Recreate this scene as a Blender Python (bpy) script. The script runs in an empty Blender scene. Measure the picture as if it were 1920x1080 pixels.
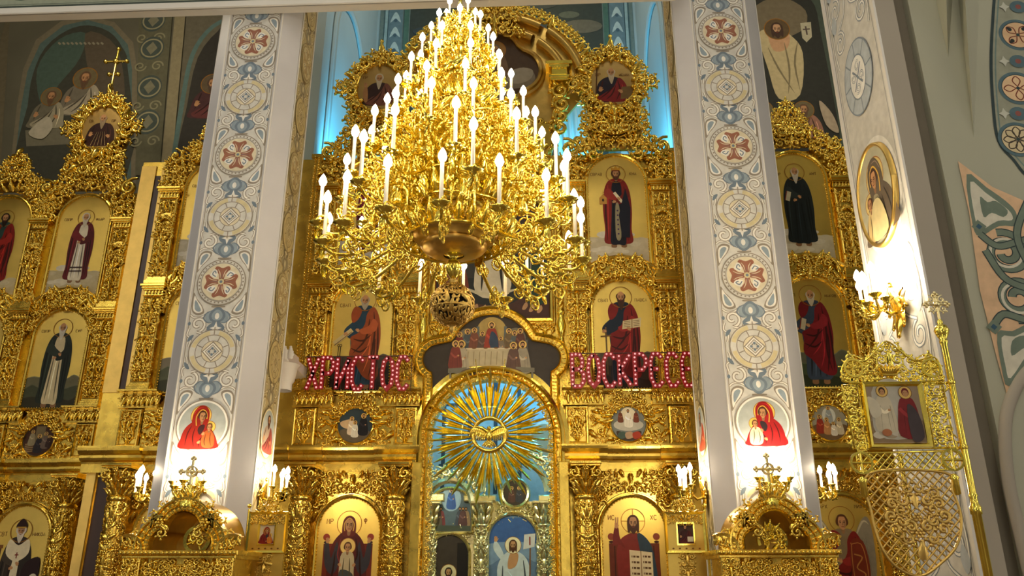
import bpy, math, random
import numpy as np
PI = math.pi
SC = bpy.context.scene
COL = SC.collection
A = -0.82            # world x of the church's axis
# ------------------------------------------------------------------ camera
F, PIT, YAW, CZ = 1500.0, math.radians(20), math.radians(2), 1.6
FW = np.array((-math.sin(YAW)*math.cos(PIT), math.cos(YAW)*math.cos(PIT), math.sin(PIT)))
RT = np.array((math.cos(YAW), math.sin(YAW), 0.0))
UP = np.cross(RT, FW)
def at(px, py, Y):
    """world (x, z) of a point of the photo that stands in the plane y = Y"""
    r = FW*F + RT*(px-960) + UP*(540-py)
    t = Y/r[1]
    return r[0]*t, CZ+r[2]*t
def atX(px, py, X):
    r = FW*F + RT*(px-960) + UP*(540-py)
    t = X/r[0]
    return r[1]*t, CZ+r[2]*t
cam = bpy.data.cameras.new('camera')
cam.lens = 36*F/1920; cam.sensor_width = 36; cam.clip_end = 200
co = bpy.data.objects.new('camera', cam); COL.objects.link(co)
co.location = (0, 0, CZ)
co.rotation_euler = (PI/2+PIT, 0, YAW)
SC.camera = co

# ------------------------------------------------------------------ colours and materials
def lin(c):
    c = c/255.0
    return c/12.92 if c <= 0.04045 else ((c+0.055)/1.055)**2.4
def rgb(t):
    return (lin(t[0]), lin(t[1]), lin(t[2]), 1.0)
def dk(c, k=.62): return tuple(v*k for v in c)
def lt(c, k=1.3): return tuple(min(255, v*k+8) for v in c)
def mix(a, b, t): return tuple(x*(1-t)+y*t for x, y in zip(a, b))

def newmat(name):
    m = bpy.data.materials.new(name); m.use_nodes = True
    nt = m.node_tree
    return m, nt, nt.nodes['Principled BSDF']
def metal(name, col, rough, nscale=0, nstr=0.0, tint=0.12, rvar=.08, tscale=5.0):
    m, nt, b = newmat(name)
    N, L = nt.nodes, nt.links
    b.inputs['Metallic'].default_value = 1.0
    tc = N.new('ShaderNodeTexCoord')
    no = N.new('ShaderNodeTexNoise'); no.inputs['Scale'].default_value = tscale; no.inputs['Detail'].default_value = 4
    L.new(tc.outputs['Object'], no.inputs['Vector'])
    cr = N.new('ShaderNodeValToRGB')
    a = [c*(1-tint) for c in col]; z = [min(1, c*(1+tint)) for c in col]
    cr.color_ramp.elements[0].position = .3; cr.color_ramp.elements[1].position = .7
    cr.color_ramp.elements[0].color = (*a, 1); cr.color_ramp.elements[1].color = (*z, 1)
    L.new(no.outputs['Fac'], cr.inputs['Fac']); L.new(cr.outputs['Color'], b.inputs['Base Color'])
    mr = N.new('ShaderNodeMapRange'); mr.inputs['To Min'].default_value = rough-rvar; mr.inputs['To Max'].default_value = rough+rvar
    L.new(no.outputs['Fac'], mr.inputs['Value']); L.new(mr.outputs['Result'], b.inputs['Roughness'])
    if nstr:
        n2 = N.new('ShaderNodeTexNoise'); n2.inputs['Scale'].default_value = nscale; n2.inputs['Detail'].default_value = 3
        L.new(tc.outputs['Object'], n2.inputs['Vector'])
        bu = N.new('ShaderNodeBump'); bu.inputs['Strength'].default_value = nstr; bu.inputs['Distance'].default_value = .02
        L.new(n2.outputs['Fac'], bu.inputs['Height']); L.new(bu.outputs['Normal'], b.inputs['Normal'])
    return m
def plain(name, c, rough=.6, var=.06, scale=3.0, bump=0.0, bscale=40):
    m, nt, b = newmat(name)
    N, L = nt.nodes, nt.links
    tc = N.new('ShaderNodeTexCoord')
    no = N.new('ShaderNodeTexNoise'); no.inputs['Scale'].default_value = scale; no.inputs['Detail'].default_value = 5
    L.new(tc.outputs['Object'], no.inputs['Vector'])
    cr = N.new('ShaderNodeValToRGB')
    col = rgb(c)[:3]
    cr.color_ramp.elements[0].position = .3; cr.color_ramp.elements[1].position = .7
    cr.color_ramp.elements[0].color = (*[v*(1-var) for v in col], 1)
    cr.color_ramp.elements[1].color = (*[min(1, v*(1+var)) for v in col], 1)
    L.new(no.outputs['Fac'], cr.inputs['Fac']); L.new(cr.outputs['Color'], b.inputs['Base Color'])
    b.inputs['Roughness'].default_value = rough
    if bump:
        n2 = N.new('ShaderNodeTexNoise'); n2.inputs['Scale'].default_value = bscale
        L.new(tc.outputs['Object'], n2.inputs['Vector'])
        bu = N.new('ShaderNodeBump'); bu.inputs['Strength'].default_value = bump; bu.inputs['Distance'].default_value = .01
        L.new(n2.outputs['Fac'], bu.inputs['Height']); L.new(bu.outputs['Normal'], b.inputs['Normal'])
    return m
def glow(name, c, s):
    m, nt, b = newmat(name)
    b.inputs['Base Color'].default_value = rgb(c); b.inputs['Emission Color'].default_value = rgb(c)
    b.inputs['Emission Strength'].default_value = s; b.inputs['Roughness'].default_value = .3
    return m
def paintmat(name, rough):
    m, nt, b = newmat(name)
    at_ = nt.nodes.new('ShaderNodeAttribute'); at_.attribute_name = 'Col'
    tc = nt.nodes.new('ShaderNodeTexCoord')
    no = nt.nodes.new('ShaderNodeTexNoise'); no.inputs['Scale'].default_value = 9; no.inputs['Detail'].default_value = 6
    nt.links.new(tc.outputs['Object'], no.inputs['Vector'])
    mr = nt.nodes.new('ShaderNodeMapRange'); mr.inputs['To Min'].default_value = .72; mr.inputs['To Max'].default_value = 1.22
    nt.links.new(no.outputs['Fac'], mr.inputs['Value'])
    mx = nt.nodes.new('ShaderNodeVectorMath'); mx.operation = 'SCALE'
    nt.links.new(at_.outputs['Color'], mx.inputs[0]); nt.links.new(mr.outputs['Result'], mx.inputs['Scale'])
    nt.links.new(mx.outputs['Vector'], b.inputs['Base Color'])
    b.inputs['Roughness'].default_value = rough
    b.inputs['Specular IOR Level'].default_value = .25
    return m
GOLD = metal('gilding', (.89, .63, .115), .18, 60, .05)
BOARD = metal('gilded board', (.80, .56, .105), .27, 3.0, .3)
LEAF = metal('gold leaf ground', (.77, .55, .135), .40, 14, .10, .08, .05, 3)
BRASS = metal('polished brass', (.98, .735, .13), .16, 40, .03)
DIMLEAF = metal('shaded gold ground', (.46, .31, .11), .42, 14, .10, .08, .05, 3)  # leaf ground darkened in colour to stand for the dimmer upper zone
RAYM = metal('burnished rays', (1.0, .78, .22), .17, 40, .03)
DULL = metal('old bronze gilding', (.70, .47, .13), .36, 25, .1)
PALEGOLD = metal('pale gilding', (.92, .78, .42), .28, 40, .08)
PAINT = paintmat('painted panel', .42)
FRESCO = paintmat('wall painting', .75)
PLASTER = plain('white plaster', (222, 219, 212), .55, .04, 1.5, .05)
MARGIN = plain('lilac grey plaster', (203, 201, 203), .55, .05, 1.5, .05)
SAGE = plain('sage green plaster', (166, 166, 146), .7, .05, .8, .05)
TAUPE = plain('taupe plaster', (160, 152, 138), .7, .05, .8, .05)
DARKW = plain('dim church wall', (96, 92, 74), .8, .12, .7, .08)
ALTARW = plain('altar wall plaster', (150, 165, 165), .7, .06, .7, .05)
FLOORM = plain('polished stone floor', (120, 100, 80), .2, .25, 2.0)
CANDLE = plain('ivory candle tube', (242, 232, 212), .4, .02)
BULB = glow('lit bulb', (255, 234, 196), 48.0)
BULB2 = glow('lit sconce bulb', (255, 234, 200), 150.0)
RED = plain('red enamel', (150, 16, 30), .35, .1, 8)
LED = glow('small lit lamp', (240, 176, 180), .55)
WIRE = plain('dark wire', (60, 30, 24), .5)
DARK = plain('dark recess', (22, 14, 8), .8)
WHITE = plain('white stone', (214, 208, 200), .5, .04)

# ------------------------------------------------------------------ mesh builder
class MB:
    def __init__(s): s.V, s.F, s.n = [], [], 0
    def add(s, V, Fs, mat=0, smooth=True, col=None):
        V = np.asarray(V, float).reshape(-1, 3)
        if isinstance(Fs, np.ndarray):
            s.F.append((Fs.astype(np.int64)+s.n, mat, smooth, col))
        else:
            by = {}
            for f in Fs: by.setdefault(len(f), []).append(f)
            for k, fl in by.items(): s.F.append((np.array(fl, np.int64)+s.n, mat, smooth, col))
        s.V.append(V); s.n += len(V)
        return s
    def merge(s, o, fn=None, mat=None):
        if not o.V: return s
        V = np.concatenate(o.V)
        if fn: V = fn(V)
        for fa, m, sm, c in o.F: s.F.append((fa+s.n, m if mat is None else mat, sm, c))
        s.V.append(V); s.n += len(V)
        return s
    def mesh(s, name, mats):
        me = bpy.data.meshes.new(name)
        V = np.concatenate(s.V)
        me.vertices.add(len(V)); me.vertices.foreach_set('co', V.astype(np.float32).ravel())
        tot = sum(f.size for f, *_ in s.F); npoly = sum(len(f) for f, *_ in s.F)
        li = np.concatenate([f.ravel() for f, *_ in s.F])
        sizes = np.concatenate([np.full(len(f), f.shape[1]) for f, *_ in s.F])
        me.loops.add(tot); me.loops.foreach_set('vertex_index', li.astype(np.int32))
        me.polygons.add(npoly)
        st = np.concatenate(([0], np.cumsum(sizes)[:-1]))
        me.polygons.foreach_set('loop_start', st.astype(np.int32))
        me.polygons.foreach_set('material_index', np.concatenate([np.full(len(f), m) for f, m, *_ in s.F]).astype(np.int32))
        me.polygons.foreach_set('use_smooth', np.concatenate([np.full(len(f), sm) for f, _, sm, _ in s.F]).astype(bool))
        if any(c is not None for *_, c in s.F):
            ca = me.color_attributes.new('Col', 'FLOAT_COLOR', 'CORNER')
            cc = np.concatenate([np.tile(np.array(c if c is not None else (.5, .5, .5, 1), np.float32), (f.size, 1)) for f, _, _, c in s.F])
            ca.data.foreach_set('color', cc.ravel())
        me.update(calc_edges=True)
        for m in (mats if isinstance(mats, (list, tuple)) else [mats]): me.materials.append(m)
        return me
    # -- shapes
    def box(s, x0, x1, y0, y1, z0, z1, mat=0, bev=0.0, col=None):
        x0, x1 = min(x0, x1), max(x0, x1); y0, y1 = min(y0, y1), max(y0, y1); z0, z1 = min(z0, z1), max(z0, z1)
        if bev <= 0:
            V = [(x, y, z) for z in (z0, z1) for y in (y0, y1) for x in (x0, x1)]
            Fq = [(0, 2, 3, 1), (4, 5, 7, 6), (0, 1, 5, 4), (2, 6, 7, 3), (0, 4, 6, 2), (1, 3, 7, 5)]
            return s.add(V, Fq, mat, False, col)
        b = min(bev, (x1-x0)/2.1, (y1-y0)/2.1, (z1-z0)/2.1)
        def ring(ix, iz, y):
            return [(x0+ix, y, z0+iz), (x1-ix, y, z0+iz), (x1-ix, y, z1-iz), (x0+ix, y, z1-iz)]
        V = ring(0, 0, y1)+ring(0, 0, y0+b)+ring(b, b, y0)
        Fq = [(3, 2, 1, 0)]
        for k in (0, 4):
            for i in range(4): Fq.append((k+i, k+(i+1) % 4, k+4+(i+1) % 4, k+4+i))
        Fq.append((8, 9, 10, 11))
        return s.add(V, Fq, mat, False, col)
    def prism(s, poly, y0, y1, mat=0, col=None, smooth=False):
        """xz outline (counter-clockwise seen from the front) from y0 (front) to y1 (back)"""
        poly = ccw(poly); n = len(poly)
        V = [(x, y0, z) for x, z in poly]+[(x, y1, z) for x, z in poly]
        Fq = [tuple(range(n)), tuple(range(2*n-1, n-1, -1))]
        for i in range(n):
            j = (i+1) % n; Fq.append((j, i, i+n, j+n))
        return s.add(V, Fq, mat, smooth, col)
    def tube(s, P, R, k=6, mat=0, planar=False, yf=1.0, cap=True, col=None):
        P = np.asarray(P, float); n = len(P)
        R = np.full(n, R) if np.isscalar(R) else np.asarray(R, float)
        T = np.gradient(P, axis=0); T /= (np.linalg.norm(T, axis=1)[:, None]+1e-12)
        if planar:
            N = np.tile((0., 1., 0.), (n, 1))
        else:
            ref = np.tile((0., 0., 1.), (n, 1)); bad = np.abs(T[:, 2]) > .9
            if bad.mean() > .3: ref[:] = (0., 1., 0.) if np.abs(T[:, 1]).max() < .9 else (1., 0.2, 0.1)
            N = np.cross(T, ref); N /= (np.linalg.norm(N, axis=1)[:, None]+1e-12)
        B = np.cross(T, N); B /= (np.linalg.norm(B, axis=1)[:, None]+1e-12)
        a = np.arange(k)*2*PI/k
        V = P[:, None]+R[:, None, None]*(np.cos(a)[None, :, None]*B[:, None]+yf*np.sin(a)[None, :, None]*N[:, None])
        i = np.arange(n-1)[:, None]*k; j = np.arange(k)[None]; j2 = (j+1) % k
        Q = np.stack((i+j, i+j2, i+k+j2, i+k+j), -1).reshape(-1, 4)
        s.add(V, Q, mat, True, col)
        if cap and k > 2:
            s.add(V[0], [tuple(range(k-1, -1, -1))], mat, False, col); s.add(V[-1], [tuple(range(k))], mat, False, col)
        return s
    def lathe(s, prof, c=(0, 0, 0), k=16, mat=0, col=None, a0=0.0, a1=2*PI, squash=1.0):
        prof = np.asarray(prof, float); n = len(prof)
        full = abs(a1-a0-2*PI) < 1e-6
        m = k if full else k+1
        a = a0+np.arange(m)*(a1-a0)/k
        V = np.stack((prof[:, 0, None]*np.cos(a), squash*prof[:, 0, None]*np.sin(a), np.repeat(prof[:, 1, None], m, 1)), -1)+np.array(c)
        i = np.arange(n-1)[:, None]*m; j = np.arange(k)[None]; j2 = (j+1) % m
        Q = np.stack((i+j, i+j2, i+m+j2, i+m+j), -1).reshape(-1, 4)
        return s.add(V, Q, mat, True, col)
    def blob(s, c, r, k=7, m=5, mat=0, col=None):
        r = (r, r, r) if np.isscalar(r) else r
        t = np.linspace(-PI/2, PI/2, m)
        prof = np.stack((np.cos(t), np.sin(t)), -1)
        a = np.arange(k)*2*PI/k
        V = np.stack((prof[:, 0, None]*np.cos(a)*r[0], prof[:, 0, None]*np.sin(a)*r[1], np.repeat(prof[:, 1, None], k, 1)*r[2]), -1)+np.array(c)
        i = np.arange(m-1)[:, None]*k; j = np.arange(k)[None]; j2 = (j+1) % k
        return s.add(V, np.stack((i+j, i+j2, i+k+j2, i+k+j), -1).reshape(-1, 4), mat, True, col)
    def sweep(s, path, prof, closed=False, y0=0.0, mat=0, smooth=False, col=None):
        """profile (outward offset, depth towards the viewer) along an xz path"""
        P = np.asarray(path, float); n = len(P)
        if closed:
            d0 = P-np.roll(P, 1, 0); d1 = np.roll(P, -1, 0)-P
        else:
            d = np.diff(P, axis=0); d0 = np.vstack((d[:1], d)); d1 = np.vstack((d, d[-1:]))
        d0 = d0/(np.linalg.norm(d0, axis=1)[:, None]+1e-9); d1 = d1/(np.linalg.norm(d1, axis=1)[:, None]+1e-9)
        n0 = np.stack((-d0[:, 1], d0[:, 0]), -1); n1 = np.stack((-d1[:, 1], d1[:, 0]), -1)
        b = n0+n1; b /= (np.linalg.norm(b, axis=1)[:, None]+1e-9)
        sc = 1/np.clip((b*n0).sum(1), .35, 1)
        pr = np.asarray(prof, float); m = len(pr)
        XZ = P[:, None]+b[:, None]*sc[:, None, None]*pr[None, :, :1]
        V = np.stack((XZ[..., 0], np.broadcast_to(y0-pr[None, :, 1], (n, m)), XZ[..., 1]), -1)
        nn = n if closed else n-1
        i = np.arange(nn)[:, None]; j = np.arange(m-1)[None]; i2 = (i+1) % n
        Q = np.stack((i*m+j, i*m+j+1, i2*m+j+1, i2*m+j), -1).reshape(-1, 4)
        return s.add(V, Q, mat, smooth, col)
    def beads(s, path, r, step, y0=0.0, mat=0, k=6, m=4, dep=1.0):
        for x, z in along(path, step): s.blob((x, y0, z), (r, r*dep, r), k, m, mat)
        return s

def ccw(p):
    p = [tuple(q) for q in p]
    a = sum(p[i][0]*p[(i+1) % len(p)][1]-p[(i+1) % len(p)][0]*p[i][1] for i in range(len(p)))
    return p if a > 0 else p[::-1]
def along(path, step):
    P = np.asarray(path, float); d = np.linalg.norm(np.diff(P, axis=0), axis=1); c = np.concatenate(([0], np.cumsum(d)))
    n = max(1, int(round(c[-1]/step)))
    t = (np.arange(n)+.5)*c[-1]/n
    return np.stack([np.interp(t, c, P[:, k]) for k in range(P.shape[1])], -1)
def sp(pts, n=5, closed=True):
    P = np.asarray(pts, float); N = len(P)
    out = []
    rng = range(N) if closed else range(N-1)
    for i in rng:
        g = (lambda k: P[k % N]) if closed else (lambda k: P[min(max(k, 0), N-1)])
        p0, p1, p2, p3 = g(i-1), g(i), g(i+1), g(i+2)
        for t in np.arange(n)/n:
            out.append(.5*((2*p1)+(-p0+p2)*t+(2*p0-5*p1+4*p2-p3)*t*t+(-p0+3*p1-3*p2+p3)*t**3))
    if not closed: out.append(P[-1])
    return np.array(out)
def arc(cx, cz, r, a0, a1, n=24, rz=None):
    rz = r if rz is None else rz
    a = np.radians(np.linspace(a0, a1, n))
    return np.stack((cx+r*np.cos(a), cz+rz*np.sin(a)), -1)
def archpath(w, h, n=24, z0=0.0, rise=None):
    """clockwise: bottom left, up, over the arch, bottom right; w half width, h total height"""
    rise = w if rise is None else rise
    return np.vstack(([(-w, z0)], arc(0, h-rise, w, 180, 0, n, rise), [(w, z0)]))
def inpoly(pts, poly):
    pts = np.atleast_2d(pts); poly = np.asarray(poly); x, y = pts[:, 0], pts[:, 1]
    r = np.zeros(len(pts), bool)
    for i in range(len(poly)):
        x1, y1 = poly[i]; x2, y2 = poly[i-1]
        c = ((y1 > y) != (y2 > y)) & (x < (x2-x1)*(y-y1)/(y2-y1+1e-12)+x1)
        r ^= c
    return r

# ------------------------------------------------------------------ carved foliage
def _scroll(turns, lobes, hand=1, tail=True):
    m = MB()
    t = np.linspace(0, 1, 15)
    th = hand*(turns*2*PI*t)+PI/2*1.2
    r = .82*(1-t)**.75+.08
    pts = np.stack((r*np.cos(th), -(.12+.30*t), r*np.sin(th)), -1)
    if tail:
        d = pts[0]-pts[1]; d /= np.linalg.norm(d)
        pts = np.vstack((pts[0]+d*.9+np.array((0, .05, -.2)), pts[0]+d*.45, pts))
    R = np.concatenate((np.linspace(.14, .27, len(pts)-8), np.linspace(.27, .15, 8)))
    m.tube(pts, R, 6, planar=True, cap=False)
    m.blob((pts[-1][0], -.46, pts[-1][2]), .26, 6, 4)
    for k in range(lobes):
        a = th[0]+hand*(k+.6)*1.05
        c = np.array((math.cos(a), 0, math.sin(a)))
        p = [c*.78+np.array((0, -.15, 0)), c*1.0+np.array((0, -.36, 0)), c*1.2+np.array((0, -.30, 0)), c*1.32+np.array((0, -.1, 0))]
        m.tube(p, [.16, .26, .22, .08], 5, planar=True, cap=False)
    return m
def _leaf(bend, nl=3):
    m = MB(); n = 9
    t = np.linspace(0, 1, n)
    w = .60*np.sin(PI*(.10+.80*t)**.8)*(.74+.26*np.abs(np.sin(nl*PI*t)))
    cx = bend*t**2; cz = 2*t-1
    sx = np.array((-1, -.5, 0, .5, 1))
    V = np.zeros((n, 5, 3))
    V[..., 0] = cx[:, None]+w[:, None]*sx
    V[..., 2] = cz[:, None]-.12*np.abs(sx)
    V[..., 1] = -(.10+.50*np.sin(PI*t*.85)[:, None]*(1-.85*np.abs(sx)**1.5)+.40*(t**3)[:, None])+.12*(np.abs(sx) > .9)
    i = np.arange(n-1)[:, None]*5; j = np.arange(4)[None]
    m.add(V, np.stack((i+j, i+j+1, i+6+j, i+5+j), -1).reshape(-1, 4))
    m.blob((cx[-1], -.52, .86), (.24, .22, .2), 6, 4)
    return m
def _rosette(n=6):
    m = MB()
    for k in range(n):
        a = k*2*PI/n
        m.blob((.55*math.cos(a), -.25, .55*math.sin(a)), (.34, .26, .34), 6, 4)
    m.blob((0, -.45, 0), .28, 6, 4)
    return m
LIB = [_scroll(1.15, 4, 1), _scroll(1.4, 3, -1), _scroll(.95, 5, -1, False), _scroll(1.2, 2, 1)]
LIBL = [_leaf(.35), _leaf(-.45), _leaf(0.0, 4), _leaf(.7)]
ROS = _rosette()
def place(mb, el, x, z, y, s, a=0.0, flip=False, dep=1.0, mat=0, sx=1.0):
    ca, sa = math.cos(a), math.sin(a)
    def fn(V):
        X = V[:, 0]*s*(-1 if flip else 1)*sx; Z = V[:, 2]*s
        return np.stack((x+X*ca-Z*sa, y+V[:, 1]*s*dep, z+X*sa+Z*ca), -1)
    mb.merge(el, fn, mat)
def foliage(mb, poly, size, y=0.0, seed=1, mirror=True, hole=None, dens=1.0, dep=1.0, mat=0, leafy=.2, flow=None, var=.3):
    rnd = random.Random(seed); poly = np.asarray(poly)
    lo, hi = poly.min(0), poly.max(0)
    if mirror: lo = np.array((0.0, lo[1]))
    area = (hi-lo).prod(); sp_ = size*1.28/math.sqrt(dens)
    pts = []
    def ok(p): 
        return inpoly(p, poly)[0] and not (hole is not None and inpoly(p, hole)[0])
    if mirror:
        z = lo[1]+size*.6
        while z < hi[1]-size*.3:
            if ok((0.001, z)): pts.append((0.0, z, 1))
            z += size*2.0
    cand = [(rnd.uniform(lo[0], hi[0]), rnd.uniform(lo[1], hi[1])) for _ in range(int(area/(sp_*sp_)*14)+30)]
    good = inpoly(np.array(cand), poly)
    if hole is not None: good &= ~inpoly(np.array(cand), hole)
    arr = [np.array(p[:2]) for p in pts]
    for c, g in zip(cand, good):
        if not g or (mirror and c[0] < size*.5): continue
        if arr and (np.hypot(*(np.array(arr)-c).T).min() < sp_): continue
        arr.append(np.array(c)); pts.append((c[0], c[1], 0))
    dep = dep*1.35
    for x, z, mid in pts:
        s = size*(1-var/2+var*rnd.random())
        if mid:
            k = rnd.random()
            if k < .5: place(mb, LIBL[2], 0, z, y, s*1.15, 0 if rnd.random() < .7 else PI, False, dep, mat)
            else: place(mb, ROS, 0, z, y, s*.85, 0, False, dep, mat)
            continue
        u = rnd.random(); a = rnd.uniform(-PI, PI) if flow is None else flow(x, z)+rnd.uniform(-.7, .7)
        fl = rnd.random() < .5
        el = LIBL[rnd.randrange(4)] if u < leafy else (ROS if u > .96 else LIB[rnd.randrange(4)])
        s2 = s if el in LIBL else s*.92
        place(mb, el, x, z, y, s2, a, fl, dep, mat)
        if mirror: place(mb, el, -x, z, y, s2, -a, not fl, dep, mat)

# ------------------------------------------------------------------ objects
def obj(name, mb, mats, parent=None, loc=(0, 0, 0), rz=0.0, label=None):
    me = mb if isinstance(mb, bpy.types.Mesh) else mb.mesh(name, mats)
    o = bpy.data.objects.new(name, me); COL.objects.link(o)
    o.location = loc; o.rotation_euler = (0, 0, rz)
    if parent is not None: o.parent = parent
    if label: o['label'] = label
    return o
def thing(name, label, cat, loc, rz=0.0, group=None):
    o = bpy.data.objects.new(name, None); COL.objects.link(o)
    o.location = loc; o.rotation_euler = (0, 0, rz); o.empty_display_size = .1
    o['label'] = label; o['category'] = cat
    if group: o['group'] = group
    return o
def tag(o, label, cat, group=None):
    o['label'] = label; o['category'] = cat
    if group: o['group'] = group
    return o
def struct(name, mb, mats, loc=(0, 0, 0), rz=0.0):
    o = obj(name, mb, mats, None, loc, rz); o['kind'] = 'structure'
    return o
KIDS = {}
def dup(root, loc, label, rz=None, group=None, flip=False):
    r = root.copy(); COL.objects.link(r); r.location = loc; r['label'] = label
    if rz is not None: r.rotation_euler = (0, 0, rz)
    if group: r['group'] = group
    if flip: r.scale = (-1, 1, 1)
    for ch in list(root.children):
        c = ch.copy(); COL.objects.link(c); c.parent = r
        for g in list(ch.children):
            d = g.copy(); COL.objects.link(d); d.parent = c
    return r
# ------------------------------------------------------------------ flat painting (icons, frescoes, wall ornament)
EPS = .00022
class Paint:
    def __init__(s, y0=0.0): s.mb = MB(); s.k = 0; s.y0 = y0; s.dz = 0.0
    def _y(s):
        s.k += 1; return s.y0-EPS*s.k
    def poly(s, pts, c, mat=0):
        p = ccw([(float(a), float(b)) for a, b in pts]); y = s._y()
        s.mb.add([(a, y, b+s.dz) for a, b in p], [tuple(range(len(p)))], mat, False, rgb(c))
    def sp(s, pts, c, n=4): s.poly(sp(pts, n), c)
    def ell(s, x, z, rx, rz, c, rot=0.0, n=18, mat=0):
        a = np.arange(n)*2*PI/n; X = rx*np.cos(a); Z = rz*np.sin(a)
        s.poly(np.stack((x+X*math.cos(rot)-Z*math.sin(rot), z+X*math.sin(rot)+Z*math.cos(rot)), -1), c, mat)
    def ring(s, x, z, r, w, c, n=28, rz=None, mat=0):
        a = np.arange(n+1)*2*PI/n; rz = r if rz is None else rz
        s.stroke(np.stack((x+r*np.cos(a), z+rz*np.sin(a)), -1), w, c, mat=mat)
    def stroke(s, pts, w, c, taper=False, smooth=0, mat=0):
        P = np.asarray(pts, float)
        if smooth: P = sp(P, smooth, False)
        P = P+np.array((0, s.dz)); n = len(P); T = np.gradient(P, axis=0); T /= (np.linalg.norm(T, axis=1)[:, None]+1e-9)
        if n > 2 and np.allclose(P[0], P[-1]):
            t = P[1]-P[-2]; t /= np.linalg.norm(t)+1e-9; T[0] = T[-1] = t
        N = np.stack((-T[:, 1], T[:, 0]), -1)
        W = np.full(n, w/2.0)
        if taper: W = W*np.sin(PI*np.linspace(.08, .97, n))
        L, R = P+N*W[:, None], P-N*W[:, None]; y = s._y()
        V = np.concatenate((np.stack((L[:, 0], np.full(n, y), L[:, 1]), -1), np.stack((R[:, 0], np.full(n, y), R[:, 1]), -1)))
        i = np.arange(n-1)
        s.mb.add(V, np.stack((i, i+n, i+n+1, i+1), -1), mat, False, rgb(c))

GLYPH = {
 'Х': [[(0, 0), (.6, 1)], [(0, 1), (.6, 0)]], 'Р': [[(0, 0), (0, 1), (.4, 1), (.58, .85), (.58, .65), (.4, .5), (0, .5)]],
 'И': [[(0, 1), (0, 0)], [(0, .05), (.6, .95)], [(.6, 1), (.6, 0)]], 'С': [[(.6, .85), (.42, 1), (.18, 1), (0, .75), (0, .25), (.18, 0), (.42, 0), (.6, .15)]],
 'Т': [[(0, 1), (.6, 1)], [(.3, 1), (.3, 0)]], 'О': [[(.3, 1), (.08, .85), (0, .5), (.08, .15), (.3, 0), (.52, .15), (.6, .5), (.52, .85), (.3, 1)]],
 'В': [[(0, 0), (0, 1), (.38, 1), (.52, .85), (.52, .65), (.38, .53), (0, .53)], [(.38, .53), (.58, .4), (.58, .15), (.4, 0), (0, 0)]],
 'К': [[(0, 0), (0, 1)], [(.58, 1), (.05, .5), (.58, 0)]], 'Е': [[(.6, .85), (.42, 1), (.15, 1), (0, .75), (0, .25), (.15, 0), (.42, 0), (.6, .15)], [(0, .52), (.42, .52)]],
 'А': [[(0, 0), (.3, 1), (.6, 0)], [(.12, .35), (.48, .35)]], 'П': [[(0, 0), (0, 1), (.6, 1), (.6, 0)]], 'Л': [[(0, 0), (.3, 1), (.6, 0)]],
 'М': [[(0, 0), (.05, 1), (.3, .4), (.55, 1), (.6, 0)]], 'Н': [[(0, 0), (0, 1)], [(.6, 0), (.6, 1)], [(0, .5), (.6, .5)]],
 'Ъ': [[(0, 1), (.15, 1), (.15, 0), (.45, 0), (.58, .15), (.58, .38), (.45, .5), (.15, .5)]], 'Ф': [[(.3, 0), (.3, 1)], [(.3, .85), (.05, .7), (.05, .45), (.3, .3), (.55, .45), (.55, .7), (.3, .85)]],
}
def write(P, txt, x, z, h, c, w=None):
    """painted inscription centred on x"""
    w = w or h*.16; tot = len(txt)*.82*h; x0 = x-tot/2
    for ch in txt:
        for g in GLYPH.get(ch, []): P.stroke([(x0+a*h*.95, z+b*h) for a, b in g], w, c)
        x0 += .82*h

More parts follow.
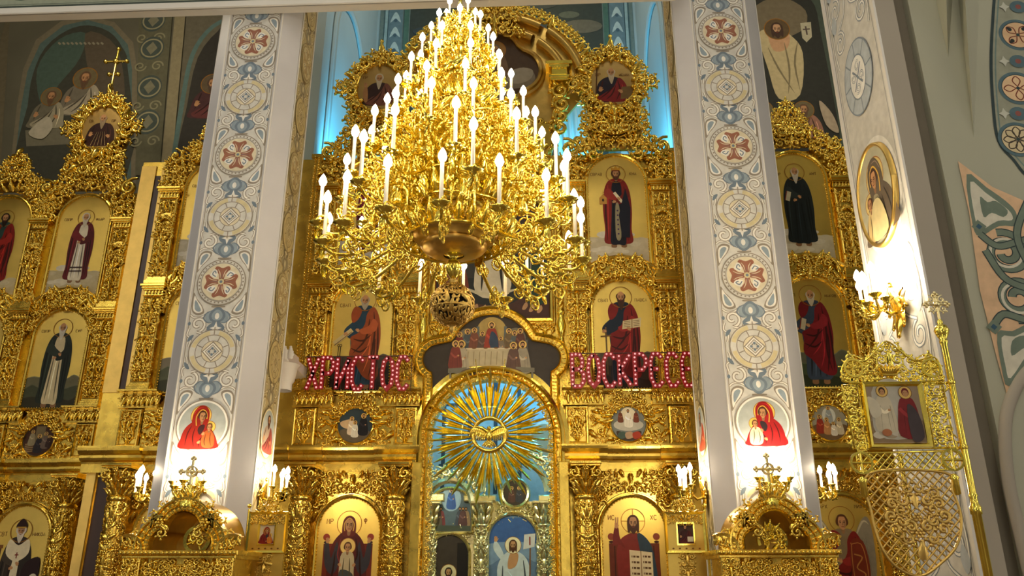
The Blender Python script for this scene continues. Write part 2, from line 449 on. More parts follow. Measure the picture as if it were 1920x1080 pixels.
SKIN = (190, 140, 95)
def head(P, x, z, r, hair, beard=1.0, bald=False, long=False, hat=None, skin=SKIN, halo=(226, 182, 78), hring=(150, 100, 30), turn=0.0, veil=None, hr=1.85):
    """face whose eye line is at z; r is half the head's height"""
    if halo == 'ring': P.ring(x, z, r*hr, r*.11, hring)
    elif halo is not None:
        P.ell(x, z, r*hr, r*hr, halo, n=28); P.ring(x, z, r*hr, r*.12, hring)
    if veil is not None:
        P.sp([(x-r*.95, z-r*1.5), (x-r*1.05, z), (x-r*.75, z+r*1.0), (x, z+r*1.4), (x+r*.75, z+r*1.0), (x+r*1.05, z), (x+r*.95, z-r*1.5), (x, z-r*1.75)], veil)
        P.stroke([(x-r*.66, z-r*.9), (x-r*.74, z+r*.2), (x, z+r*1.02), (x+r*.74, z+r*.2), (x+r*.66, z-r*.9)], r*.14, (225, 180, 80), smooth=4)
    elif not bald or long:
        e = 1.45 if long else .35
        P.sp([(x-r*.75, z-r*e), (x-r*.9, z+r*.25), (x-r*.55, z+r*1.0), (x, z+r*1.2), (x+r*.55, z+r*1.0), (x+r*.9, z+r*.25), (x+r*.75, z-r*e), (x, z-r*.6)], hair)
    else:
        P.ell(x, z+r*.1, r*.82, r*.7, hair)
    P.sp([(x-r*.2, z-r*1.5), (x-r*.25, z-r*.6), (x+r*.25, z-r*.6), (x+r*.2, z-r*1.5)], dk(skin, .75))
    P.sp([(x-r*.58, z+r*.1), (x-r*.5, z-r*.5), (x-r*.22, z-r*.95), (x, z-r*1.02), (x+r*.22, z-r*.95), (x+r*.5, z-r*.5), (x+r*.58, z+r*.1), (x+r*.42, z+r*.75), (x, z+r*(1.0 if bald else .85)), (x-r*.42, z+r*.75)], skin)
    P.sp([(x+r*.15, z-r*.8), (x+r*.5, z-r*.4), (x+r*.52, z+r*.4), (x+r*.3, z+r*.1)], dk(skin, .82))
    if beard:
        b = beard
        P.sp([(x-r*.58, z-r*.05), (x-r*.6, z-r*.7), (x-r*.32, z-r*(1.0+.5*b)), (x, z-r*(1.05+.85*b)), (x+r*.32, z-r*(1.0+.5*b)), (x+r*.6, z-r*.7), (x+r*.58, z-r*.05), (x+r*.3, z-r*.48), (x, z-r*.4), (x-r*.3, z-r*.48)], hair)
        P.stroke([(x-r*.2, z-r*.8), (x-r*.1, z-r*(1+.6*b))], r*.1, dk(hair, .7), True)
        P.stroke([(x+r*.2, z-r*.8), (x+r*.1, z-r*(1+.6*b))], r*.1, dk(hair, .7), True)
    t = turn*r
    d = (45, 26, 16)
    for q in (-1, 1):
        P.stroke([(x+t+q*r*.14, z+r*.22), (x+t+q*r*.42, z+r*.2)], r*.1, dk(hair, .6) if not bald else (90, 70, 50))
        P.ell(x+t+q*r*.27, z, r*.13, r*.09, d, n=8)
    P.stroke([(x+t+r*.05, z+r*.15), (x+t+r*.1, z-r*.3), (x+t-r*.05, z-r*.36)], r*.09, dk(skin, .62))
    P.stroke([(x+t-r*.18, z-r*.6), (x+t+r*.18, z-r*.6)], r*.1, (125, 55, 40))
    if hat == 'crown':
        P.poly([(x-r*.75, z+r*.6), (x-r*.9, z+r*1.6), (x-r*.4, z+r*1.2), (x, z+r*1.75), (x+r*.4, z+r*1.2), (x+r*.9, z+r*1.6), (x+r*.75, z+r*.6)], (190, 140, 40))
        P.stroke([(x-r*.75, z+r*.7), (x+r*.75, z+r*.7)], r*.22, (110, 30, 25))
    if hat == 'mitre':
        P.sp([(x-r*.8, z+r*.45), (x-r*.85, z+r*1.1), (x, z+r*2.0), (x+r*.85, z+r*1.1), (x+r*.8, z+r*.45)], (45, 22, 20))
        P.stroke([(x-r*.8, z+r*.55), (x+r*.8, z+r*.55)], r*.2, (190, 150, 60))
def hand(P, x, z, s, a=0.0, c=SKIN):
    ca, sa = math.cos(a), math.sin(a)
    g = lambda p: (x+s*(p[0]*ca-p[1]*sa), z+s*(p[0]*sa+p[1]*ca))
    P.sp([g(p) for p in ((-.5, 0), (-.5, .8), (0, 1.0), (.5, .8), (.5, 0), (0, -.3))], c, 3)
    for k in range(4): P.stroke([g((-.38+.25*k, .7)), g((-.42+.28*k, 1.55-.12*abs(k-1.3)))], s*.22, c)
    P.stroke([g((.45, .2)), g((.85, .8))], s*.24, c)
    P.stroke([g((0, .8)), g((0, 1.4))], s*.06, dk(c, .6))
def folds(P, f, lines, c, w, h):
    for k, l in enumerate(lines):
        col = dk(c, .48) if k % 3 != 2 else lt(c, 1.45)
        P.stroke([f(p) for p in l], w*h*(1.2 if k % 3 != 2 else .7), col, True, 4)
def saint(P, x, z, h, cloak, tunic, hair, beard=1.0, bald=False, hold=None, flip=False, hat=None, stole=None, style='drape', halo='ring', skin=SKIN, long=False):
    q = -1 if flip else 1
    f = lambda p: (x+q*p[0]*h, z+p[1]*h)
    S = lambda pts, c: P.sp([f(p) for p in pts], c)
    # feet
    for a in (-.055, .06):
        S([(a-.035, -.02), (a-.02, .045), (a+.02, .045), (a+.03, -.02), (a, -.035)], dk(skin, .7))
    if style == 'mantle':       # long straight mantle open over a paler robe
        S([(-.10, .83), (-.155, .68), (-.17, .45), (-.155, .2), (-.16, .03), (0, .015), (.16, .03), (.155, .2), (.17, .45), (.155, .68), (.1, .83), (0, .87)], cloak)
        S([(-.05, .80), (-.065, .5), (-.085, .2), (-.09, .02), (0, .005), (.085, .02), (.07, .3), (.06, .55), (.05, .8)], tunic)
        folds(P, f, [[(-.13, .7), (-.14, .4), (-.13, .06)], [(.12, .7), (.13, .4), (.13, .06)], [(-.1, .78), (-.11, .5), (-.12, .1)], [(.09, .76), (.1, .4), (.11, .05)]], cloak, .016, h)
        folds(P, f, [[(-.04, .6), (-.05, .3), (-.06, .03)], [(.03, .55), (.04, .3), (.05, .03)], [(0, .6), (-.01, .3), (-.01, .03)]], tunic, .014, h)
        S([(-.155, .66), (-.1, .6), (.02, .56), (.05, .6), (-.03, .67), (-.1, .74)], lt(cloak, 1.12))
        S([(.155, .66), (.1, .56), (0, .52), (-.02, .57), (.05, .64), (.1, .73)], dk(cloak, .85))
        hp = [(.03, .585), (-.02, .56)]
    else:
        S([(-.09, .84), (-.135, .6), (-.12, .3), (-.125, .04), (0, .015), (.125, .04), (.13, .3), (.14, .6), (.09, .84), (0, .87)], tunic)
        folds(P, f, [[(-.06, .4), (-.07, .2), (-.09, .05)], [(.0, .35), (.01, .2), (0, .04)], [(-.03, .4), (-.03, .2), (-.05, .04)], [(.06, .3), (.07, .15), (.06, .04)]], tunic, .016, h)
        S([(-.1, .7), (-.19, .62), (-.2, .56), (-.12, .5), (-.03, .56), (-.04, .72)], tunic)
        S([(.10, .85), (.165, .72), (.185, .5), (.165, .3), (.175, .1), (.11, .055), (.02, .1), (-.06, .22), (-.135, .3), (-.12, .45), (-.13, .52), (-.05, .57), (.01, .66), (.03, .78)], cloak)
        S([(-.10, .86), (-.14, .78), (-.12, .68), (-.06, .72), (-.03, .82)], cloak)
        folds(P, f, [[(.1, .8), (.12, .55), (.1, .3), (.13, .1)], [(.06, .72), (.03, .5), (-.1, .34)], [(.09, .6), (.05, .4), (-.05, .27)], [(.15, .66), (.16, .4), (.15, .1)],
                     [(-.1, .5), (0, .48), (.09, .55)], [(.08, .5), (.07, .3), (.02, .14)], [(.13, .5), (.12, .3), (.08, .09)], [(-.12, .4), (-.02, .36), (.06, .42)]], cloak, .017, h)
        S([(.15, .66), (.12, .58), (.0, .55), (-.04, .6), (.05, .64), (.1, .72)], lt(cloak, 1.15))
        hp = [(-.05, .585), (-.17, .56)]
    if stole: # broad vestment band with crosses
        S([(-.1, .84), (-.12, .7), (0, .62), (.12, .7), (.1, .84), (0, .78)], stole)
        S([(-.03, .68), (-.035, .06), (.035, .06), (.03, .68)], stole)
        for zz in (.68, .45, .25):
            P.stroke([f((0, zz-.03)), f((0, zz+.03))], .012*h, (120, 40, 30)); P.stroke([f((-.02, zz+.005)), f((.02, zz+.005))], .012*h, (120, 40, 30))
    if hold == 'book':
        P.poly([f(p) for p in ((.0, .575), (.19, .60), (.2, .70), (.01, .665))], (214, 196, 150))
        P.stroke([f((.1, .585)), f((.105, .69))], .008*h, (120, 90, 50))
        for k in range(4): P.stroke([f((.02, .60+.018*k)), f((.085, .608+.018*k))], .005*h, (90, 60, 40)); P.stroke([f((.115, .61+.018*k)), f((.18, .618+.018*k))], .005*h, (90, 60, 40))
        hp[0] = (.08, .57)
    if hold in ('book', 'sword'):
        P.stroke([f((-.17, .6)), f((-.165, .1))], .016*h, (100, 80, 50)); P.stroke([f((-.225, .50)), f((-.115, .51))], .014*h, (110, 80, 40))
    if hold == 'scrollkey':
        P.stroke([f((-.12, .60)), f((-.3, .45))], .05*h, (205, 185, 130)); P.stroke([f((-.12, .58)), f((-.3, .43))], .008*h, (120, 90, 50))
        for k in (0, .022):
            P.stroke([f((-.25+k, .42)), f((-.255+k, .30))], .008*h, (70, 50, 20))
            P.ring(f((-.25+k, .42))[0], f((0, .43))[1], .012*h, .006*h, (70, 50, 20), 10)
    if hold == 'church':
        P.poly([f(p) for p in ((-.21, .53), (-.21, .61), (-.165, .66), (-.12, .61), (-.12, .53))], (190, 140, 60))
        P.poly([f(p) for p in ((-.18, .66), (-.165, .72), (-.15, .66))], (220, 180, 80)); P.ell(*f((-.165, .58)), .014*h, .02*h, (60, 40, 20), n=8)
        P.stroke([f((-.03, .68)), f((.06, .55))], .035*h, (225, 212, 180))
        S([(-.022, .5), (-.03, .1), (.03, .1), (.022, .5)], (150, 140, 110))
        for k in range(6): P.ell(*f((0, .14+.06*k)), .012*h, .012*h, (70, 50, 90), n=6)
    if hold == 'codex':
        P.poly([f(p) for p in ((-.15, .56), (-.1, .54), (-.07, .66), (-.12, .68))], (190, 180, 150))
        P.stroke([f((-.15, .56)), f((-.12, .68))], .01*h, (120, 40, 30))
    if hold == 'staff': P.stroke([f((-.2, .05)), f((-.17, .8))], .014*h, (90, 60, 30))
    hand(P, *f(hp[0]), .026*h, .9*q if style != 'mantle' else .6*q, skin)
    hand(P, *f(hp[1]), .026*h, 1.9*q, skin)
    head(P, x, z+.925*h, .062*h, hair, beard, bald, long, hat, skin, halo)
def bust(P, x, z, h, cloak, tunic, hair, beard=1.2, bald=False, bless=False, staff=False, page=False, halo=None, stripes=None):
    """half-length figure; z is its waist, h its height"""
    f = lambda p: (x+p[0]*h, z+p[1]*h); S = lambda pts, c: P.sp([f(p) for p in pts], c)
    S([(-.18, .66), (-.33, .5), (-.4, .2), (-.38, 0), (.38, 0), (.4, .2), (.33, .5), (.18, .66), (0, .7)], tunic)
    S([(.18, .67), (.34, .5), (.4, .2), (.38, 0), (-.2, 0), (-.36, .1), (-.2, .22), (.05, .4)], cloak)
    folds(P, f, [[(.15, .6), (.2, .3), (.1, .03)], [(.05, .42), (-.1, .25), (-.3, .08)], [(.25, .5), (.28, .3), (.25, .02)], [(.1, .45), (0, .2), (-.15, .05)], [(-.2, .6), (-.25, .4), (-.3, .2)]], cloak, .03, h)
    if stripes:
        for k in range(5): P.stroke([f((-.22+.1*k, .0)), f((-.1+.05*k, .42))], .035*h, stripes, True)
    if bless:
        S([(-.36, .1), (-.42, .4), (-.36, .6), (-.3, .5), (-.28, .15)], dk(SKIN, .9)); hand(P, *f((-.36, .58)), .08*h, .1)
    else:
        hand(P, *f((-.28, .3)), .08*h, -.2)
    if staff: P.stroke([f((-.4, 0)), f((-.34, .95))], .03*h, (80, 50, 20))
    if page: P.poly([f(p) for p in ((.2, .05), (.5, .1), (.5, .42), (.24, .4))], (120, 95, 60))
    hand(P, *f((.24, .25)), .07*h, .8)
    head(P, x, z+.82*h, .13*h, hair, beard, bald, False, None, SKIN, halo)
def madonna(P, x, z, h, robe=(150, 30, 22), under=(40, 60, 90), child=(205, 120, 40), flip=False, halo=(228, 190, 90)):
    q = -1 if flip else 1
    f = lambda p: (x+q*p[0]*h, z+p[1]*h); S = lambda pts, c: P.sp([f(p) for p in pts], c)
    P.ell(*f((-.02, .72)), .23*h, .23*h, halo, n=28); P.ring(*f((-.02, .72)), .23*h, .012*h, (150, 90, 30))
    P.ell(*f((.2, .47)), .13*h, .13*h, halo); P.ring(*f((.2, .47)), .13*h, .01*h, (150, 90, 30))
    S([(-.14, .62), (-.34, .45), (-.42, .2), (-.4, 0), (.38, 0), (.4, .15), (.3, .35), (.14, .55), (0, .64)], robe)
    S([(-.19, .5), (-.2, .75), (-.1, .92), (.03, .95), (.14, .85), (.17, .7), (.14, .52), (0, .46)], robe)
    S([(-.02, .5), (-.06, .4), (0, .3), (.08, .42), (.08, .52)], under)
    folds(P, f, [[(-.2, .5), (-.28, .3), (-.3, .05)], [(-.12, .45), (-.15, .25), (-.1, .03)], [(-.18, .75), (-.1, .88), (.02, .9)], [(.1, .3), (.0, .15), (.02, .02)]], robe, .022, h)
    P.stroke([f(p) for p in ((-.1, .5), (-.12, .7), (-.02, .85), (.09, .8), (.12, .65))], .02*h, (220, 175, 70), smooth=4)
    head(P, x+q*.015*h, z+.7*h, .11*h, (70, 40, 25), 0, False, False, None, SKIN, None, turn=.15*q)
    S([(.1, .36), (.05, .2), (.1, .03), (.32, .03), (.34, .22), (.28, .36), (.2, .4)], child)
    folds(P, f, [[(.14, .32), (.12, .15), (.16, .05)], [(.24, .34), (.24, .2), (.28, .05)]], child, .018, h)
    head(P, x+q*.2*h, z+.46*h, .075*h, (95, 55, 30), 0, False, False, None, SKIN, None)
    hand(P, *f((-.02, .12)), .045*h, -.9*q); hand(P, *f((.06, .3)), .045*h, -.6*q)
def mini(P, x, z, h, robe, halo=(222, 184, 100), hair=(60, 38, 22), lean=0.0, beard=True):
    """small figure of a many-figured scene"""
    f = lambda p: (x+(p[0]+lean*p[1])*h, z+p[1]*h)
    P.sp([f(p) for p in ((-.13, .78), (-.2, .5), (-.22, .05), (.22, .03), (.2, .5), (.13, .78), (0, .82))], robe, 3)
    for a, b in ((-.08, .6), (.06, .45), (.13, .6)): P.stroke([f((a, b)), f((a*1.3, .06))], .035*h, dk(robe, .55), True)
    P.stroke([f((-.16, .6)), f((-.02, .45)), f((.1, .5))], .07*h, lt(robe, 1.2), smooth=3)
    P.ell(*f((.1, .5)), .035*h, .03*h, SKIN, n=7)
    if halo: P.ell(*f((0, .92)), .13*h, .13*h, halo, n=16); P.ring(*f((0, .92)), .13*h, .012*h, (120, 80, 30), 16)
    P.ell(*f((0, .925)), .075*h, .09*h, hair, n=12)
    P.ell(*f((0, .90)), .055*h, .07*h, SKIN, n=12)
    if beard: P.ell(*f((0, .845)), .045*h, .04*h, hair, n=10)
    for q in (-1, 1): P.ell(*f((q*.022, .915)), .009*h, .007*h, (50, 30, 20), n=6)
def hills(P, w, z0, top, cols, seed=3):
    r = random.Random(seed)
    for k, c in enumerate(cols):
        zt = z0+(top-z0)*(1-k/len(cols))
        pts = [(-w+2*w*i/8, zt+(r.random()-.6)*.16*(top-z0)) for i in range(9)]
        P.poly(list(sp(pts, 3, False))+[(w, z0), (-w, z0)], c)
        P.stroke(sp(pts, 3, False), .012, lt(c, 1.25))
def clouds(P, w, z0, top, c, seed=5):
    r = random.Random(seed)
    P.poly([(-w, z0), (w, z0), (w, z0+(top-z0)*.7), (-w, z0+(top-z0)*.75)], c)
    for k in range(14):
        x = -w*.86+1.72*w*r.random(); zz = z0+(top-z0)*(.25+.6*r.random()); rr = min(w*(.14+.16*r.random()), (w-abs(x))*.99)
        P.ell(x, zz, rr, rr*.5, mix(c, (238, 234, 224), .55*r.random()), n=14)
# ------------------------------------------------------------------ iconostasis units (local: x across, y<0 towards the viewer, z up from the base)
CACHE = {}
def cm(key, name, mats, fn):
    if key not in CACHE:
        CACHE[key] = fn().mesh(name, mats)
    return CACHE[key]
FRAME = [(0, 0), (0, .05), (.012, .075), (.035, .09), (.055, .08), (.065, .05), (.078, .05), (.09, .03), (.09, 0)]
def clockwise_rect(w, z0, z1): return [(-w, z0), (-w, z1), (w, z1), (w, z0)]

def icon_unit(label, loc, w, h, paint, surround=None, band=None, name='icon', rise=None, dots=False, cat='icon', ground=1, gcol=(226, 178, 70)):
    r = thing(name, label, cat, loc, 0, 'arched icons of the gilded screen')
    path = archpath(w, h, 26, 0, rise)
    P = Paint(-.035); P.mb.prism(path, -.035, 0, ground, rgb(gcol))
    paint(P)
    obj('painting', P.mb, [PAINT, LEAF], r)
    def fr():
        m = MB(); m.sweep(path, FRAME, True)
        m.beads(np.vstack((path, path[:1])), .011, .05, -.055, 0)
        return m
    obj('frame', cm(('fr', w, h, rise), 'frame', GOLD, fr), GOLD, r)
    if surround:
        hw, z0, z1, size, seed = surround
        def sf():
            m = MB()
            poly = [(-hw, z0), (hw, z0), (hw, z1), (hw*.6, z1), (0, z1), (-hw*.6, z1), (-hw, z1)]
            foliage(m, poly, size, -.04, seed, True, archpath(w+.12, h+.12, 26, -1, rise), 1.15, 1.1)
            return m
        obj('carved_surround', cm(('sf', w, h, surround), 'carved_surround', GOLD, sf), GOLD, r)
    if band:
        zc, r0, r1, hw, seed = band
        def bf():
            m = MB()
            a0 = math.degrees(math.acos(min(1, hw/r1))); b0 = math.degrees(math.acos(min(1, hw/r0)))
            outer = arc(0, zc, r1, a0, 180-a0, 22); inner = arc(0, zc, r0, 180-b0, b0, 22)
            poly = np.vstack((outer, inner))
            m.prism(poly, -.10, 0, 0)
            foliage(m, poly, .092, -.10, seed, True, None, 1.3, .9, 0, .45)
            m.sweep(arc(0, zc, r1, 180-a0, a0, 22), [(-.03, .08), (-.03, .13), (0, .15), (.02, .13), (.02, 0)], False)
            m.sweep(arc(0, zc, r0, 180-b0, b0, 22), [(-.02, .05), (-.02, .12), (.0, .145), (.035, .12), (.035, .08)], False)
            return m
        obj('arch_moulding', cm(('bf', band), 'arch_moulding', GOLD, bf), GOLD, r)
    return r

def pilaster(label, loc, w=.33, h=1.9, seed=11, name='pilaster'):
    r = thing(name, label, 'pilaster', loc, 0, 'carved pilasters of the gilded screen')
    d = .13
    def shaft():
        m = MB(); m.box(-w/2, w/2, -d, 0, 0, h-.2)
        m.sweep(clockwise_rect(w/2-.03, .17, h-.24), [(-.012, d), (-.008, d+.02), (.008, d+.03), (.028, d+.02), (.03, d)], True)
        return m
    def rel():
        m = MB(); a = w/2-.035
        foliage(m, [(-a, .19), (a, .19), (a, h-.26), (-a, h-.26)], .078, -d, seed, True, None, 1.45, 1.15, 0, .4)
        return m
    def cap():
        m = MB()
        for f, dd, z0, z1 in ((1.06, .15, h-.23, h-.205), (1.12, .175, h-.205, h-.185), (1.02, .145, h-.185, h-.10), (1.14, .18, h-.10, h-.075), (1.26, .215, h-.075, h-.045), (1.36, .25, h-.045, h)):
            m.box(-w*f/2, w*f/2, -dd, 0, z0, z1, 0, .006)
        n = 5
        for k in range(n): place(m, LIBL[2], (k-(n-1)/2)*w*.9/n, h-.142, -.145, .045, 0)
        return m
    def base():
        m = MB()
        for f, dd, z0, z1 in ((1.2, .2, 0, .07), (1.12, .175, .07, .105), (1.06, .15, .105, .15)): m.box(-w*f/2, w*f/2, -dd, 0, z0, z1, 0, .006)
        return m
    k = (w, h, seed)
    obj('shaft', cm(('ps',)+k, 'shaft', BOARD, shaft), BOARD, r); obj('carved_relief', cm(('pr',)+k, 'carved_relief', GOLD, rel), GOLD, r)
    obj('capital', cm(('pc',)+k, 'capital', GOLD, cap), GOLD, r); obj('base', cm(('pb',)+k, 'base', GOLD, base), GOLD, r)
    return r

def bead_column(label, loc, w=.16, h=4.6, seed=5):
    r = thing('bead_column', label, 'column', loc, 0, 'narrow beaded edge strips')
    def sh():
        m = MB(); m.box(-w/2, w/2, -.08, 0, 0, h)
        m.box(-w/2-.02, w/2+.02, -.11, 0, h-.07, h)
        return m
    def be():
        m = MB()
        n = int(h/.052)
        for k in range(n):
            m.blob((-.035, -.09, .03+k*.052), (.026, .03, .02), 5, 4); m.blob((.035, -.09, .05+k*.052), (.026, .03, .02), 5, 4)
        return m
    obj('shaft', cm(('bs', w, h), 'shaft', BOARD, sh), BOARD, r); obj('bead_relief', cm(('bb', w, h), 'bead_relief', GOLD, be), GOLD, r)
    return r

def column(label, loc, rad=.17, h=2.4, seed=21):
    """round carved column with a leafy capital; local z=0 at its base"""
    r = thing('column', label, 'column', loc, 0, 'round carved columns of the lower tier')
    hs = h-.52
    def shaft():
        m = MB(); m.lathe([(rad*.93, .0), (rad*.93, hs)], (0, 0, 0), 20)
        return m
    def vines():
        f = MB(); hw = PI*rad*.93*.62
        foliage(f, [(-hw, .05), (hw, .05), (hw, hs-.1), (-hw, hs-.1)], .076, 0, seed, True, None, 1.4, 1.0, 0, .4)
        m = MB()
        def wrap(V):
            a = V[:, 0]/rad; R = rad*.93-V[:, 1]*.55
            return np.stack((R*np.sin(a), -R*np.cos(a), V[:, 2]), -1)
        return m.merge(f, wrap)
    def cap():
        m = MB()
        m.lathe([(rad*.95, hs-.08), (rad*1.12, hs-.06), (rad*1.16, hs-.03), (rad*1.12, hs), (rad*.9, hs+.01), (rad*.92, hs+.2), (rad*1.05, hs+.32), (rad*1.3, hs+.42)], (0, 0, 0), 20)
        for row, (z, s, n, r0) in enumerate(((hs+.07, .062, 12, .95), (hs+.17, .075, 11, 1.0), (hs+.27, .07, 12, 1.12))):
            for k in range(n):
                a = (k+.5*row)*2*PI/n; L = MB(); place(L, LIBL[2], 0, 0, 0, s, 0, False, 1.5)
                def tr(V, a=a, z=z, s=s, r0=r0):
                    R = rad*r0-V[:, 1]+.04*np.clip(V[:, 2]/s, 0, 2)**2; t = a+V[:, 0]/(rad*1.05)
                    return np.stack((R*np.sin(t), -R*np.cos(t), z+V[:, 2]), -1)
                m.merge(L, tr)
        for q in (-1, 1):
            place(m, LIB[0], q*rad*1.12, hs+.345, -rad*1.15, .095, q*.2, q < 0, 1.3)
            f = MB(); place(f, LIB[0], 0, 0, 0, .09, 0, False, 1.2)
            m.merge(f, lambda V, q=q: np.stack((q*(rad*1.2-V[:, 1]), V[:, 0]*.9, hs+.345+V[:, 2]), -1))
        a = rad*1.5
        m.box(-a, a, -a, a, hs+.44, hs+.475, 0, .01); m.box(-a*1.06, a*1.06, -a*1.06, a*1.06, hs+.475, h, 0, .008)
        place(m, ROS, 0, hs+.42, -a*.95, .06)
        return m
    def base():
        m = MB(); m.lathe([(rad*1.4, 0), (rad*1.4, .06), (rad*1.2, .08), (rad*1.3, .12), (rad*1.25, .15), (rad*.95, .17)], (0, 0, 0), 20); return m
    k = (rad, h, seed)
    obj('shaft', cm(('cs',)+k, 'shaft', BOARD, shaft), BOARD, r); obj('carved_vines', cm(('cv',)+k, 'carved_vines', GOLD, vines), GOLD, r)
    obj('capital', cm(('cc',)+k, 'capital', GOLD, cap), GOLD, r); obj('base', cm(('cb',)+k, 'base', GOLD, base), GOLD, r)
    return r

def medallion(label, loc, paint, hw=.6, h=.68, rad=.29, seed=31):
    r = thing('medallion_icon', label, 'icon', loc, 0, 'round icons in carved wreaths')
    cz = h*.5
    P = Paint(-.075); P.mb.lathe([(0, 0), (rad, 0)], (0, 0, 0), 30) if False else None
    circ = arc(0, cz, rad, 0, 360, 33)[:-1]
    P.mb.prism(circ, -.075, -.02, 0, rgb((70, 70, 66)))
    paint(P, cz, rad); obj('painting', P.mb, [PAINT, LEAF], r)
    def rim():
        m = MB(); m.sweep(arc(0, cz, rad, 360, 0, 37), [(0, .02), (0, .09), (.012, .105), (.03, .09), (.035, .02)], False); return m
    def wr():
        m = MB()
        poly = [(-hw, 0), (hw, 0), (hw, h*.92), (hw*.62, h*1.02), (hw*.5, h*1.2), (0, h*1.3), (-hw*.5, h*1.2), (-hw*.62, h*1.02), (-hw, h*.92)]
        foliage(m, poly, .086, -.05, seed, True, arc(0, cz, rad+.055, 0, 360, 33), 1.25, 1.1, 0, .45)
        return m
    def bd():
        m = MB(); m.box(-hw-.06, hw+.06, -.05, 0, -.02, h); 
        m.prism([(-hw*.75, h), (hw*.75, h), (hw*.55, h*1.26), (0, h*1.33), (-hw*.55, h*1.26)], -.045, 0, 0)
        return m
    k = (hw, h, rad, seed)
    obj('rim', cm(('mr',)+k, 'rim', GOLD, rim), GOLD, r); obj('carved_wreath', cm(('mw',)+k, 'carved_wreath', GOLD, wr), GOLD, r)
    obj('backboard', cm(('mb',)+k, 'backboard', BOARD, bd), BOARD, r)
    return r

def carved_panel(label, loc, w=.4, h=.64, seed=41):
    r = thing('carved_plaque', label, 'panel', loc, 0, 'small carved panels beside the round icons')
    def bd():
        m = MB(); m.box(-w/2, w/2, -.09, 0, 0, h)
        m.sweep(clockwise_rect(w/2-.05, .05, h-.05), [(0, .09), (.0, .10), (.02, .125), (.04, .12), (.05, .09)], True)
        return m
    def rl():
        m = MB(); a = w/2-.075
        foliage(m, [(-a, h*.86), (-a*.75, h*.3), (0, .07), (a*.75, h*.3), (a, h*.86)], .07, -.09, seed, True, None, 1.4, 1.15); return m
    k = (w, h, seed)
    obj('board', cm(('kb',)+k, 'board', BOARD, bd), BOARD, r); obj('carved_relief', cm(('kr',)+k, 'carved_relief', GOLD, rl), GOLD, r)
    return r

def leaf_frieze(label, loc, L, h=.24, dep=.16):
    r = thing('leaf_frieze', label, 'frieze', loc, 0, 'leaf friezes under the ledges')
    def bd():
        m = MB(); m.box(0, L, -dep*.5, 0, 0, h); m.box(-.02, L+.02, -dep-.05, 0, h, h+.04, 0, .008); m.box(-.01, L+.01, -dep*.6, 0, -.03, .0, 0, .006)
        return m
    def lv():
        m = MB(); n = max(1, int(round(L/.15)))
        for k in range(n):
            x = (k+.5)*L/n
            for q in (-1, 1): place(m, LIB[0], x+q*.035, h*.62, -dep*.55, .062, q*.4, q < 0, 1.0)
            place(m, LIBL[2], x, h*.42, -dep*.55, .10, PI, False, 1.1); place(m, LIBL[2], x+L/n/2, h*.4, -dep*.5, .09, PI, False, .8)
        return m
    obj('board', cm(('lb', L, h), 'board', BOARD, bd), BOARD, r); obj('carved_leaves', cm(('ll', L, h), 'carved_leaves', GOLD, lv), GOLD, r)
    return r

CORN = [(.0, 0), (.06, .0), (.07, .03), (.13, .05), (.15, .09), (.15, .13), (.2, .15), (.24, .20), (.25, .24), (.25, .27), (0, .27)]
def cornice(label, loc, segs):
    """moulded entablature: segs = (x0, x1, extra projection)"""
    r = thing('cornice', label, 'cornice', loc, 0, 'moulded cornices of the gilded screen')
    m = MB()
    for x0, x1, e in segs:
        pr = [(d+(e if d > 0 else 0), z) for d, z in CORN]; n = len(pr)
        V = [(x0, -d, z) for d, z in pr]+[(x1, -d, z) for d, z in pr]
        m.add(V, [(i, i+n, i+n+1, i+1) for i in range(n-1)]+[tuple(range(n)), tuple(range(2*n-1, n-1, -1))], 0, False)
    obj('moulding', m, BOARD, r)
    fr = MB()
    for x0, x1, e in segs: fr.box(x0, x1, -.045-e, 0, -.14, 0); 
    obj('architrave', fr, BOARD, r)
    return r

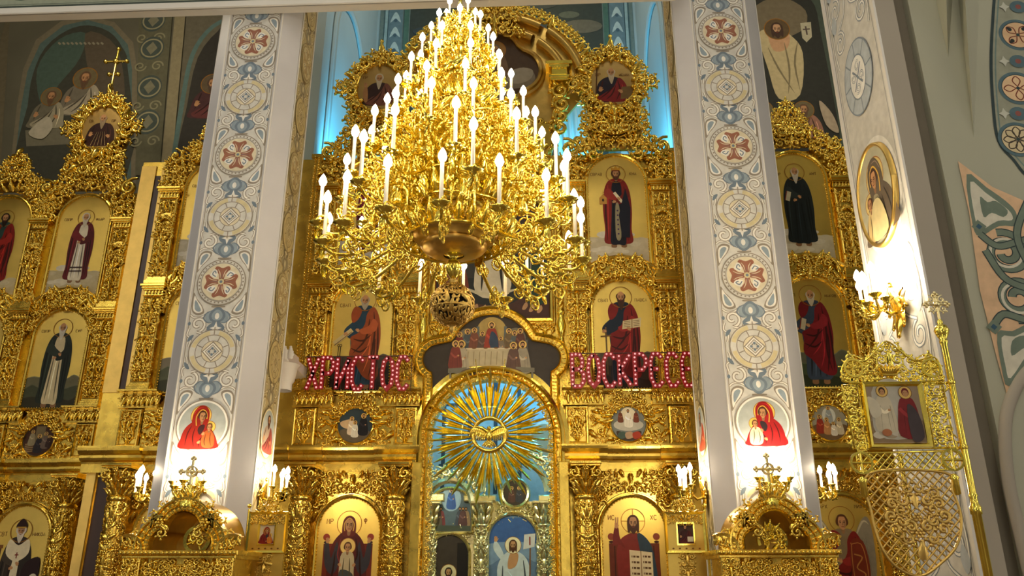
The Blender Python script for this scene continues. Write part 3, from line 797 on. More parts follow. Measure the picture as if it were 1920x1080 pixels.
def crest(label, loc, paint, seed=51, cross=False, scale=1.0):
    """carved gable crowned by an oval icon; z=0 at the crown of the upper icon's arch line"""
    r = thing('crest_icon', label, 'icon', loc, 0, 'oval icons in carved crests')
    oc, rx, rz = 1.45, .42, .52
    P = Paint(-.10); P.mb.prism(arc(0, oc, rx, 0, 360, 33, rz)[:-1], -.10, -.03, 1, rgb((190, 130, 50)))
    paint(P, oc, rx, rz); obj('painting', P.mb, [PAINT, DIMLEAF], r)
    sil = [(-.98, -.75), (-.98, -.2), (-.86, .02), (-.66, .16), (-.60, .5), (-.56, .8), (-.66, 1.1), (-.7, 1.5), (-.58, 1.95), (-.32, 2.2), (-.1, 2.38), (0, 2.62)]
    poly = np.array(sil+[(-x, z) for x, z in sil[::-1][1:]])
    lower = [(-.98, -.75), (-.98, -.15), (-.8, .1), (-.62, .3), (-.55, .78), (.55, .78), (.62, .3), (.8, .1), (.98, -.15), (.98, -.75)]
    archh = archpath(.66, .02, 20, -2)
    def board():
        m = MB(); s2 = [(x*.86, z-.04) for x, z in poly]; s2 = [q for q in s2 if q[1] > -.2]
        m.prism([(-.84, .0)]+[q for q in s2 if q[1] > .05]+[(.84, .0)], -.03, .03); 
        return m
    def wreath():
        m = MB()
        for k in range(34):
            a = k*2*PI/34; x, z = (rx+.13)*math.cos(a), oc+(rz+.13)*math.sin(a)
            s = .115+.035*(k % 3 == 0)
            place(m, (LIB[0], LIB[2], LIB[3], LIBL[0])[k % 4], x, z, -.07, s, a-PI/2+(.5 if k % 2 else -.4), k % 2 == 0, 1.4)
        for k in range(20):
            a = (k+.5)*2*PI/20; place(m, LIB[k % 4], (rx+.25)*math.cos(a), oc+(rz+.24)*math.sin(a), -.04, .10, a-PI/2, k % 2 == 0, 1.2)
        for sx in (-1, 1):
            place(m, LIB[1], sx*(rx+.34), oc-.02, -.06, .13, 0, sx < 0, 1.2); place(m, LIB[2], sx*(rx+.36), oc+.17, -.04, .09, -sx*.9, sx < 0)
        place(m, ROS, 0, oc+rz+.22, -.1, .12, 0, False, 1.2); place(m, LIBL[2], 0, oc+rz+.42, -.06, .12, 0, False, 1.3); m.blob((0, -.1, oc+rz+.57), .045, 7, 5)
        for sx in (-1, 1): place(m, LIB[2], sx*.12, oc+rz+.30, -.08, .10, -sx*.5, sx < 0); place(m, LIB[0], sx*.24, oc+rz+.18, -.08, .12, -sx*.4, sx < 0)
        return m
    def skirt():
        m = MB()
        foliage(m, lower, .112, -.05, seed, True, archh, 1.5, 1.2, 0, .12)
        for sx in (-1, 1):
            for z, s in ((.5, .13), (.78, .11)): place(m, LIB[0], sx*.57, z, -.07, s, 0, sx < 0, 1.2)
            place(m, LIB[1], sx*.86, .0, -.08, .19, 0.5*sx, sx > 0, 1.3)
        place(m, ROS, 0, .34, -.14, .13, 0, False, 1.2); place(m, LIB[0], .2, .42, -.12, .15, -.6); place(m, LIB[0], -.2, .42, -.12, .15, .6, True)
        place(m, LIBL[2], 0, .82, -.1, .17, PI, False, 1.2)
        return m
    def rim():
        m = MB(); m.sweep(arc(0, oc, rx, 360, 0, 41, rz), [(0, .03), (0, .12), (.015, .14), (.035, .12), (.04, .02)], False); return m
    k = (seed,)
    obj('backboard', cm(('xb',)+k, 'backboard', DULL, board), DULL, r)
    obj('carved_wreath', cm(('xw',)+k, 'carved_wreath', GOLD, wreath), GOLD, r)
    obj('carved_skirt', cm(('xs',)+k, 'carved_skirt', GOLD, skirt), GOLD, r)
    obj('rim', cm(('xr',)+k, 'rim', GOLD, rim), GOLD, r)
    if cross:
        m = MB(); z0 = oc+rz+.6
        m.tube([(0, -.05, z0), (0, -.05, z0+.95)], .028, 6)
        for z, w in ((z0+.62, .24), (z0+.28, .10)):
            m.tube([(-w, -.05, z), (w, -.05, z)], .028, 6)
            for q in (-1, 1): m.blob((q*w, -.05, z), .055, 7, 5)
        m.blob((0, -.05, z0+.95), .055, 7, 5); m.blob((0, -.05, z0+.62), .075, 7, 5)
        obj('cross', m, GOLD, r)
    return r
# ------------------------------------------------------------------ gables without an oval icon
def gable(label, loc, hgt=1.0, seed=61):
    r = thing('carved_gable', label, 'gable', loc, 0, 'pointed carved gables')
    poly = [(-.98, -.75), (-.98, -.2), (-.8, .08), (-.45, .3), (-.28, .5), (-.16, .75), (0, hgt), (.16, .75), (.28, .5), (.45, .3), (.8, .08), (.98, -.2), (.98, -.75)]
    def bd():
        m = MB(); m.prism([(-.84, .0), (-.7, .02), (-.38, .22), (-.2, .42), (0, hgt*.8), (.2, .42), (.38, .22), (.7, .02), (.84, 0)], -.03, .03); return m
    def fo():
        m = MB(); foliage(m, poly, .10, -.05, seed, True, archpath(.66, .02, 20, -2), 1.5, 1.2, 0, .12)
        place(m, ROS, 0, .3, -.1, .12); place(m, LIB[0], .17, .3, -.1, .13, -.6); place(m, LIB[0], -.17, .3, -.1, .13, .6, True)
        place(m, ROS, 0, hgt*.72, -.07, .09); place(m, LIBL[2], 0, hgt*.92, -.05, .09)
        for q in (-1, 1):
            for k in range(4): place(m, LIB[k], q*(.30-.065*k), hgt*(.45+.13*k), -.06, .10-.01*k, -q*.5, q < 0, 1.2)
        for sx in (-1, 1): place(m, LIB[0], sx*.8, -.02, -.07, .15, 0, sx < 0, 1.2)
        return m
    obj('backboard', cm(('gb', hgt), 'backboard', DULL, bd), DULL, r); obj('carved_foliage', cm(('gf', hgt, seed), 'carved_foliage', GOLD, fo), GOLD, r)
    return r

# ------------------------------------------------------------------ the bay: one vertical strip of the screen
Z0C, ZM, ZL, Z2, Z3, ZT = 3.41, 3.70, 4.66, 4.66, 6.62, 9.28
INSC = (110, 70, 25)
def bay(cx, Y, d, pil=('L', 'R'), cols=('L', 'R'), off=.80, coff=.76, panels=('L', 'R'), ov=None, friezes=('L', 'R'), tiers=(1, 2, 3), who=None):
    """d: paint callables and the words that tell its icons apart"""
    if 1 in tiers and d.get('p1'):
        icon_unit(d['l1'], (cx, Y, .95), .5, 1.9, d['p1'], surround=(.60, 1.35, 2.34, .08, 7))
    if 2 in tiers and d.get('p2'):
        icon_unit(d['l2'], (cx, Y, Z2), .52, 1.95, d['p2'], band=(1.42, .60, .98, .64, 17))
    if 3 in tiers and d.get('p3'):
        icon_unit(d['l3'], (cx, Y, 6.95), .53, 2.17, d['p3'])
    if d.get('pm'):
        medallion(d['lm'], (cx, Y-.03, ZM), d['pm'])
    side = {'L': -1, 'R': 1}; w = {'L': 'left of', 'R': 'right of'}
    for s in pil:
        x = cx+side[s]*off
        if d.get('p2'): pilaster('gilded carved pilaster %s the icon of %s' % (w[s], d['n2']), (x, Y, Z2), .33, 1.94, 11)
        if d.get('p3'): pilaster('gilded carved pilaster %s the icon of %s' % (w[s], d['n3']), (x, Y, Z3), .33, 1.93, 12)
    for s in cols:
        column('round gilded column with vine carving %s the icon of %s' % (w[s], d['n1']), (cx+side[s]*coff, Y-.28, 1.0), .16, 2.38)
    for s in panels:
        carved_panel('small gilded panel of carved leaves %s the round icon of %s' % (w[s], d['nm']), (cx+side[s]*.86, Y-.03, ZM), .38, .64)
    for s in friezes:
        leaf_frieze('gilded leaf frieze %s the top of the round icon of %s' % (w[s], d['nm']), (cx-.06+(.48 if s == 'R' else -1.02), Y-.08, 4.38), .66)

# painters of single icons (u across, z up inside the arch)
def st(args, kw, ground, txt):
    def f(P):
        g = ground
        if g == 'hills': hills(P, .52, 0, .62, [(92, 88, 62), (66, 66, 44), (48, 44, 30)]); zb, h = .10, 1.62
        elif g == 'dark': hills(P, .52, 0, .62, [(64, 62, 52), (48, 44, 36), (36, 28, 20)]); zb, h = .08, 1.62
        else: clouds(P, .53, 0, .72, (196, 186, 160)); zb, h = .34, 1.5
        write(P, txt[0], -.33, zb+h*.88, .055, INSC); write(P, txt[1], .33, zb+h*.88, .055, INSC)
        saint(P, kw.pop('dx', 0) if False else 0.0, zb, h, *args, **kw)
    return f
def peter(P):
    hills(P, .52, 0, .62, [(70, 66, 56), (52, 46, 38), (38, 28, 20)])
    write(P, 'СВАП', -.33, 1.52, .06, INSC); write(P, 'ПЕТРЪ', .34, 1.52, .055, INSC)
    saint(P, .02, .08, 1.68, (150, 72, 36), (38, 64, 84), (170, 160, 140), .8, True, 'scrollkey')
def paul(P):
    hills(P, .52, 0, .62, [(84, 70, 56), (60, 46, 34), (46, 30, 20)])
    write(P, 'СВАП', -.33, 1.56, .055, INSC); write(P, 'ПАВЕЛ', .34, 1.56, .055, INSC)
    saint(P, -.02, .07, 1.70, (122, 26, 22), (24, 36, 52), (70, 44, 26), 1.5, True, 'book')
def crowned(P):
    clouds(P, .53, 0, .70, (200, 188, 158))
    write(P, 'СВРАВ', -.36, 1.78, .055, INSC); write(P, 'КНАЗ', .35, 1.78, .055, INSC)
    saint(P, 0, .36, 1.56, (128, 34, 24), (18, 20, 34), (80, 50, 30), .4, False, 'church', hat='crown', style='mantle')
    P.poly([(.02, .95), (.16, 1.50), (.24, 1.1), (.2, .5), (.06, .5)], (20, 22, 36))
def maroon_hidden(P):
    clouds(P, .53, 0, .70, (170, 164, 152)); saint(P, 0, .34, 1.5, (104, 20, 30), (90, 24, 30), (120, 110, 100), 1, False, style='mantle')
def greenfriar(P):
    hills(P, .52, 0, .62, [(104, 100, 74), (66, 70, 50), (50, 48, 32)])
    write(P, 'СВПР', -.33, 1.5, .055, INSC); write(P, 'ЕФР', .33, 1.5, .055, INSC)
    saint(P, 0, .07, 1.64, (34, 42, 34), (206, 190, 150), (205, 198, 180), 1.6, True, style='mantle')
def priest(P):
    clouds(P, .53, 0, .70, (190, 176, 138)); write(P, 'СВПР', -.34, 1.62, .055, INSC); write(P, 'ИЛАР', .33, 1.62, .055, INSC)
    saint(P, .02, .30, 1.5, (96, 22, 26), (222, 212, 188), (200, 190, 170), 1.6, False, style='mantle', stole=None)
    for z in (.5, .58): P.stroke([(-.12, z), (.14, z)], .025, (60, 40, 40))
def redapostle(P):
    clouds(P, .53, 0, .5, (200, 184, 140)); saint(P, 0, .22, 1.6, (132, 28, 20), (44, 70, 66), (40, 26, 18), 1.2)
def farbeard(P):
    hills(P, .52, 0, .62, [(92, 88, 62), (60, 60, 42), (44, 40, 28)]); saint(P, 0, .08, 1.64, (120, 60, 30), (60, 40, 30), (110, 96, 80), 1.2)
def darkmonk(P):
    clouds(P, .53, 0, .8, (186, 176, 150)); write(P, 'СВ', -.4, 1.68, .05, INSC); saint(P, .18, .3, 1.5, (40, 22, 26), (90, 24, 30), (80, 60, 44), 1.2, style='mantle')
def redtunic(P):
    hills(P, .52, 0, .62, [(120, 112, 92), (80, 84, 62), (54, 56, 38)]); write(P, 'СВАП', -.33, 1.6, .055, INSC); saint(P, .16, .12, 1.66, (142, 26, 28), (120, 30, 30), (80, 56, 40), 1)
def whitebeard(P):
    hills(P, .52, 0, .62, [(96, 96, 76), (64, 76, 50), (46, 52, 32)])
    write(P, 'СВАП', -.36, 1.62, .055, INSC); write(P, 'ИАКОВ', .34, 1.6, .05, INSC)
    saint(P, -.02, .10, 1.66, (112, 22, 28), (54, 66, 84), (196, 186, 160), 1.1, True, 'codex', style='drape')
def blackrobe(P):
    clouds(P, .53, 0, .70, (200, 190, 160)); write(P, 'СВПР', -.34, 1.72, .055, INSC); write(P, 'АНТ', .34, 1.72, .055, INSC)
    saint(P, .0, .34, 1.56, (26, 34, 34), (20, 28, 30), (190, 180, 160), 1.7, True, 'codex', style='mantle')
def bishop(P):
    write(P, 'СВТ', -.34, 1.38, .07, INSC); write(P, 'НИКОЛ', .32, 1.38, .06, INSC)
    P.stroke([(-.34, .1), (-.34, 1.2)], .035, (90, 60, 30)); P.stroke([(-.38, 1.2), (-.30, 1.2)], .06, (120, 80, 40))
    saint(P, -.02, -.12, 1.72, (52, 44, 36), (44, 26, 24), (210, 200, 180), 1.1, False, hat='mitre', stole=(226, 214, 180), style='mantle')
    P.sp([(.12, .75), (.2, .95), (.42, 1.0), (.42, .55), (.2, .4)], (40, 20, 22)); P.sp([(.22, .5), (.3, .72), (.42, .7), (.44, .4)], (214, 204, 176))
def throne(P, c=(112, 40, 26)):
    for q in (-1, 1):
        P.poly([(q*.22, -.2), (q*.40, -.2), (q*.40, 1.02), (q*.22, 1.02)], c); P.stroke([(q*.31, .0), (q*.31, .98)], .02, dk(c))
        P.ell(q*.36, 1.12, .055, .055, lt(c, 1.3)); P.ell(q*.36, 1.04, .04, .02, dk(c)); P.poly([(q*.2, .28), (q*.47, .26), (q*.47, .40), (q*.2, .42)], dk(c, .8))
        P.ell(q*.46, .33, .05, .07, lt(c, 1.1))
    P.poly([(-.46, .0), (.46, 0), (.46, .24), (-.46, .24)], dk(c, .75))
def virgin_throned(P):
    P.dz = .17
    throne(P); write(P, 'МР', -.31, 1.33, .075, (150, 90, 30)); write(P, 'ФУ', .31, 1.33, .09, (150, 90, 30))
    rb = (86, 26, 26)
    P.ring(0, 1.33, .2, .012, (170, 110, 30))
    S = P.sp
    S([(-.1, 1.2), (-.27, .98), (-.3, .6), (-.40, .2), (-.36, -.1), (.36, -.1), (.40, .2), (.3, .6), (.27, .98), (.1, 1.2)], rb)
    for q in (-1, 1):
        S([(q*.18, 1.05), (q*.26, .8), (q*.3, .95), (q*.33, 1.06), (q*.38, 1.02), (q*.36, .7), (q*.24, .55), (q*.14, .7)], (54, 52, 60)); hand(P, q*.335, 1.04, .05, -.1*q)
    f = lambda p: p
    folds(P, f, [[(-.2, .9), (-.22, .6), (-.3, .2)], [(.2, .9), (.22, .6), (.3, .2)], [(-.1, .4), (-.2, .2), (-.24, -.05)], [(.1, .4), (.2, .2), (.24, -.05)], [(0, .3), (-.05, .1), (-.02, -.08)], [(-.12, 1.1), (-.16, .85), (-.1, .7)], [(.12, 1.1), (.16, .85), (.1, .7)]], rb, .025, 1)
    head(P, 0, 1.31, .105, (60, 30, 20), 0, False, False, None, SKIN, None, veil=(104, 34, 28))
    P.ell(0, .98, .125, .125, (236, 204, 120)); P.ring(0, .98, .125, .01, (150, 90, 30))
    S([(-.09, .87), (-.12, .6), (-.1, .36), (.1, .36), (.12, .6), (.09, .87)], (190, 176, 140)); S([(-.1, .62), (-.1, .4), (.1, .36), (.1, .56)], (70, 72, 70))
    folds(P, f, [[(-.05, .8), (-.06, .6), (-.04, .4)], [(.04, .8), (.05, .6), (.05, .4)]], (170, 150, 110), .016, 1)
    head(P, 0, .96, .072, (80, 46, 24), 0, False, False, None, SKIN, None)
    for q in (-1, 1): P.ell(q*.05, .33, .03, .05, SKIN, n=10); hand(P, q*.1, .68, .035, -.8*q)
def christ_throned(P):
    P.dz = .17
    throne(P, (104, 44, 26)); write(P, 'ИС', -.34, 1.38, .07, (150, 90, 30)); write(P, 'ХС', .34, 1.38, .07, (150, 90, 30))
    P.ring(0, 1.36, .19, .012, (170, 110, 30)); P.stroke([(-.19, 1.36), (.19, 1.36)], .012, (190, 130, 50)); P.stroke([(0, 1.36), (0, 1.55)], .012, (190, 130, 50))
    S = P.sp; rd, bl = (128, 44, 38), (44, 62, 76)
    S([(-.09, 1.16), (-.25, 1.02), (-.28, .7), (-.2, .3), (.2, .3), (.28, .7), (.25, 1.02), (.09, 1.16)], rd)
    S([(-.24, 1.0), (-.34, 1.0), (-.30, 1.26), (-.24, 1.26), (-.22, 1.1), (-.14, .95)], dk(rd, .9)); hand(P, -.27, 1.26, .05, 0)
    P.stroke([(-.28, 1.3), (-.275, 1.42)], .02, SKIN); P.stroke([(-.25, 1.3), (-.24, 1.42)], .02, SKIN)
    S([(.06, 1.17), (.25, 1.03), (.33, .7), (.36, .2), (.3, -.15), (-.3, -.15), (-.32, .2), (-.24, .42), (-.02, .52), (.1, .75)], bl)
    folds(P, lambda p: p, [[(-.2, .38), (-.05, .3), (.1, .34)], [(-.25, .3), (-.2, .1), (-.22, -.1)], [(-.05, .3), (-.02, .1), (-.06, -.1)], [(.2, .9), (.26, .6), (.25, .3)], [(.1, .4), (.16, .15), (.12, -.1)], [(.25, .3), (.28, .1), (.24, -.1)], [(-.26, .16), (0, .12), (.2, .2)]], bl, .028, 1)
    P.poly([(-.08, .42), (.28, .40), (.28, .88), (-.08, .92)], (222, 206, 166)); P.stroke([(.1, .41), (.1, .9)], .012, (130, 90, 50))
    for k in range(5):
        z = .82-.085*k
        for x in (-.05, .13): P.stroke([(x, z), (x+.12, z-.006)], .03, (96, 66, 40)); P.stroke([(x+.02, z-.02), (x+.02, z+.02)], .012, (222, 206, 166)); P.stroke([(x+.07, z-.02), (x+.07, z+.02)], .012, (222, 206, 166))
    hand(P, .2, .42, .05, .4)
    head(P, 0, 1.33, .105, (74, 40, 22), .7, False, True, None, SKIN, None)
def archangel(P):
    P.dz = .17
    write(P, 'СВАРХ', -.3, 1.55, .055, INSC); write(P, 'МИХ', .3, 1.55, .055, INSC)
    for q in (-1, 1):
        P.sp([(q*.12, 1.0), (q*.3, 1.36), (q*.42, 1.40), (q*.46, 1.1), (q*.44, .6), (q*.34, .3), (q*.3, .7), (q*.14, .9)], (136, 128, 110))
        for k in range(5): P.stroke([(q*(.22+.03*k), 1.1), (q*(.40-.01*k), .95-.14*k)], .014, (86, 78, 66), True)
        P.stroke([(q*.14, 1.02), (q*.32, 1.34), (q*.42, 1.3)], .03, (190, 180, 150), True, 4)
    P.ring(0, 1.38, .2, .01, (160, 100, 30))
    saint(P, 0, -.28, 1.74, (122, 30, 26), (130, 112, 84), (84, 48, 24), 0, halo=None, long=False)
    P.sp([(.1, 1.05), (.05, .7), (.08, .3), (.2, .1), (.3, .3), (.34, .7), (.28, 1.05)], (116, 44, 26)); P.stroke(sp([(.1, 1.0), (.08, .7), (.1, .35), (.2, .16), (.28, .35), (.3, .7), (.25, 1.0), (.1, 1.0)], 3), .012, (180, 120, 60))
    P.stroke([(.12, .85), (.24, .8), (.14, .65), (.26, .55), (.16, .4)], .02, (176, 120, 60), smooth=4)
# round scenes
def m_angelchild(P, cz, r):
    P.ell(0, cz, r*.98, r*.98, (48, 62, 70)); P.sp([(-.25, cz-.08), (0, cz-.05), (.25, cz-.1), (.18, cz-.22), (0, cz-.28), (-.18, cz-.22)], (96, 84, 66))
    P.sp([(-.07, cz+.1), (-.25, cz+.06), (-.22, cz-.02), (-.1, cz-.05)], (200, 170, 130)); mini(P, -.06, cz-.16, .3, (216, 196, 170)); mini(P, .0, cz-.2, .27, (220, 214, 196)); mini(P, .14, cz-.17, .36, (26, 24, 30))
def m_radiant(P, cz, r):
    P.ell(0, cz, r*.98, r*.98, (120, 126, 122)); P.ell(0, cz+.08, .15, .2, (232, 222, 190)); P.ell(0, cz-.02, .25, .1, (190, 186, 170))
    mini(P, 0, cz-.06, .3, (236, 230, 212), None); mini(P, -.13, cz+.02, .2, (116, 64, 40), None); mini(P, .13, cz+.02, .2, (120, 60, 40), None)
    P.sp([(-.2, cz-.12), (0, cz-.16), (.2, cz-.12), (.16, cz-.24), (0, cz-.28), (-.16, cz-.24)], (70, 52, 40))
    for x, c in ((-.12, (70, 90, 80)), (0, (180, 150, 120)), (.12, (170, 60, 36))): P.sp([(x-.06, cz-.16), (x+.04, cz-.13), (x+.08, cz-.22), (x-.04, cz-.25)], c)
def m_three(P, cz, r):
    P.ell(0, cz, r*.98, r*.98, (150, 146, 130)); P.sp([(-.27, cz-.05), (0, cz-.02), (.27, cz-.05), (.2, cz-.22), (0, cz-.28), (-.2, cz-.22)], (108, 84, 56))
    P.ell(0, cz+.12, .11, .13, (206, 208, 200)); mini(P, .0, cz, .26, (150, 156, 156)); mini(P, -.16, cz-.18, .3, (146, 50, 34)); mini(P, -.05, cz-.2, .27, (180, 130, 80)); mini(P, .15, cz-.2, .27, (190, 178, 150)); mini(P, .05, cz-.22, .22, (206, 200, 186))
def m_temple(P, cz, r):
    P.ell(0, cz, r*.98, r*.98, (66, 40, 26)); P.poly([(-.08, cz-.05), (.1, cz-.05), (.1, cz+.26), (-.08, cz+.26)], (120, 104, 72))
    for k in range(5): P.stroke([(-.24, cz-.22+.035*k), (-.08, cz-.2+.035*k)], .02, (150, 124, 84))
    mini(P, .01, cz-.24, .34, (42, 38, 42)); mini(P, -.13, cz-.1, .28, (146, 134, 104)); mini(P, .13, cz-.16, .3, (110, 92, 80)); mini(P, .2, cz-.14, .22, (60, 40, 34))
def m_nativity(P, cz, r):
    P.ell(0, cz, r*.98, r*.98, (112, 66, 52)); mini(P, -.12, cz-.1, .3, (150, 84, 78)); mini(P, -.02, cz-.17, .3, (170, 120, 110)); mini(P, .13, cz-.12, .3, (60, 44, 44)); P.ell(-.05, cz-.17, .16, .05, (196, 170, 140))
# oval old men
def o_tablet(P, oc, rx, rz): bust(P, -.02, oc-.42, .80, (130, 36, 38), (36, 30, 44), (190, 176, 150), 1.8, True, False, True, True); write(P, 'ПР', -.27, oc+.15, .07, INSC); write(P, 'ИСАИА', .24, oc+.15, .05, INSC)
def o_bless(P, oc, rx, rz): bust(P, .0, oc-.40, .74, (120, 74, 64), (58, 40, 40), (196, 184, 160), 1.9, False, True); write(P, 'ПР', -.27, oc+.2, .06, INSC)
def o_stripes(P, oc, rx, rz): bust(P, .0, oc-.42, .80, (58, 30, 24), (50, 26, 24), (150, 130, 100), 1.7, True, stripes=(205, 176, 120)); write(P, 'СВ', -.25, oc+.15, .06, INSC); write(P, 'ПР', .25, oc+.15, .06, INSC)
# ------------------------------------------------------------------ bays of the screen
YC, YR = 13.5, 14.8
bay(A-2.3, YC, dict(
    p1=virgin_throned, l1='arched icon of the enthroned Virgin holding the Child on her lap', n1='the enthroned Virgin',
    p2=peter, l2='arched icon of the saint in blue and orange holding keys', n2='the saint with the keys',
    p3=maroon_hidden, l3='upper arched icon of a maroon-robed saint half hidden behind the chandelier', n3='the maroon saint behind the chandelier',
    pm=m_angelchild, lm='round icon of an angel, a child and a dark-robed figure', nm='the angel and child'))
bay(A+2.3, YC, dict(
    p1=christ_throned, l1='arched icon of the enthroned Christ blessing over an open book', n1='the enthroned Christ',
    p2=paul, l2='arched icon of the red-cloaked saint with sword and open book', n2='the saint with sword and book',
    p3=crowned, l3='upper arched icon of a crowned saint holding a small church', n3='the crowned saint',
    pm=m_radiant, lm='round icon of a white figure in a bright glory above the clouds', nm='the radiant white figure'))
crest('carved gold crest with an oval icon of a blessing white-bearded elder, left of the chandelier', (A-2.28, YC, ZT), o_bless, 51)
crest('carved gold crest with an oval icon of an elder holding staff and tablet', (A+2.32, YC, ZT), o_tablet, 52)
for s, n in ((-1, 'left pillar beside the saint with the keys'), (1, 'right pillar beside the crowned saint')):
    bead_column('narrow beaded gold strip next to the %s' % n, (A+s*3.38, YC, Z2), .17, 4.6)
cornice('gold moulded cornice above the enthroned Virgin', (A-2.37, YC, Z0C), [(-1.35, -.98, .08), (-.98, -.42, .05), (-.42, .45, .0), (.45, 1.2, .07)])
cornice('gold moulded cornice above the enthroned Christ', (A+2.37, YC, Z0C), [(-1.2, -.45, .07), (-.45, .42, .0), (.42, .98, .05), (.98, 1.35, .08)])
# right aisle
RX = 4.80
bay(RX, YC, dict(
    p1=archangel, l1='arched icon of a winged archangel with a red shield', n1='the archangel',
    p2=whitebeard, l2='arched icon of a white-bearded saint in maroon and blue, right of the right pillar', n2='the white-bearded saint in maroon',
    p3=blackrobe, l3='upper arched icon of a bald bearded saint all in black, right of the right pillar', n3='the saint in black',
    pm=m_three, lm='round icon of pale and red figures around a pale glory, beside the gilded icon stand', nm='the pale glory'),
    pil=('L', 'R'), cols=('L', 'R'))
gable('pointed carved gold gable above the saint in black', (RX, YC, ZT), 1.05, 61)
cornice('gold moulded cornice above the winged archangel', (RX, YC, Z0C), [(-1.1, -.4, .06), (-.4, .4, 0), (.4, 1.15, .06)])
# left aisle: the projecting bay beside the pillar and the deeper bays
LX = -6.13
bay(LX, YC, dict(
    p1=lambda P: (archangel(P)), l1='arched icon of a grey-winged angel partly behind the left kiosk', n1='the grey-winged angel',
    p2=redtunic, l2='arched icon of a saint in red cut off by the left pillar', n2='the saint in red at the left pillar',
    p3=darkmonk, l3='upper arched icon of a dark-robed saint cut off by the left pillar', n3='the dark saint at the left pillar',
    pm=m_nativity, lm='round icon of rosy figures round a cradle, cut off by the left pillar', nm='the rosy figures'),
    pil=('L',), cols=('L',), panels=('L',), friezes=('L', 'R'))
gable('carved gold gable rising behind the left pillar', (LX, YC, ZT), 1.25, 62)
cornice('bright gold cornice of the projecting bay left of the left pillar', (LX, YC, Z0C), [(-1.55, -.5, .12), (-.5, .9, .06)])
DX = -9.36
bay(DX, YR, dict(
    p1=bishop, l1='arched icon of a bishop in a dark mitre with a white stole', n1='the bishop',
    p2=greenfriar, l2='arched icon of a white-bearded saint in dark green over cream', n2='the saint in dark green',
    p3=priest, l3='upper arched icon of a maroon-mantled saint in a white robe', n3='the saint in maroon and white',
    pm=m_temple, lm='round icon of dark figures before temple steps', nm='the temple steps'),
    off=.86, coff=.86)
crest('carved gold crest with an oval icon of a striped-robed elder, topped by a cross', (DX, YR, ZT), o_stripes, 53, True)
FX = -11.05
bay(FX, YR, dict(
    p2=farbeard, l2='arched icon of a brown-robed saint at the left edge', n2='the brown saint at the left edge',
    p3=redapostle, l3='upper arched icon of a saint in red over green at the left edge', n3='the saint in red over green'),
    pil=('L',), cols=(), panels=(), friezes=())
gable('small carved gold gable above the saint in red over green', (FX, YR, ZT), .95, 63)
cornice('gold moulded cornice above the bishop', (DX, YR, Z0C), [(-2.6, -.5, .05), (-.5, .55, 0), (.55, 1.25, .06)])

# boards that carry the gilded screen
m = MB()
for a, b in ((-3.95, -1.09), (1.09, 3.95)): m.box(A+a, A+b, YC, YC+.3, 0, 9.2)
up = np.vstack((arc(A, 3.82, 1.09, 180, 0, 30), [(A+1.09, 9.9), (A-1.09, 9.9)]))
m.prism(up, YC, YC+.3)
struct('wall_screen_center', m, BOARD)
m = MB(); m.box(3.66, 5.98, YC, YC+.3, 0, 9.2); struct('wall_screen_right', m, BOARD)
m = MB(); m.box(-7.62, -5.0, YC, YC+.3, 0, 9.2); m.box(-7.62, -7.4, YC+.3, YR+.2, 0, 9.2)
m.box(-7.62, -7.34, YC-.03, YC, Z2, 9.1, 1); m.box(-7.22, -7.1, YC-.03, YC, Z2, 9.1, 1)
m.box(-7.34, -7.22, YC-.006, YC-.001, Z2, 8.9, 2)  # dark strip paints in the shadow of a slit; nothing is cut
m.box(-7.62, -7.46, YC-.06, YC, 1, 3.3, 1); m.box(-7.44, -7.14, YC-.004, YC, 1, 3.3, 2)  # the dark strip here paints in dark reflections on the pier
struct('wall_screen_left', m, [BOARD, DULL, plain('painted shade and reflection', (58, 30, 12), .3)])
m = MB(); m.box(-13, -7.62, YR, YR+.3, 0, 9.2); struct('wall_screen_far_left', m, BOARD)

# ------------------------------------------------------------------ central arch, supper panel, rays
r = thing('carved_archivolt', 'wide gilded arch of leaf carving around the open royal gate', 'arch', (A, YC-.17, 0))
ap = arc(0, 3.82, 1.09, 180, 0, 40); ap2 = np.vstack(([(-1.09, 1.0)], ap, [(1.09, 1.0)]))
m = MB(); m.sweep(ap2, [(-.06, -.45), (-.06, .06), (-.03, .09), (.0, .06), (.0, .03), (.04, .03), (.21, .0)], False)
m.sweep(np.vstack(([(-1.18, 3.3)], arc(0, 3.80, 1.18, 180, 0, 40), [(1.18, 3.3)])), [(-.06, -.17), (-.06, .02), (-.03, .03), (-.03, .08), (.0, .11), (.04, .08), (.06, .0), (.06, -.17)], False)
obj('moulding', m, GOLD, r)
m = MB()
for x, z in along(arc(0, 3.80, 1.125, 186, -6, 60), .08):
    a = math.atan2(z-3.82, x); place(m, LIBL[2], x, z, -.03, .048, a-PI/2, False, 1.2)
obj('leaf_band', m, GOLD, r)
m = MB()
f = MB(); foliage(f, [(-.05, .0), (.05, .0), (.05, 6.0), (-.05, 6.0)], .038, 0, 71, False, None, 1.5, 1.0)
L0 = 2.85
def bend(V):
    s = V[:, 2]; x = V[:, 0]; out = np.zeros_like(V); R = 1.03
    s1 = L0; al = PI*R
    i = s < s1; out[i, 0] = -R-x[i]; out[i, 2] = 1.0+s[i]-.03*0
    j = (s >= s1) & (s < s1+al); a = PI-(s[j]-s1)/R; out[j, 0] = (R+x[j])*np.cos(a); out[j, 2] = 3.82+(R+x[j])*np.sin(a)
    k = s >= s1+al; out[k, 0] = R+x[k]; out[k, 2] = 3.82-(s[k]-s1-al)
    out[:, 1] = V[:, 1]-.04
    return out
f2 = MB(); foliage(f2, [(-.06, .0), (.06, .0), (.06, 2.85*2+PI*1.03), (-.06, 2.85*2+PI*1.03)], .04, 0, 72, False, None, 1.5, 1.0)
m.merge(f2, bend); obj('carved_edge', m, GOLD, r)
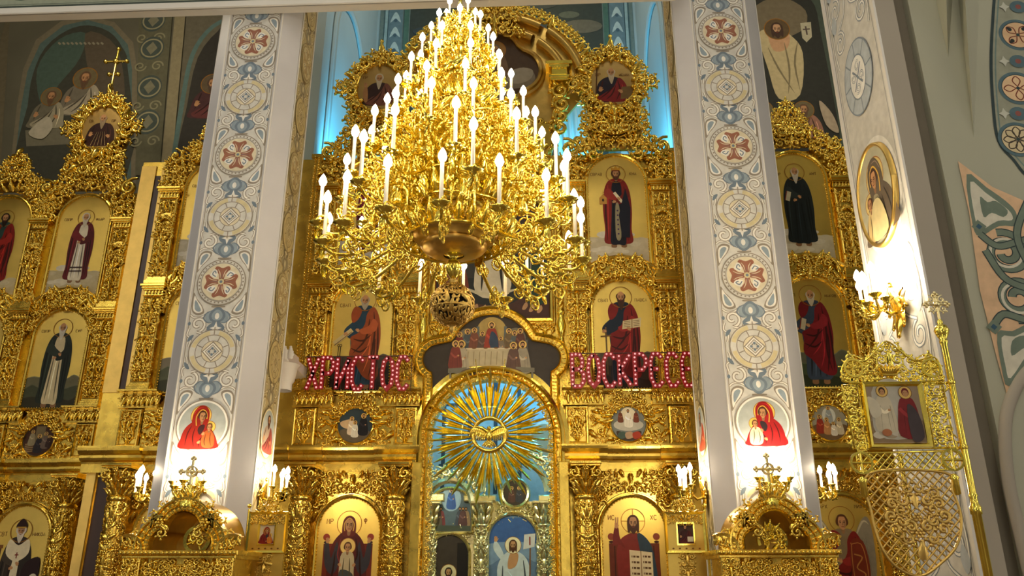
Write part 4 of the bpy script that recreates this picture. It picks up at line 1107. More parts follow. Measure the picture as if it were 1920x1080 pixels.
for s in (-1, 1): obj('jamb', MB().box(s*1.12, s*1.28, -.12, 0, .9, 3.4, 0, .01), BOARD, r)

r = thing('supper_icon', 'trefoil gilded icon of many haloed figures at a long white table', 'icon', (A, YC-.12, 0))
right = np.vstack((arc(0, 5.25, .70, 90, 25, 16), [(.70, 5.47)], arc(.92, 5.17, .25, 75, -68, 18), [(1.0, 4.86), (1.0, 4.2)]))
left = [(-x, z) for x, z in right[::-1]]
inner = np.vstack((np.array(left)[:-1], right))
P = Paint(-.04)
body = [p for p in inner if p[1] > 4.3]
gate = arc(0, 3.82, 1.27, 38, 142, 24)
P.mb.prism(np.vstack((body, gate)), -.04, 0, 0, rgb((54, 46, 40)))
for x, w, h in ((0, .26, .62), (-.42, .17, .42), (.42, .17, .42)):
    P.poly(archpath(w, h, 14, 0)+np.array((x, 5.3)), (120, 112, 92) if x else (176, 150, 84))
for x in (-.24, .24, -.6, .6): P.poly([(x-.03, 5.25), (x+.03, 5.25), (x+.025, 5.75 if abs(x) < .5 else 5.5), (x-.025, 5.75 if abs(x) < .5 else 5.5)], (96, 100, 96))
P.dz = .05
for x, z, h, c in ((-.56, 5.17, .42, (120, 44, 36)), (-.42, 5.22, .42, (70, 80, 84)), (-.3, 5.26, .4, (120, 70, 50)), (-.16, 5.2, .40, (90, 70, 60)), (.3, 5.24, .4, (110, 90, 60)), (.4, 5.2, .4, (84, 92, 90)), (.5, 5.22, .42, (90, 50, 40)), (.16, 5.16, .34, (124, 110, 90))):
    mini(P, x, z, h, c)
mini(P, 0, 5.22, .54, (150, 56, 36)); P.sp([(.0, 5.6), (.1, 5.5), (.12, 5.26), (.02, 5.26), (-.04, 5.4)], (46, 62, 84))
P.poly([(-.46, 4.98), (.46, 4.98), (.42, 5.30), (-.42, 5.30)], (186, 172, 138)); P.stroke([(-.44, 5.29), (.44, 5.29)], .025, (214, 200, 164))
for k in range(9): P.stroke([(-.4+.1*k, 5.24), (-.41+.1*k, 5.0)], .01, (140, 124, 92))
for x in (-.3, -.1, .08, .26): P.ell(x, 5.3, .04, .014, (120, 80, 40), n=8)
mini(P, -.52, 4.84, .58, (176, 164, 138)); mini(P, -.62, 4.92, .5, (120, 52, 42)); mini(P, .54, 4.84, .56, (150, 140, 120)); mini(P, .38, 4.86, .52, (92, 66, 56))
for q in (-1, 1): P.poly([(q*.42, 4.86), (q*.74, 4.86), (q*.74, 4.94), (q*.42, 4.96)], (116, 112, 96)); P.stroke([(q*.7, 4.9), (q*.7, 4.76)], .03, (110, 106, 92))
P.sp([(-.5, 4.9), (-.3, 4.95), (-.18, 4.86), (-.3, 4.8), (-.5, 4.82)], (96, 78, 62)); P.sp([(.5, 4.9), (.28, 4.95), (.2, 4.86), (.3, 4.8), (.5, 4.82)], (100, 74, 60))
obj('painting', P.mb, [PAINT, LEAF], r)
m = MB(); m.sweep(inner, [(0, -.1), (0, .08), (.015, .10), (.03, .08), (.035, .05), (.11, .05), (.115, .10), (.14, .13), (.165, .10), (.17, -.12)], False)
obj('frame', m, GOLD, r)
m = MB()
dense = along(inner, .02); step = 3; tang = np.gradient(dense, axis=0)
for i in range(2, len(dense)-2, step):
    t = tang[i]/np.linalg.norm(tang[i]); n = np.array((-t[1], t[0])); p = dense[i]+n*.073
    place(m, LIBL[2], p[0], p[1], -.045, .036, math.atan2(n[1], n[0])-PI/2, False, 1.0)
obj('leaf_band', m, GOLD, r)

r = thing('sunburst', 'great gilded sunburst with a dove hanging in the royal gate arch', 'sunburst', (A, 12.98, 3.80))
r['label'] = 'great gilded sunburst of rays around a dove, in the royal gate arch'
def ray(L, w0, w1):
    m = MB(); z0 = .27
    for dx, Lk, wk in ((0, L, 1), (-w1*1.05, L*.78, .75), (w1*1.05, L*.78, .75)):
        a, b = w0*wk*.5, w1*wk*.5
        V = []
        for z, h, d in ((z0, a, .03), (Lk*.62, b, .05), (Lk*.9, b*.9, .045), (Lk, b*.12, .02)):
            x = dx*(z-z0)/(Lk-z0)
            V += [(x-h, 0, z), (x, -d, z), (x+h, 0, z), (x, .012, z)]
        for i in range(3):
            for j in range(4):
                q = i*4; m.F.append((np.array([[m.n+q+j, m.n+q+(j+1) % 4, m.n+q+4+(j+1) % 4, m.n+q+4+j]]), 0, False, None))
        m.V.append(np.array(V)); m.n += len(V)
        m.box(dx*.35-h*1.5, dx*.35+h*1.5, -.05, .01, .44, .46); 
    return m
ml = ray(1.13, .044, .056).mesh('ray', RAYM); ms = ray(1.0, .038, .046).mesh('ray', RAYM)
for k in range(34):
    o = obj('ray', ml if k % 2 == 0 else ms, RAYM, r, (0, -.012*(k % 2), 0)); o.rotation_euler = (0, k*2*PI/34, 0)
m = MB(); m.sweep(arc(0, 0, .27, 360, 0, 49), [(-.035, 0), (-.035, .05), (-.02, .075), (.0, .08), (.02, .07), (.03, .04), (.03, 0)], False, 0, 0, True)
obj('ring', m, GOLD, r)
m = MB()
m.blob((0, -.06, -.02), (.055, .06, .10), 10, 8); m.blob((0, -.10, .085), (.038, .042, .042), 10, 8); m.tube([(0, -.13, .085), (0, -.175, .075)], [.016, .003], 6)
for q in (-1, 1):
    for k in range(9):
        t = k/8; L = .10+.10*math.sin(PI*(.15+.75*t)); x0 = q*(.03+.24*t); z0 = .04+.075*math.sin(PI*t*.8)
        m.tube([(x0, -.06, z0), (x0+q*.03, -.07, z0-L*.5), (x0+q*.05, -.05, z0-L)], [.018, .022, .006], 5)
    m.tube([(q*.03, -.07, .04), (q*.12, -.08, .10), (q*.22, -.07, .115), (q*.31, -.05, .06)], [.03, .028, .02, .008], 6)
for k in range(7):
    a = (k-3)*.24; m.tube([(0, -.05, -.09), (.10*math.sin(a), -.055, -.09-.07*math.cos(a)), (.17*math.sin(a), -.04, -.09-.13*math.cos(a))], [.02, .022, .01], 5)
obj('dove', m, BRASS, r, label='gilded dove with spread wings')
for s in (-1, 1): obj('hanger', MB().tube([(s*.2, .02, .9), (s*.25, .06, 1.28)], .008, 5), BRASS, r)

# big painted panel behind the chandelier, flanked by twisted columns
r = thing('large_icon', 'large dark painted icon behind the chandelier, above the supper icon', 'icon', (A, YC, 5.9))
pth = archpath(1.04, 2.55, 26, .0, .7)
P = Paint(-.04); P.mb.prism(pth, -.04, 0, 0, rgb((58, 44, 36)))
P.poly([(-1.02, .0), (1.02, 0), (1.02, .5), (-1.02, .5)], (66, 38, 30)); P.poly([(-1.02, .5), (1.02, .5), (1.02, 1.9), (-1.02, 1.9)], (52, 50, 44))
P.sp([(-.8, .55), (-.3, .32), (.2, .28), (.5, .42), (.55, .7), (-.2, .8), (-.8, .75)], (34, 36, 34))
P.sp([(.6, .35), (.55, .9), (.62, 1.4), (.8, 1.5), (.95, 1.2), (.98, .6), (.9, .3)], (34, 58, 40)); P.sp([(-.95, .35), (-.9, 1.2), (-.7, 1.4), (-.5, 1.0), (-.45, .4)], (110, 52, 40))
P.sp([(-.3, .5), (-.25, 1.3), (0, 1.55), (.25, 1.3), (.3, .5)], (196, 186, 160)); P.stroke([(-.5, .62), (-.2, .5), (.2, .52), (.5, .6)], .07, (190, 180, 150), True, 4)
for x, z in ((.70, .22), (.84, .2), (.58, .26), (-.3, .24), (-.15, .22)): P.sp([(x-.05, z-.06), (x-.02, z+.03), (x+.03, z+.07), (x+.05, z+.0), (x, z-.07)], (176, 136, 96))
for x, z, c in ((0, 1.75, (90, 50, 30)), (.77, 1.66, (60, 40, 24)), (-.7, 1.55, (140, 130, 110))): head(P, x, z, .12, c, 1, long=True, halo=(214, 170, 80))
folds(P, lambda p: p, [[(-.15, 1.3), (-.18, .9), (-.2, .55)], [(.1, 1.3), (.15, .9), (.18, .55)], [(.7, 1.3), (.68, .8), (.7, .4)], [(.85, 1.3), (.88, .8), (.85, .4)], [(-.7, 1.2), (-.7, .8), (-.75, .4)]], (90, 84, 70), .04, 1)
obj('painting', P.mb, [PAINT, LEAF], r)
m = MB(); m.sweep(pth, [(-.03, 0), (-.03, .06), (-.01, .1), (.03, .09), (.05, .06), (.07, .06), (.09, .03), (.09, 0)], True); obj('frame', m, GOLD, r)
for s, n in ((-1, 'left'), (1, 'right')):
    r = thing('twisted_column', 'slim twisted gold column on the %s edge of the large dark icon' % n, 'column', (A+s*1.215, YC-.09, 5.35), 0, 'twisted columns beside the large icon')
    m = MB(); m.lathe([(.03, .2), (.06, .3), (.085, .42), (.06, .55), (.045, .62), (.07, .64), (.07, .67), (.05, .70)], (0, 0, 0), 14); m.lathe([(.085, 0), (.085, .05), (.06, .08), (.045, .2)], (0, 0, 0), 14); obj('baluster', m, BRASS, r)
    m = MB()
    for q in range(3):
        t = np.linspace(0, 1, 60); a = t*2*PI*6+q*2*PI/3
        m.tube(np.stack((.035*np.cos(a), .035*np.sin(a), .7+t*2.0), -1), .03, 5)
    obj('twisted_shaft', m, GOLD, r)
    m = MB(); m.lathe([(.05, 2.68), (.09, 2.72), (.06, 2.76), (.08, 2.9), (.12, 2.98), (.12, 3.04), (0, 3.04)], (0, 0, 0), 14); obj('capital', m, GOLD, r)
for s, n in ((-1, 'left'), (1, 'right')):
    r = thing('carved_corner', 'small carved gold corner panel under the large icon, %s of the supper icon top' % n, 'panel', (A+s*.93, YC, 5.55))
    m = MB(); m.prism([(-.17, .12), (.17, .05 if s < 0 else .05), (.17, .32), (-.17, .32)], -.03, 0); obj('board', m, BOARD, r)
    m = MB(); foliage(m, [(-.15, .14), (.15, .1), (.15, .3), (-.15, .3)], .06, -.03, 75, True, None, 1.2); obj('carved_relief', m, GOLD, r)

# crown of the screen: great moulded arch with a quatrefoil icon
r = thing('crown_icon', 'great moulded gold arch with a quatrefoil icon behind the chandelier top', 'icon', (A, YC+.16, 10.6))
qf = []
for k in range(4):
    c = (.42*math.cos(k*PI/2), .42*math.sin(k*PI/2))
    qf += list(arc(c[0], c[1]+.55, .46, k*90+72, k*90-72, 14))
qf = np.array([p for k in (3, 2, 1, 0) for p in qf[k*14:(k+1)*14]])
P = Paint(-.12); P.mb.prism(qf, -.12, 0, 0, rgb((74, 54, 34)))
P.sp([(-.7, .3), (-.2, .2), (.1, .45), (.5, .5), (.78, .5), (.75, .2), (.3, .1), (.2, -.2), (-.2, -.2), (-.4, .15)], (122, 112, 96))
P.sp([(.2, .45), (.5, .62), (.76, .56), (.7, .34), (.4, .25)], (150, 142, 126)); P.sp([(-.3, .4), (-.2, .9), (0, 1.05), (.2, .9), (.25, .4)], (110, 84, 60)); head(P, 0, 1.05, .12, (120, 110, 96), 1, long=True, halo=(150, 110, 50))
obj('painting', P.mb, [PAINT, LEAF], r)
m = MB(); m.sweep(qf, [(0, .08), (0, .16), (.03, .2), (.07, .18), (.09, .12), (.13, .1), (.14, .03)], True); obj('quatrefoil_frame', m, DULL, r)
m = MB(); m.prism(np.vstack((arc(0, .1, 1.85, 0, 180, 40), [(-1.3, -.6), (-1.1, -1.3), (1.1, -1.3), (1.3, -.6)])), -.03, .05); obj('backboard', m, DULL, r)
m = MB()
for a0, a1 in ((174, 128), (122, 58), (52, 6)):
    for rr, w in ((1.38, .16), (1.70, .2)):
        p = arc(0, .1, rr, a0, a1, 22)
        m.sweep(p, [(-.02, .03), (-.02, .14), (.02, .2), (.07, .22), (.12, .18), (w, .1), (w, .03)], False, 0, 0, True)
obj('arch_moulding', m, DULL, r)
for s in (-1, 1):
    x = s*1.28; m = MB()
    for a, z0, z1 in ((.17, .18, .24), (.2, .24, .30), (.15, .30, .48), (.2, .48, .54), (.26, .54, .62)): m.box(x-a, x+a, -.30-a*.2, .02, z0, z1, 0, .008)
    for k in range(5): m.box(x-.12+.06*k-.02, x-.12+.06*k+.02, -.36, -.3, .44, .48)
    obj('entablature_block', m, BRASS, r)
m = MB()
for x, z in along(arc(0, .1, 2.0, 172, 8, 60), .17):
    a = math.atan2(z-.1, x); k = int(abs(x)*37) % 3
    place(m, (LIB[0], LIBL[1], LIB[3])[k], x, z, -.05, .14, a-PI/2, x < 0, 1.1); place(m, LIB[2], x*1.045, (z-.1)*1.045+.1, -.03, .10, a-PI/2+.5, x < 0)
for s in (-1, 1):
    for z, q in ((.02, .19), (-.28, .17), (-.55, .15), (-.8, .17)): place(m, LIB[1], s*(1.33-.1*abs(z+.3)), z, -.12, q, s*.3, s > 0, 1.2); place(m, LIBL[0], s*(1.18), z-.12, -.1, q*.8, s*2.5, s > 0)
foliage(m, [(-.5, 1.35), (.5, 1.35), (.45, 1.75), (.2, 2.1), (0, 2.3), (-.2, 2.1), (-.45, 1.75)], .12, -.2, 81, True, None, 1.4)
foliage(m, [(-1.1, -1.3), (1.1, -1.3), (1.2, -.6), (-1.2, -.6)], .11, -.05, 82, True, None, 1.2)
obj('carved_foliage', m, GOLD, r)
# strip of board over the large icon
r = thing('carved_plaque', 'broad carved gold panel behind the chandelier, between the large icon and the crown', 'panel', (A, YC, 8.6))
m = MB(); foliage(m, [(-1.05, .0), (1.05, .0), (1.05, .8), (-1.05, .8)], .11, -.02, 83, True, None, 1.2); obj('carved_relief', m, GOLD, r)

# ------------------------------------------------------------------ greeting of red lamp letters on the ledge
def sign(txt, px0, px1, pyt, pyb, Y, label):
    x0, z1 = at(px0, pyt, Y); x1, _ = at(px1, pyt, Y); z0 = at(px0, pyb, Y)[1]; h = z1-z0-.01
    r = thing('letter_sign', label, 'sign', (x0, Y, z0), 0, 'red lamp letter signs on the ledge')
    W = x1-x0; n = len(txt); pit = W/n; gw = pit*.74
    rail = MB(); rail.tube([(-.03, 0, h+.01), (W+.02, 0, h+.01)], .010, 6)
    for k in range(4): rail.tube([(W*k/3, .03, 0), (W*k/3, .03, h+.01)], .006, 5)
    obj('rail', rail, WIRE, r)
    bm_ = cm('ledb', 'bulb', LED, lambda: MB().blob((0, -.03, 0), (.017, .02, .017), 8, 6))
    for i, ch in enumerate(txt):
        m = MB(); ox = pit*i+.02; pts = []
        for g in GLYPH[ch]:
            q = np.array([(ox+a/.6*gw, b*h*.93+.03) for a, b in g])
            m.sweep(q, [(-.036, -.02), (-.036, .02), (.036, .02), (.036, -.02)], False)
            L = np.linalg.norm(np.diff(q, axis=0), axis=1).sum()
            for p in along(q, .074):
                if all((p[0]-a)**2+(p[1]-b)**2 > .05**2 for a, b in pts): pts.append(tuple(p))
        o = obj('letter', m, RED, r)
        for p in pts: obj('bulb', bm_, LED, o, (p[0], 0, p[1]))
    return r
sign('ХРИСТОС', 577, 772, 669, 734, 13.14, 'red letter sign studded with small lamps on the ledge below the saint with keys')
sign('ВОСКРЕСЕ', 1070, 1304, 663, 728, 13.14, 'red letter sign studded with small lamps on the ledge below the saint with sword')
# ------------------------------------------------------------------ painted ornament of the pillars
PAL = dict(bg=(216, 214, 207), line=(150, 140, 126), white=(240, 237, 228), blue=(150, 165, 176), dblue=(118, 133, 147), yel=(216, 203, 160), red=(156, 104, 84), cream=(226, 215, 186))
PAL2 = dict(bg=(208, 206, 199), line=(148, 150, 150), white=(236, 235, 230), blue=(182, 191, 198), dblue=(132, 143, 155), yel=(214, 208, 186), red=(206, 192, 178), cream=(218, 214, 200))
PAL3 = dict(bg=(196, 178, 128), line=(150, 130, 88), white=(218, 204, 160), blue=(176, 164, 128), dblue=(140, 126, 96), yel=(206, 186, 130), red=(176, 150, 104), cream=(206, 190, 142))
def dstroke(P, pts, w, c1, c2, k=.5, smooth=4):
    P.stroke(pts, w, c1, False, smooth); P.stroke(pts, w*k, c2, False, smooth)
def spiral(cx, cz, r, a0, turns, hand, n=20):
    t = np.linspace(0, 1, n); th = a0+hand*turns*2*PI*t; rr = r*(1-.75*t)
    return np.stack((cx+rr*np.cos(th), cz+rr*np.sin(th)), -1)
def orn_cross(P, z, c, k):
    P.k = 60
    P.ell(0, z, .36*k, .36, c['line'], n=40); P.ell(0, z, .345*k, .345, c['bg'], n=40); P.ring(0, z, .30*k, .012, c['line'], 40, .30)
    for i in range(36):
        a = i*2*PI/36; P.ell(.322*k*math.cos(a), z+.322*math.sin(a), .013*k, .013, c['line'], n=7)
    P.ell(0, z, .285*k, .285, c['cream'], n=36)
    for i in range(4):
        a = i*PI/2; g = lambda u, v: (k*(u*math.cos(a)-v*math.sin(a)), z+u*math.sin(a)+v*math.cos(a))
        P.sp([g(*p) for p in ((-.03, .03), (-.05, .12), (-.115, .19), (-.085, .245), (0, .215), (.085, .245), (.115, .19), (.05, .12), (.03, .03))], c['red'], 3)
        P.stroke([g(-.02, .06), g(-.035, .14), g(-.07, .2)], .012, c['cream'], True, 3); P.stroke([g(.02, .06), g(.035, .14), g(.07, .2)], .012, c['cream'], True, 3)
        P.stroke([g(0, .04), g(0, .17)], .018, c['dblue'], True)
        P.sp([g(*p) for p in ((.07, .08), (.09, .17), (.15, .16), (.2, .12), (.16, .07))], c['white'], 3)
        P.stroke([g(*p) for p in ((.08, .09), (.12, .14), (.17, .11), (.13, .09))], .016, c['dblue'], False, 3)
    P.ell(0, z, .045*k, .045, c['yel']); P.ell(0, z, .022*k, .022, c['dblue'], n=10)
def orn_diamond(P, z, c, k):
    P.k = 60
    P.ell(0, z, .345*k, .33, c['line'], n=36); P.ell(0, z, .33*k, .315, c['bg'], n=36)
    for i in range(4):
        a = i*PI/2+PI/4; P.stroke(arc(0, z, .288*k, math.degrees(a)-32, math.degrees(a)+32, 10, .28), .06, c['yel'])
    P.ell(0, z, .25*k, .25, c['line'], n=36); P.ell(0, z, .238*k, .238, c['bg'], n=36); P.ell(0, z, .16*k, .16, c['line'], n=30); P.ell(0, z, .15*k, .15, c['cream'], n=30)
    for i in range(8):
        a = PI/8+i*PI/4; P.stroke([(.15*k*math.cos(a), z+.15*math.sin(a)), (.245*k*math.cos(a), z+.245*math.sin(a))], .014, c['line'])
    for r, cc in ((.15, c['line']), (.13, c['white']), (.105, c['line']), (.09, c['bg'])): P.poly([(r*k, z), (0, z+r), (-r*k, z), (0, z-r)], cc)
    for i in range(4):
        a = i*PI/2; P.ell(.045*k*math.cos(a), z+.045*math.sin(a), .02*k, .02, c['dblue'], n=8)
        a += PI/4; P.ell(.04*k*math.cos(a), z+.04*math.sin(a), .012*k, .012, c['line'], n=8)
    for s in (-1, 1): P.stroke([(0, z+s*.25), (0, z+s*.36)], .014, c['line'])
def orn_half(P, z, s, c, k):
    """the stretch between a cross medallion at z and the diamond 1.05 further (s = direction)"""
    g = lambda u, v: (u*k, z+s*v)
    for q in (-1, 1):
        P.k = 4
        G = lambda u, v: g(q*u, v)
        # corner leaf
        leaf = [G(*p) for p in ((.39, .16), (.385, .42), (.30, .50), (.2, .47), (.24, .36), (.33, .25), (.39, .16))]
        P.sp(leaf[:-1], c['line'], 4); ctr = np.mean(np.array(leaf[:-1]), 0); P.sp([(ctr+(np.array(p)-ctr)*.78) for p in leaf[:-1]], c['white'], 4)
        P.sp([G(*p) for p in ((.35, .27), (.345, .40), (.29, .45), (.25, .43), (.29, .35))], c['blue'], 3)
        dstroke(P, [G(.39, .5), G(.33, .54), G(.22, .53), G(.13, .46)], .034, c['line'], c['white'])
        # curl
        sc = spiral(q*.265*k, z+s*.64, .12, PI/2*s if True else 0, 1.1, q*s*1)
        sc = np.stack((q*.265*k+(sc[:, 0]-q*.265*k)*k, sc[:, 1]), -1)
        dstroke(P, sc, .05, c['line'], c['white'], .55, 0)
        dstroke(P, [G(.265, .76), G(.15, .78), G(.1, .70)], .04, c['line'], c['white'])
        P.ell(*G(.39, .63), .022*k, .03, c['dblue'], n=8)
        dstroke(P, [G(.38, .70), G(.40, .80), G(.34, .86), G(.36, .98)], .036, c['line'], c['white'])
        P.sp([G(*p) for p in ((.30, .80), (.36, .82), (.385, .9), (.33, .87))], c['dblue'], 3)
        P.stroke([G(.12, .84), G(.22, .90), G(.31, 1.0)], .03, c['line'], True, 4)
        P.sp([G(*p) for p in ((.16, .80), (.26, .84), (.30, .93), (.22, .88))], c['yel'], 3)
        P.sp([G(*p) for p in ((.09, .46), (.17, .50), (.15, .60), (.06, .60))], c['blue'], 3)
        P.stroke([G(.04, .42), G(.15, .47), G(.19, .55), G(.12, .62), (0, z+s*.60)], .02, c['dblue'], True, 4)
    # urn flower and star
    P.sp([g(*p) for p in ((0, .38), (.09, .44), (.12, .53), (.06, .61), (-.06, .61), (-.12, .53), (-.09, .44))], c['dblue'], 4)
    P.sp([g(*p) for p in ((0, .42), (.06, .46), (.08, .53), (.04, .58), (-.04, .58), (-.08, .53), (-.06, .46))], c['blue'], 4)
    P.ell(*g(0, .52), .032*k, .05, c['white'], n=12)
    P.sp([g(*p) for p in ((0, .60), (.13, .69), (.06, .80), (0, .84), (-.06, .80), (-.13, .69))], c['dblue'], 3)
    P.poly([g(*p) for p in ((0, .60), (.025, .68), (.09, .70), (.025, .725), (0, .81), (-.025, .725), (-.09, .70), (-.025, .68))], c['white'])
    P.stroke([g(-.1, .375), g(.1, .375)], .022, c['line'])
def orn_strip(P, w, z0, z1, zc, c, k=1.0, first=0):
    P.k = 0
    P.poly([(-w, z0), (w, z0), (w, z1), (-w, z1)], c['bg'])
    z = zc; i = 0
    while z < z1+.4:
        if i >= first: orn_cross(P, z, c, k)
        orn_half(P, z, 1, c, k); orn_diamond(P, z+1.05, c, k)
        orn_half(P, z+2.1, -1, c, k)
        z += 2.1; i += 1
    P.k = 2
    for s in (-1, 1):
        P.stroke([(s*(w-.012), z0), (s*(w-.012), z1)], .012, c['line']); P.stroke([(s*(w+.022), z0), (s*(w+.022), z1)], .01, c['red'] if c is PAL else c['line'])

ZTOP = 11.6
ZM0 = 3.575      # centre of the painted medallion at the foot of each pillar
def low_orn(P, w, c, k):
    P.k = 0
    P.poly([(-w, .6), (w, .6), (w, ZM0-.05), (-w, ZM0-.05)], c['bg'])
    P.k = 2
    for s in (-1, 1):
        P.stroke([(s*(w-.012), .6), (s*(w-.012), ZM0)], .012, c['line'])
    orn_half(P, ZM0-.05, -1, c, k); orn_half(P, ZM0-2.15, 1, c, k); orn_cross(P, ZM0-2.15, c, k)
def medal(P, k, c, fig):
    P.k = 60
    P.ell(0, ZM0, .365*k, .365, c['line'], n=40); P.ell(0, ZM0, .35*k, .35, c['white'], n=40); P.ell(0, ZM0, .325*k, .325, (170, 176, 172), n=40)
    fig(P)
def pillar(label, cx, figf, figs, side):
    r = thing('pillar', label, 'pillar', (cx, 0, 0))
    a, b, y0, y1 = .45, .69, 10.8, 12.0
    pl = [(-a, y0), (a, y0), (b, y0+.24), (b, y1-.24), (a, y1), (-a, y1), (-b, y1-.24), (-b, y0+.24)]
    m = MB(); n = 8
    V = [(x, y, 0) for x, y in pl]+[(x, y, ZTOP) for x, y in pl]
    m.add(V, [tuple(range(n))[::-1], tuple(range(n, 2*n))]+[(i, (i+1) % n, (i+1) % n+n, i+n) for i in range(n)], 0, False)
    obj('shaft', m, MARGIN, r)
    m = MB()
    for s in (-1, 1):
        m.box(s*.425, s*.45, y0-.02, y0+.01, 0, ZTOP, 0, .008)
        for ys in (y0+.25, y1-.27): m.box(s*(b-.005), s*(b+.015), ys, ys+.03, 0, ZTOP)
    m.box(-.5, .5, y0-.06, y0+.05, 0, .5); m.box(-b-.06, b+.06, y0+.2, y1-.1, 0, .5)
    obj('border_ribs', m, PLASTER, r)
    P = Paint(0); low_orn(P, .41, PAL, 1.0); orn_strip(P, .41, ZM0-.05, ZTOP, ZM0, PAL, 1.0, 1); medal(P, 1.0, PAL, figf)
    obj('painted_front', P.mb, FRESCO, r, (0, y0-.003, 0))
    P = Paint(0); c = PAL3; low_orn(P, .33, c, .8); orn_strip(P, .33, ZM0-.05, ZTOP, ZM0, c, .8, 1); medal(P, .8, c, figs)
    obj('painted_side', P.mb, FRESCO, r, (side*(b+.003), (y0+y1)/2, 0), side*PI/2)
    return r
pillar('tall white painted pillar left of the chandelier', -4.62, lambda P: madonna(P, -.02, ZM0-.31, .62, (150, 34, 22), (60, 30, 30), (176, 90, 40)),
       lambda P: bust(P, 0, ZM0-.28, .55, (150, 70, 60), (170, 150, 130), (80, 50, 30), .8), 1)
pillar('tall white painted pillar right of the chandelier', 2.98, lambda P: madonna(P, .02, ZM0-.31, .62, (150, 24, 26), (40, 30, 34), (206, 196, 160), True),
       lambda P: bust(P, 0, ZM0-.28, .55, (170, 70, 40), (160, 150, 140), (90, 60, 40), .8), -1)

# ------------------------------------------------------------------ painted beam over the pillars
ZB = 10.42
m = MB(); m.box(-14, 2.15, 10.55, 10.72, ZB, 14); m.box(-14, 2.15, 10.52, 10.56, ZB, ZB+.13, 0, .015)
struct('trim_1', m, PLASTER, (0, 0, 0), -.012)
P = Paint(0)
P.poly([(-14, ZB+.14), (2.14, ZB+.14), (2.14, 11.6), (-14, 11.6)], (150, 158, 140)); P.stroke([(-14, ZB+.16), (2.14, ZB+.16)], .03, (60, 70, 66)); P.stroke([(-14, ZB+.2), (2.14, ZB+.2)], .012, (90, 98, 90))
DZ = ZB-10.46
x = -13.6
while x < 1.3:
    P.k = 5
    P.sp([(x, 11.5+DZ), (x+.05, 10.95+DZ), (x+.4, 10.74+DZ), (x+.75, 10.95+DZ), (x+.8, 11.5+DZ)], (78, 96, 84), 4); P.sp([(x+.06, 11.5+DZ), (x+.11, 10.98+DZ), (x+.4, 10.80+DZ), (x+.69, 10.98+DZ), (x+.74, 11.5+DZ)], (196, 182, 140), 4)
    P.ell(x+.4, 11.05+DZ, .16, .16, (150, 96, 66)); P.ell(x+.4, 11.05+DZ, .08, .08, (90, 110, 110)); P.ell(x+.86, 10.8+DZ, .07, .05, (110, 130, 120)); x += .92
o = obj('trim_2', P.mb, FRESCO, None, (0, 10.546, 0), -.012); o['kind'] = 'structure'

# ------------------------------------------------------------------ altar room behind the screen
m = MB(); m.box(A-3.9, A-3.62, 13.9, 18.5, 0, 20); struct('wall_altar_left', m, ALTARW)
m = MB(); m.box(A+3.62, A+3.9, 13.9, 18.5, 0, 20); struct('wall_altar_right', m, ALTARW)
m = MB(); m.box(A-3.9, A+3.9, 18.5, 18.8, 0, 20); struct('wall_altar_back', m, ALTARW)
for s, nm in ((-1, 'trim_3'), (1, 'trim_4')):
    m = MB(); aw = np.array(archpath(1.25, 14.3, 24, 7.0)); 
    m.sweep(aw, [(0, 0), (0, .05), (.08, .08), (.1, .05), (.2, .05), (.24, .02), (.24, 0)], False, 0, 0)
    o = struct(nm, m, ALTARW, (A+s*3.61, 15.9, 0), PI/2 if s < 0 else -PI/2)
P = Paint(0)
P.poly([(-3.55, 6), (3.55, 6), (3.55, 19.9), (-3.55, 19.9)], (104, 118, 112))
P.poly([(-2.7, 9.5), (2.7, 9.5), (2.7, 19.9), (-2.7, 19.9)], (58, 64, 58))
rr = random.Random(4)
for k in range(110):
    x, z = rr.uniform(-2.4, 2.4), rr.uniform(10, 19.5); w = rr.uniform(.25, .8); w = min(w, 2.69-abs(x))
    P.ell(x, z, w, w*.4, mix((52, 60, 58), rr.choice([(150, 136, 104), (96, 100, 84), (60, 70, 74), (164, 142, 110)]), rr.random()), 0, 16)
for s in (-1, 1):
    P.poly([(s*2.72, 6), (s*2.86, 6), (s*2.86, 19.9), (s*2.72, 19.9)], (70, 100, 88)); P.poly([(s*2.9, 6), (s*3.3, 6), (s*3.3, 19.9), (s*2.9, 19.9)], (96, 116, 122))
    z = 6.3
    while z < 19.4:
        P.sp([(s*2.95, z), (s*3.02, z+.25), (s*3.1, z+.36), (s*3.18, z+.25), (s*3.25, z), (s*3.1, z+.12)], (168, 182, 178), 3); P.ell(s*3.1, z+.08, .05, .06, (70, 90, 100)); z += .5
    P.poly([(s*3.32, 6), (s*3.4, 6), (s*3.4, 19.9), (s*3.32, 19.9)], (140, 160, 158))
o = obj('trim_5', P.mb, FRESCO, None, (A, 18.49, 0)); o['kind'] = 'structure'
# lower part of the altar room's back wall: painted drapery bands and a dark window grid
P = Paint(0)
P.poly([(-2.2, 3.2), (2.2, 3.2), (2.2, 6.4), (-2.2, 6.4)], (150, 176, 184))
for x in (.95, 1.25, 1.5): P.poly([(x, 3.2), (x+.12, 3.2), (x+.12, 6.2), (x, 6.2)], (110, 140, 156))
for z in (3.9, 4.5, 5.1): 
    for x in (1.1, 1.42): dstroke(P, spiral(x, z, .16, 0, 1.2, 1), .05, (70, 104, 140), (170, 196, 206), .5, 0)
    P.sp([(1.16, z-.24), (1.28, z-.1), (1.4, z-.24), (1.28, z-.36)], (50, 84, 130), 4)
P.ell(.95, 4.55, .42, .5, (206, 208, 188)); P.sp([(.6, 4.6), (.8, 4.95), (1.1, 4.9), (1.2, 4.5), (.9, 4.2)], (160, 150, 120))
for x in (-1.45, -.85, -.25, .3): P.poly([(x, 3.4), (x+.09, 3.4), (x+.09, 6.2), (x, 6.2)], (54, 66, 74))
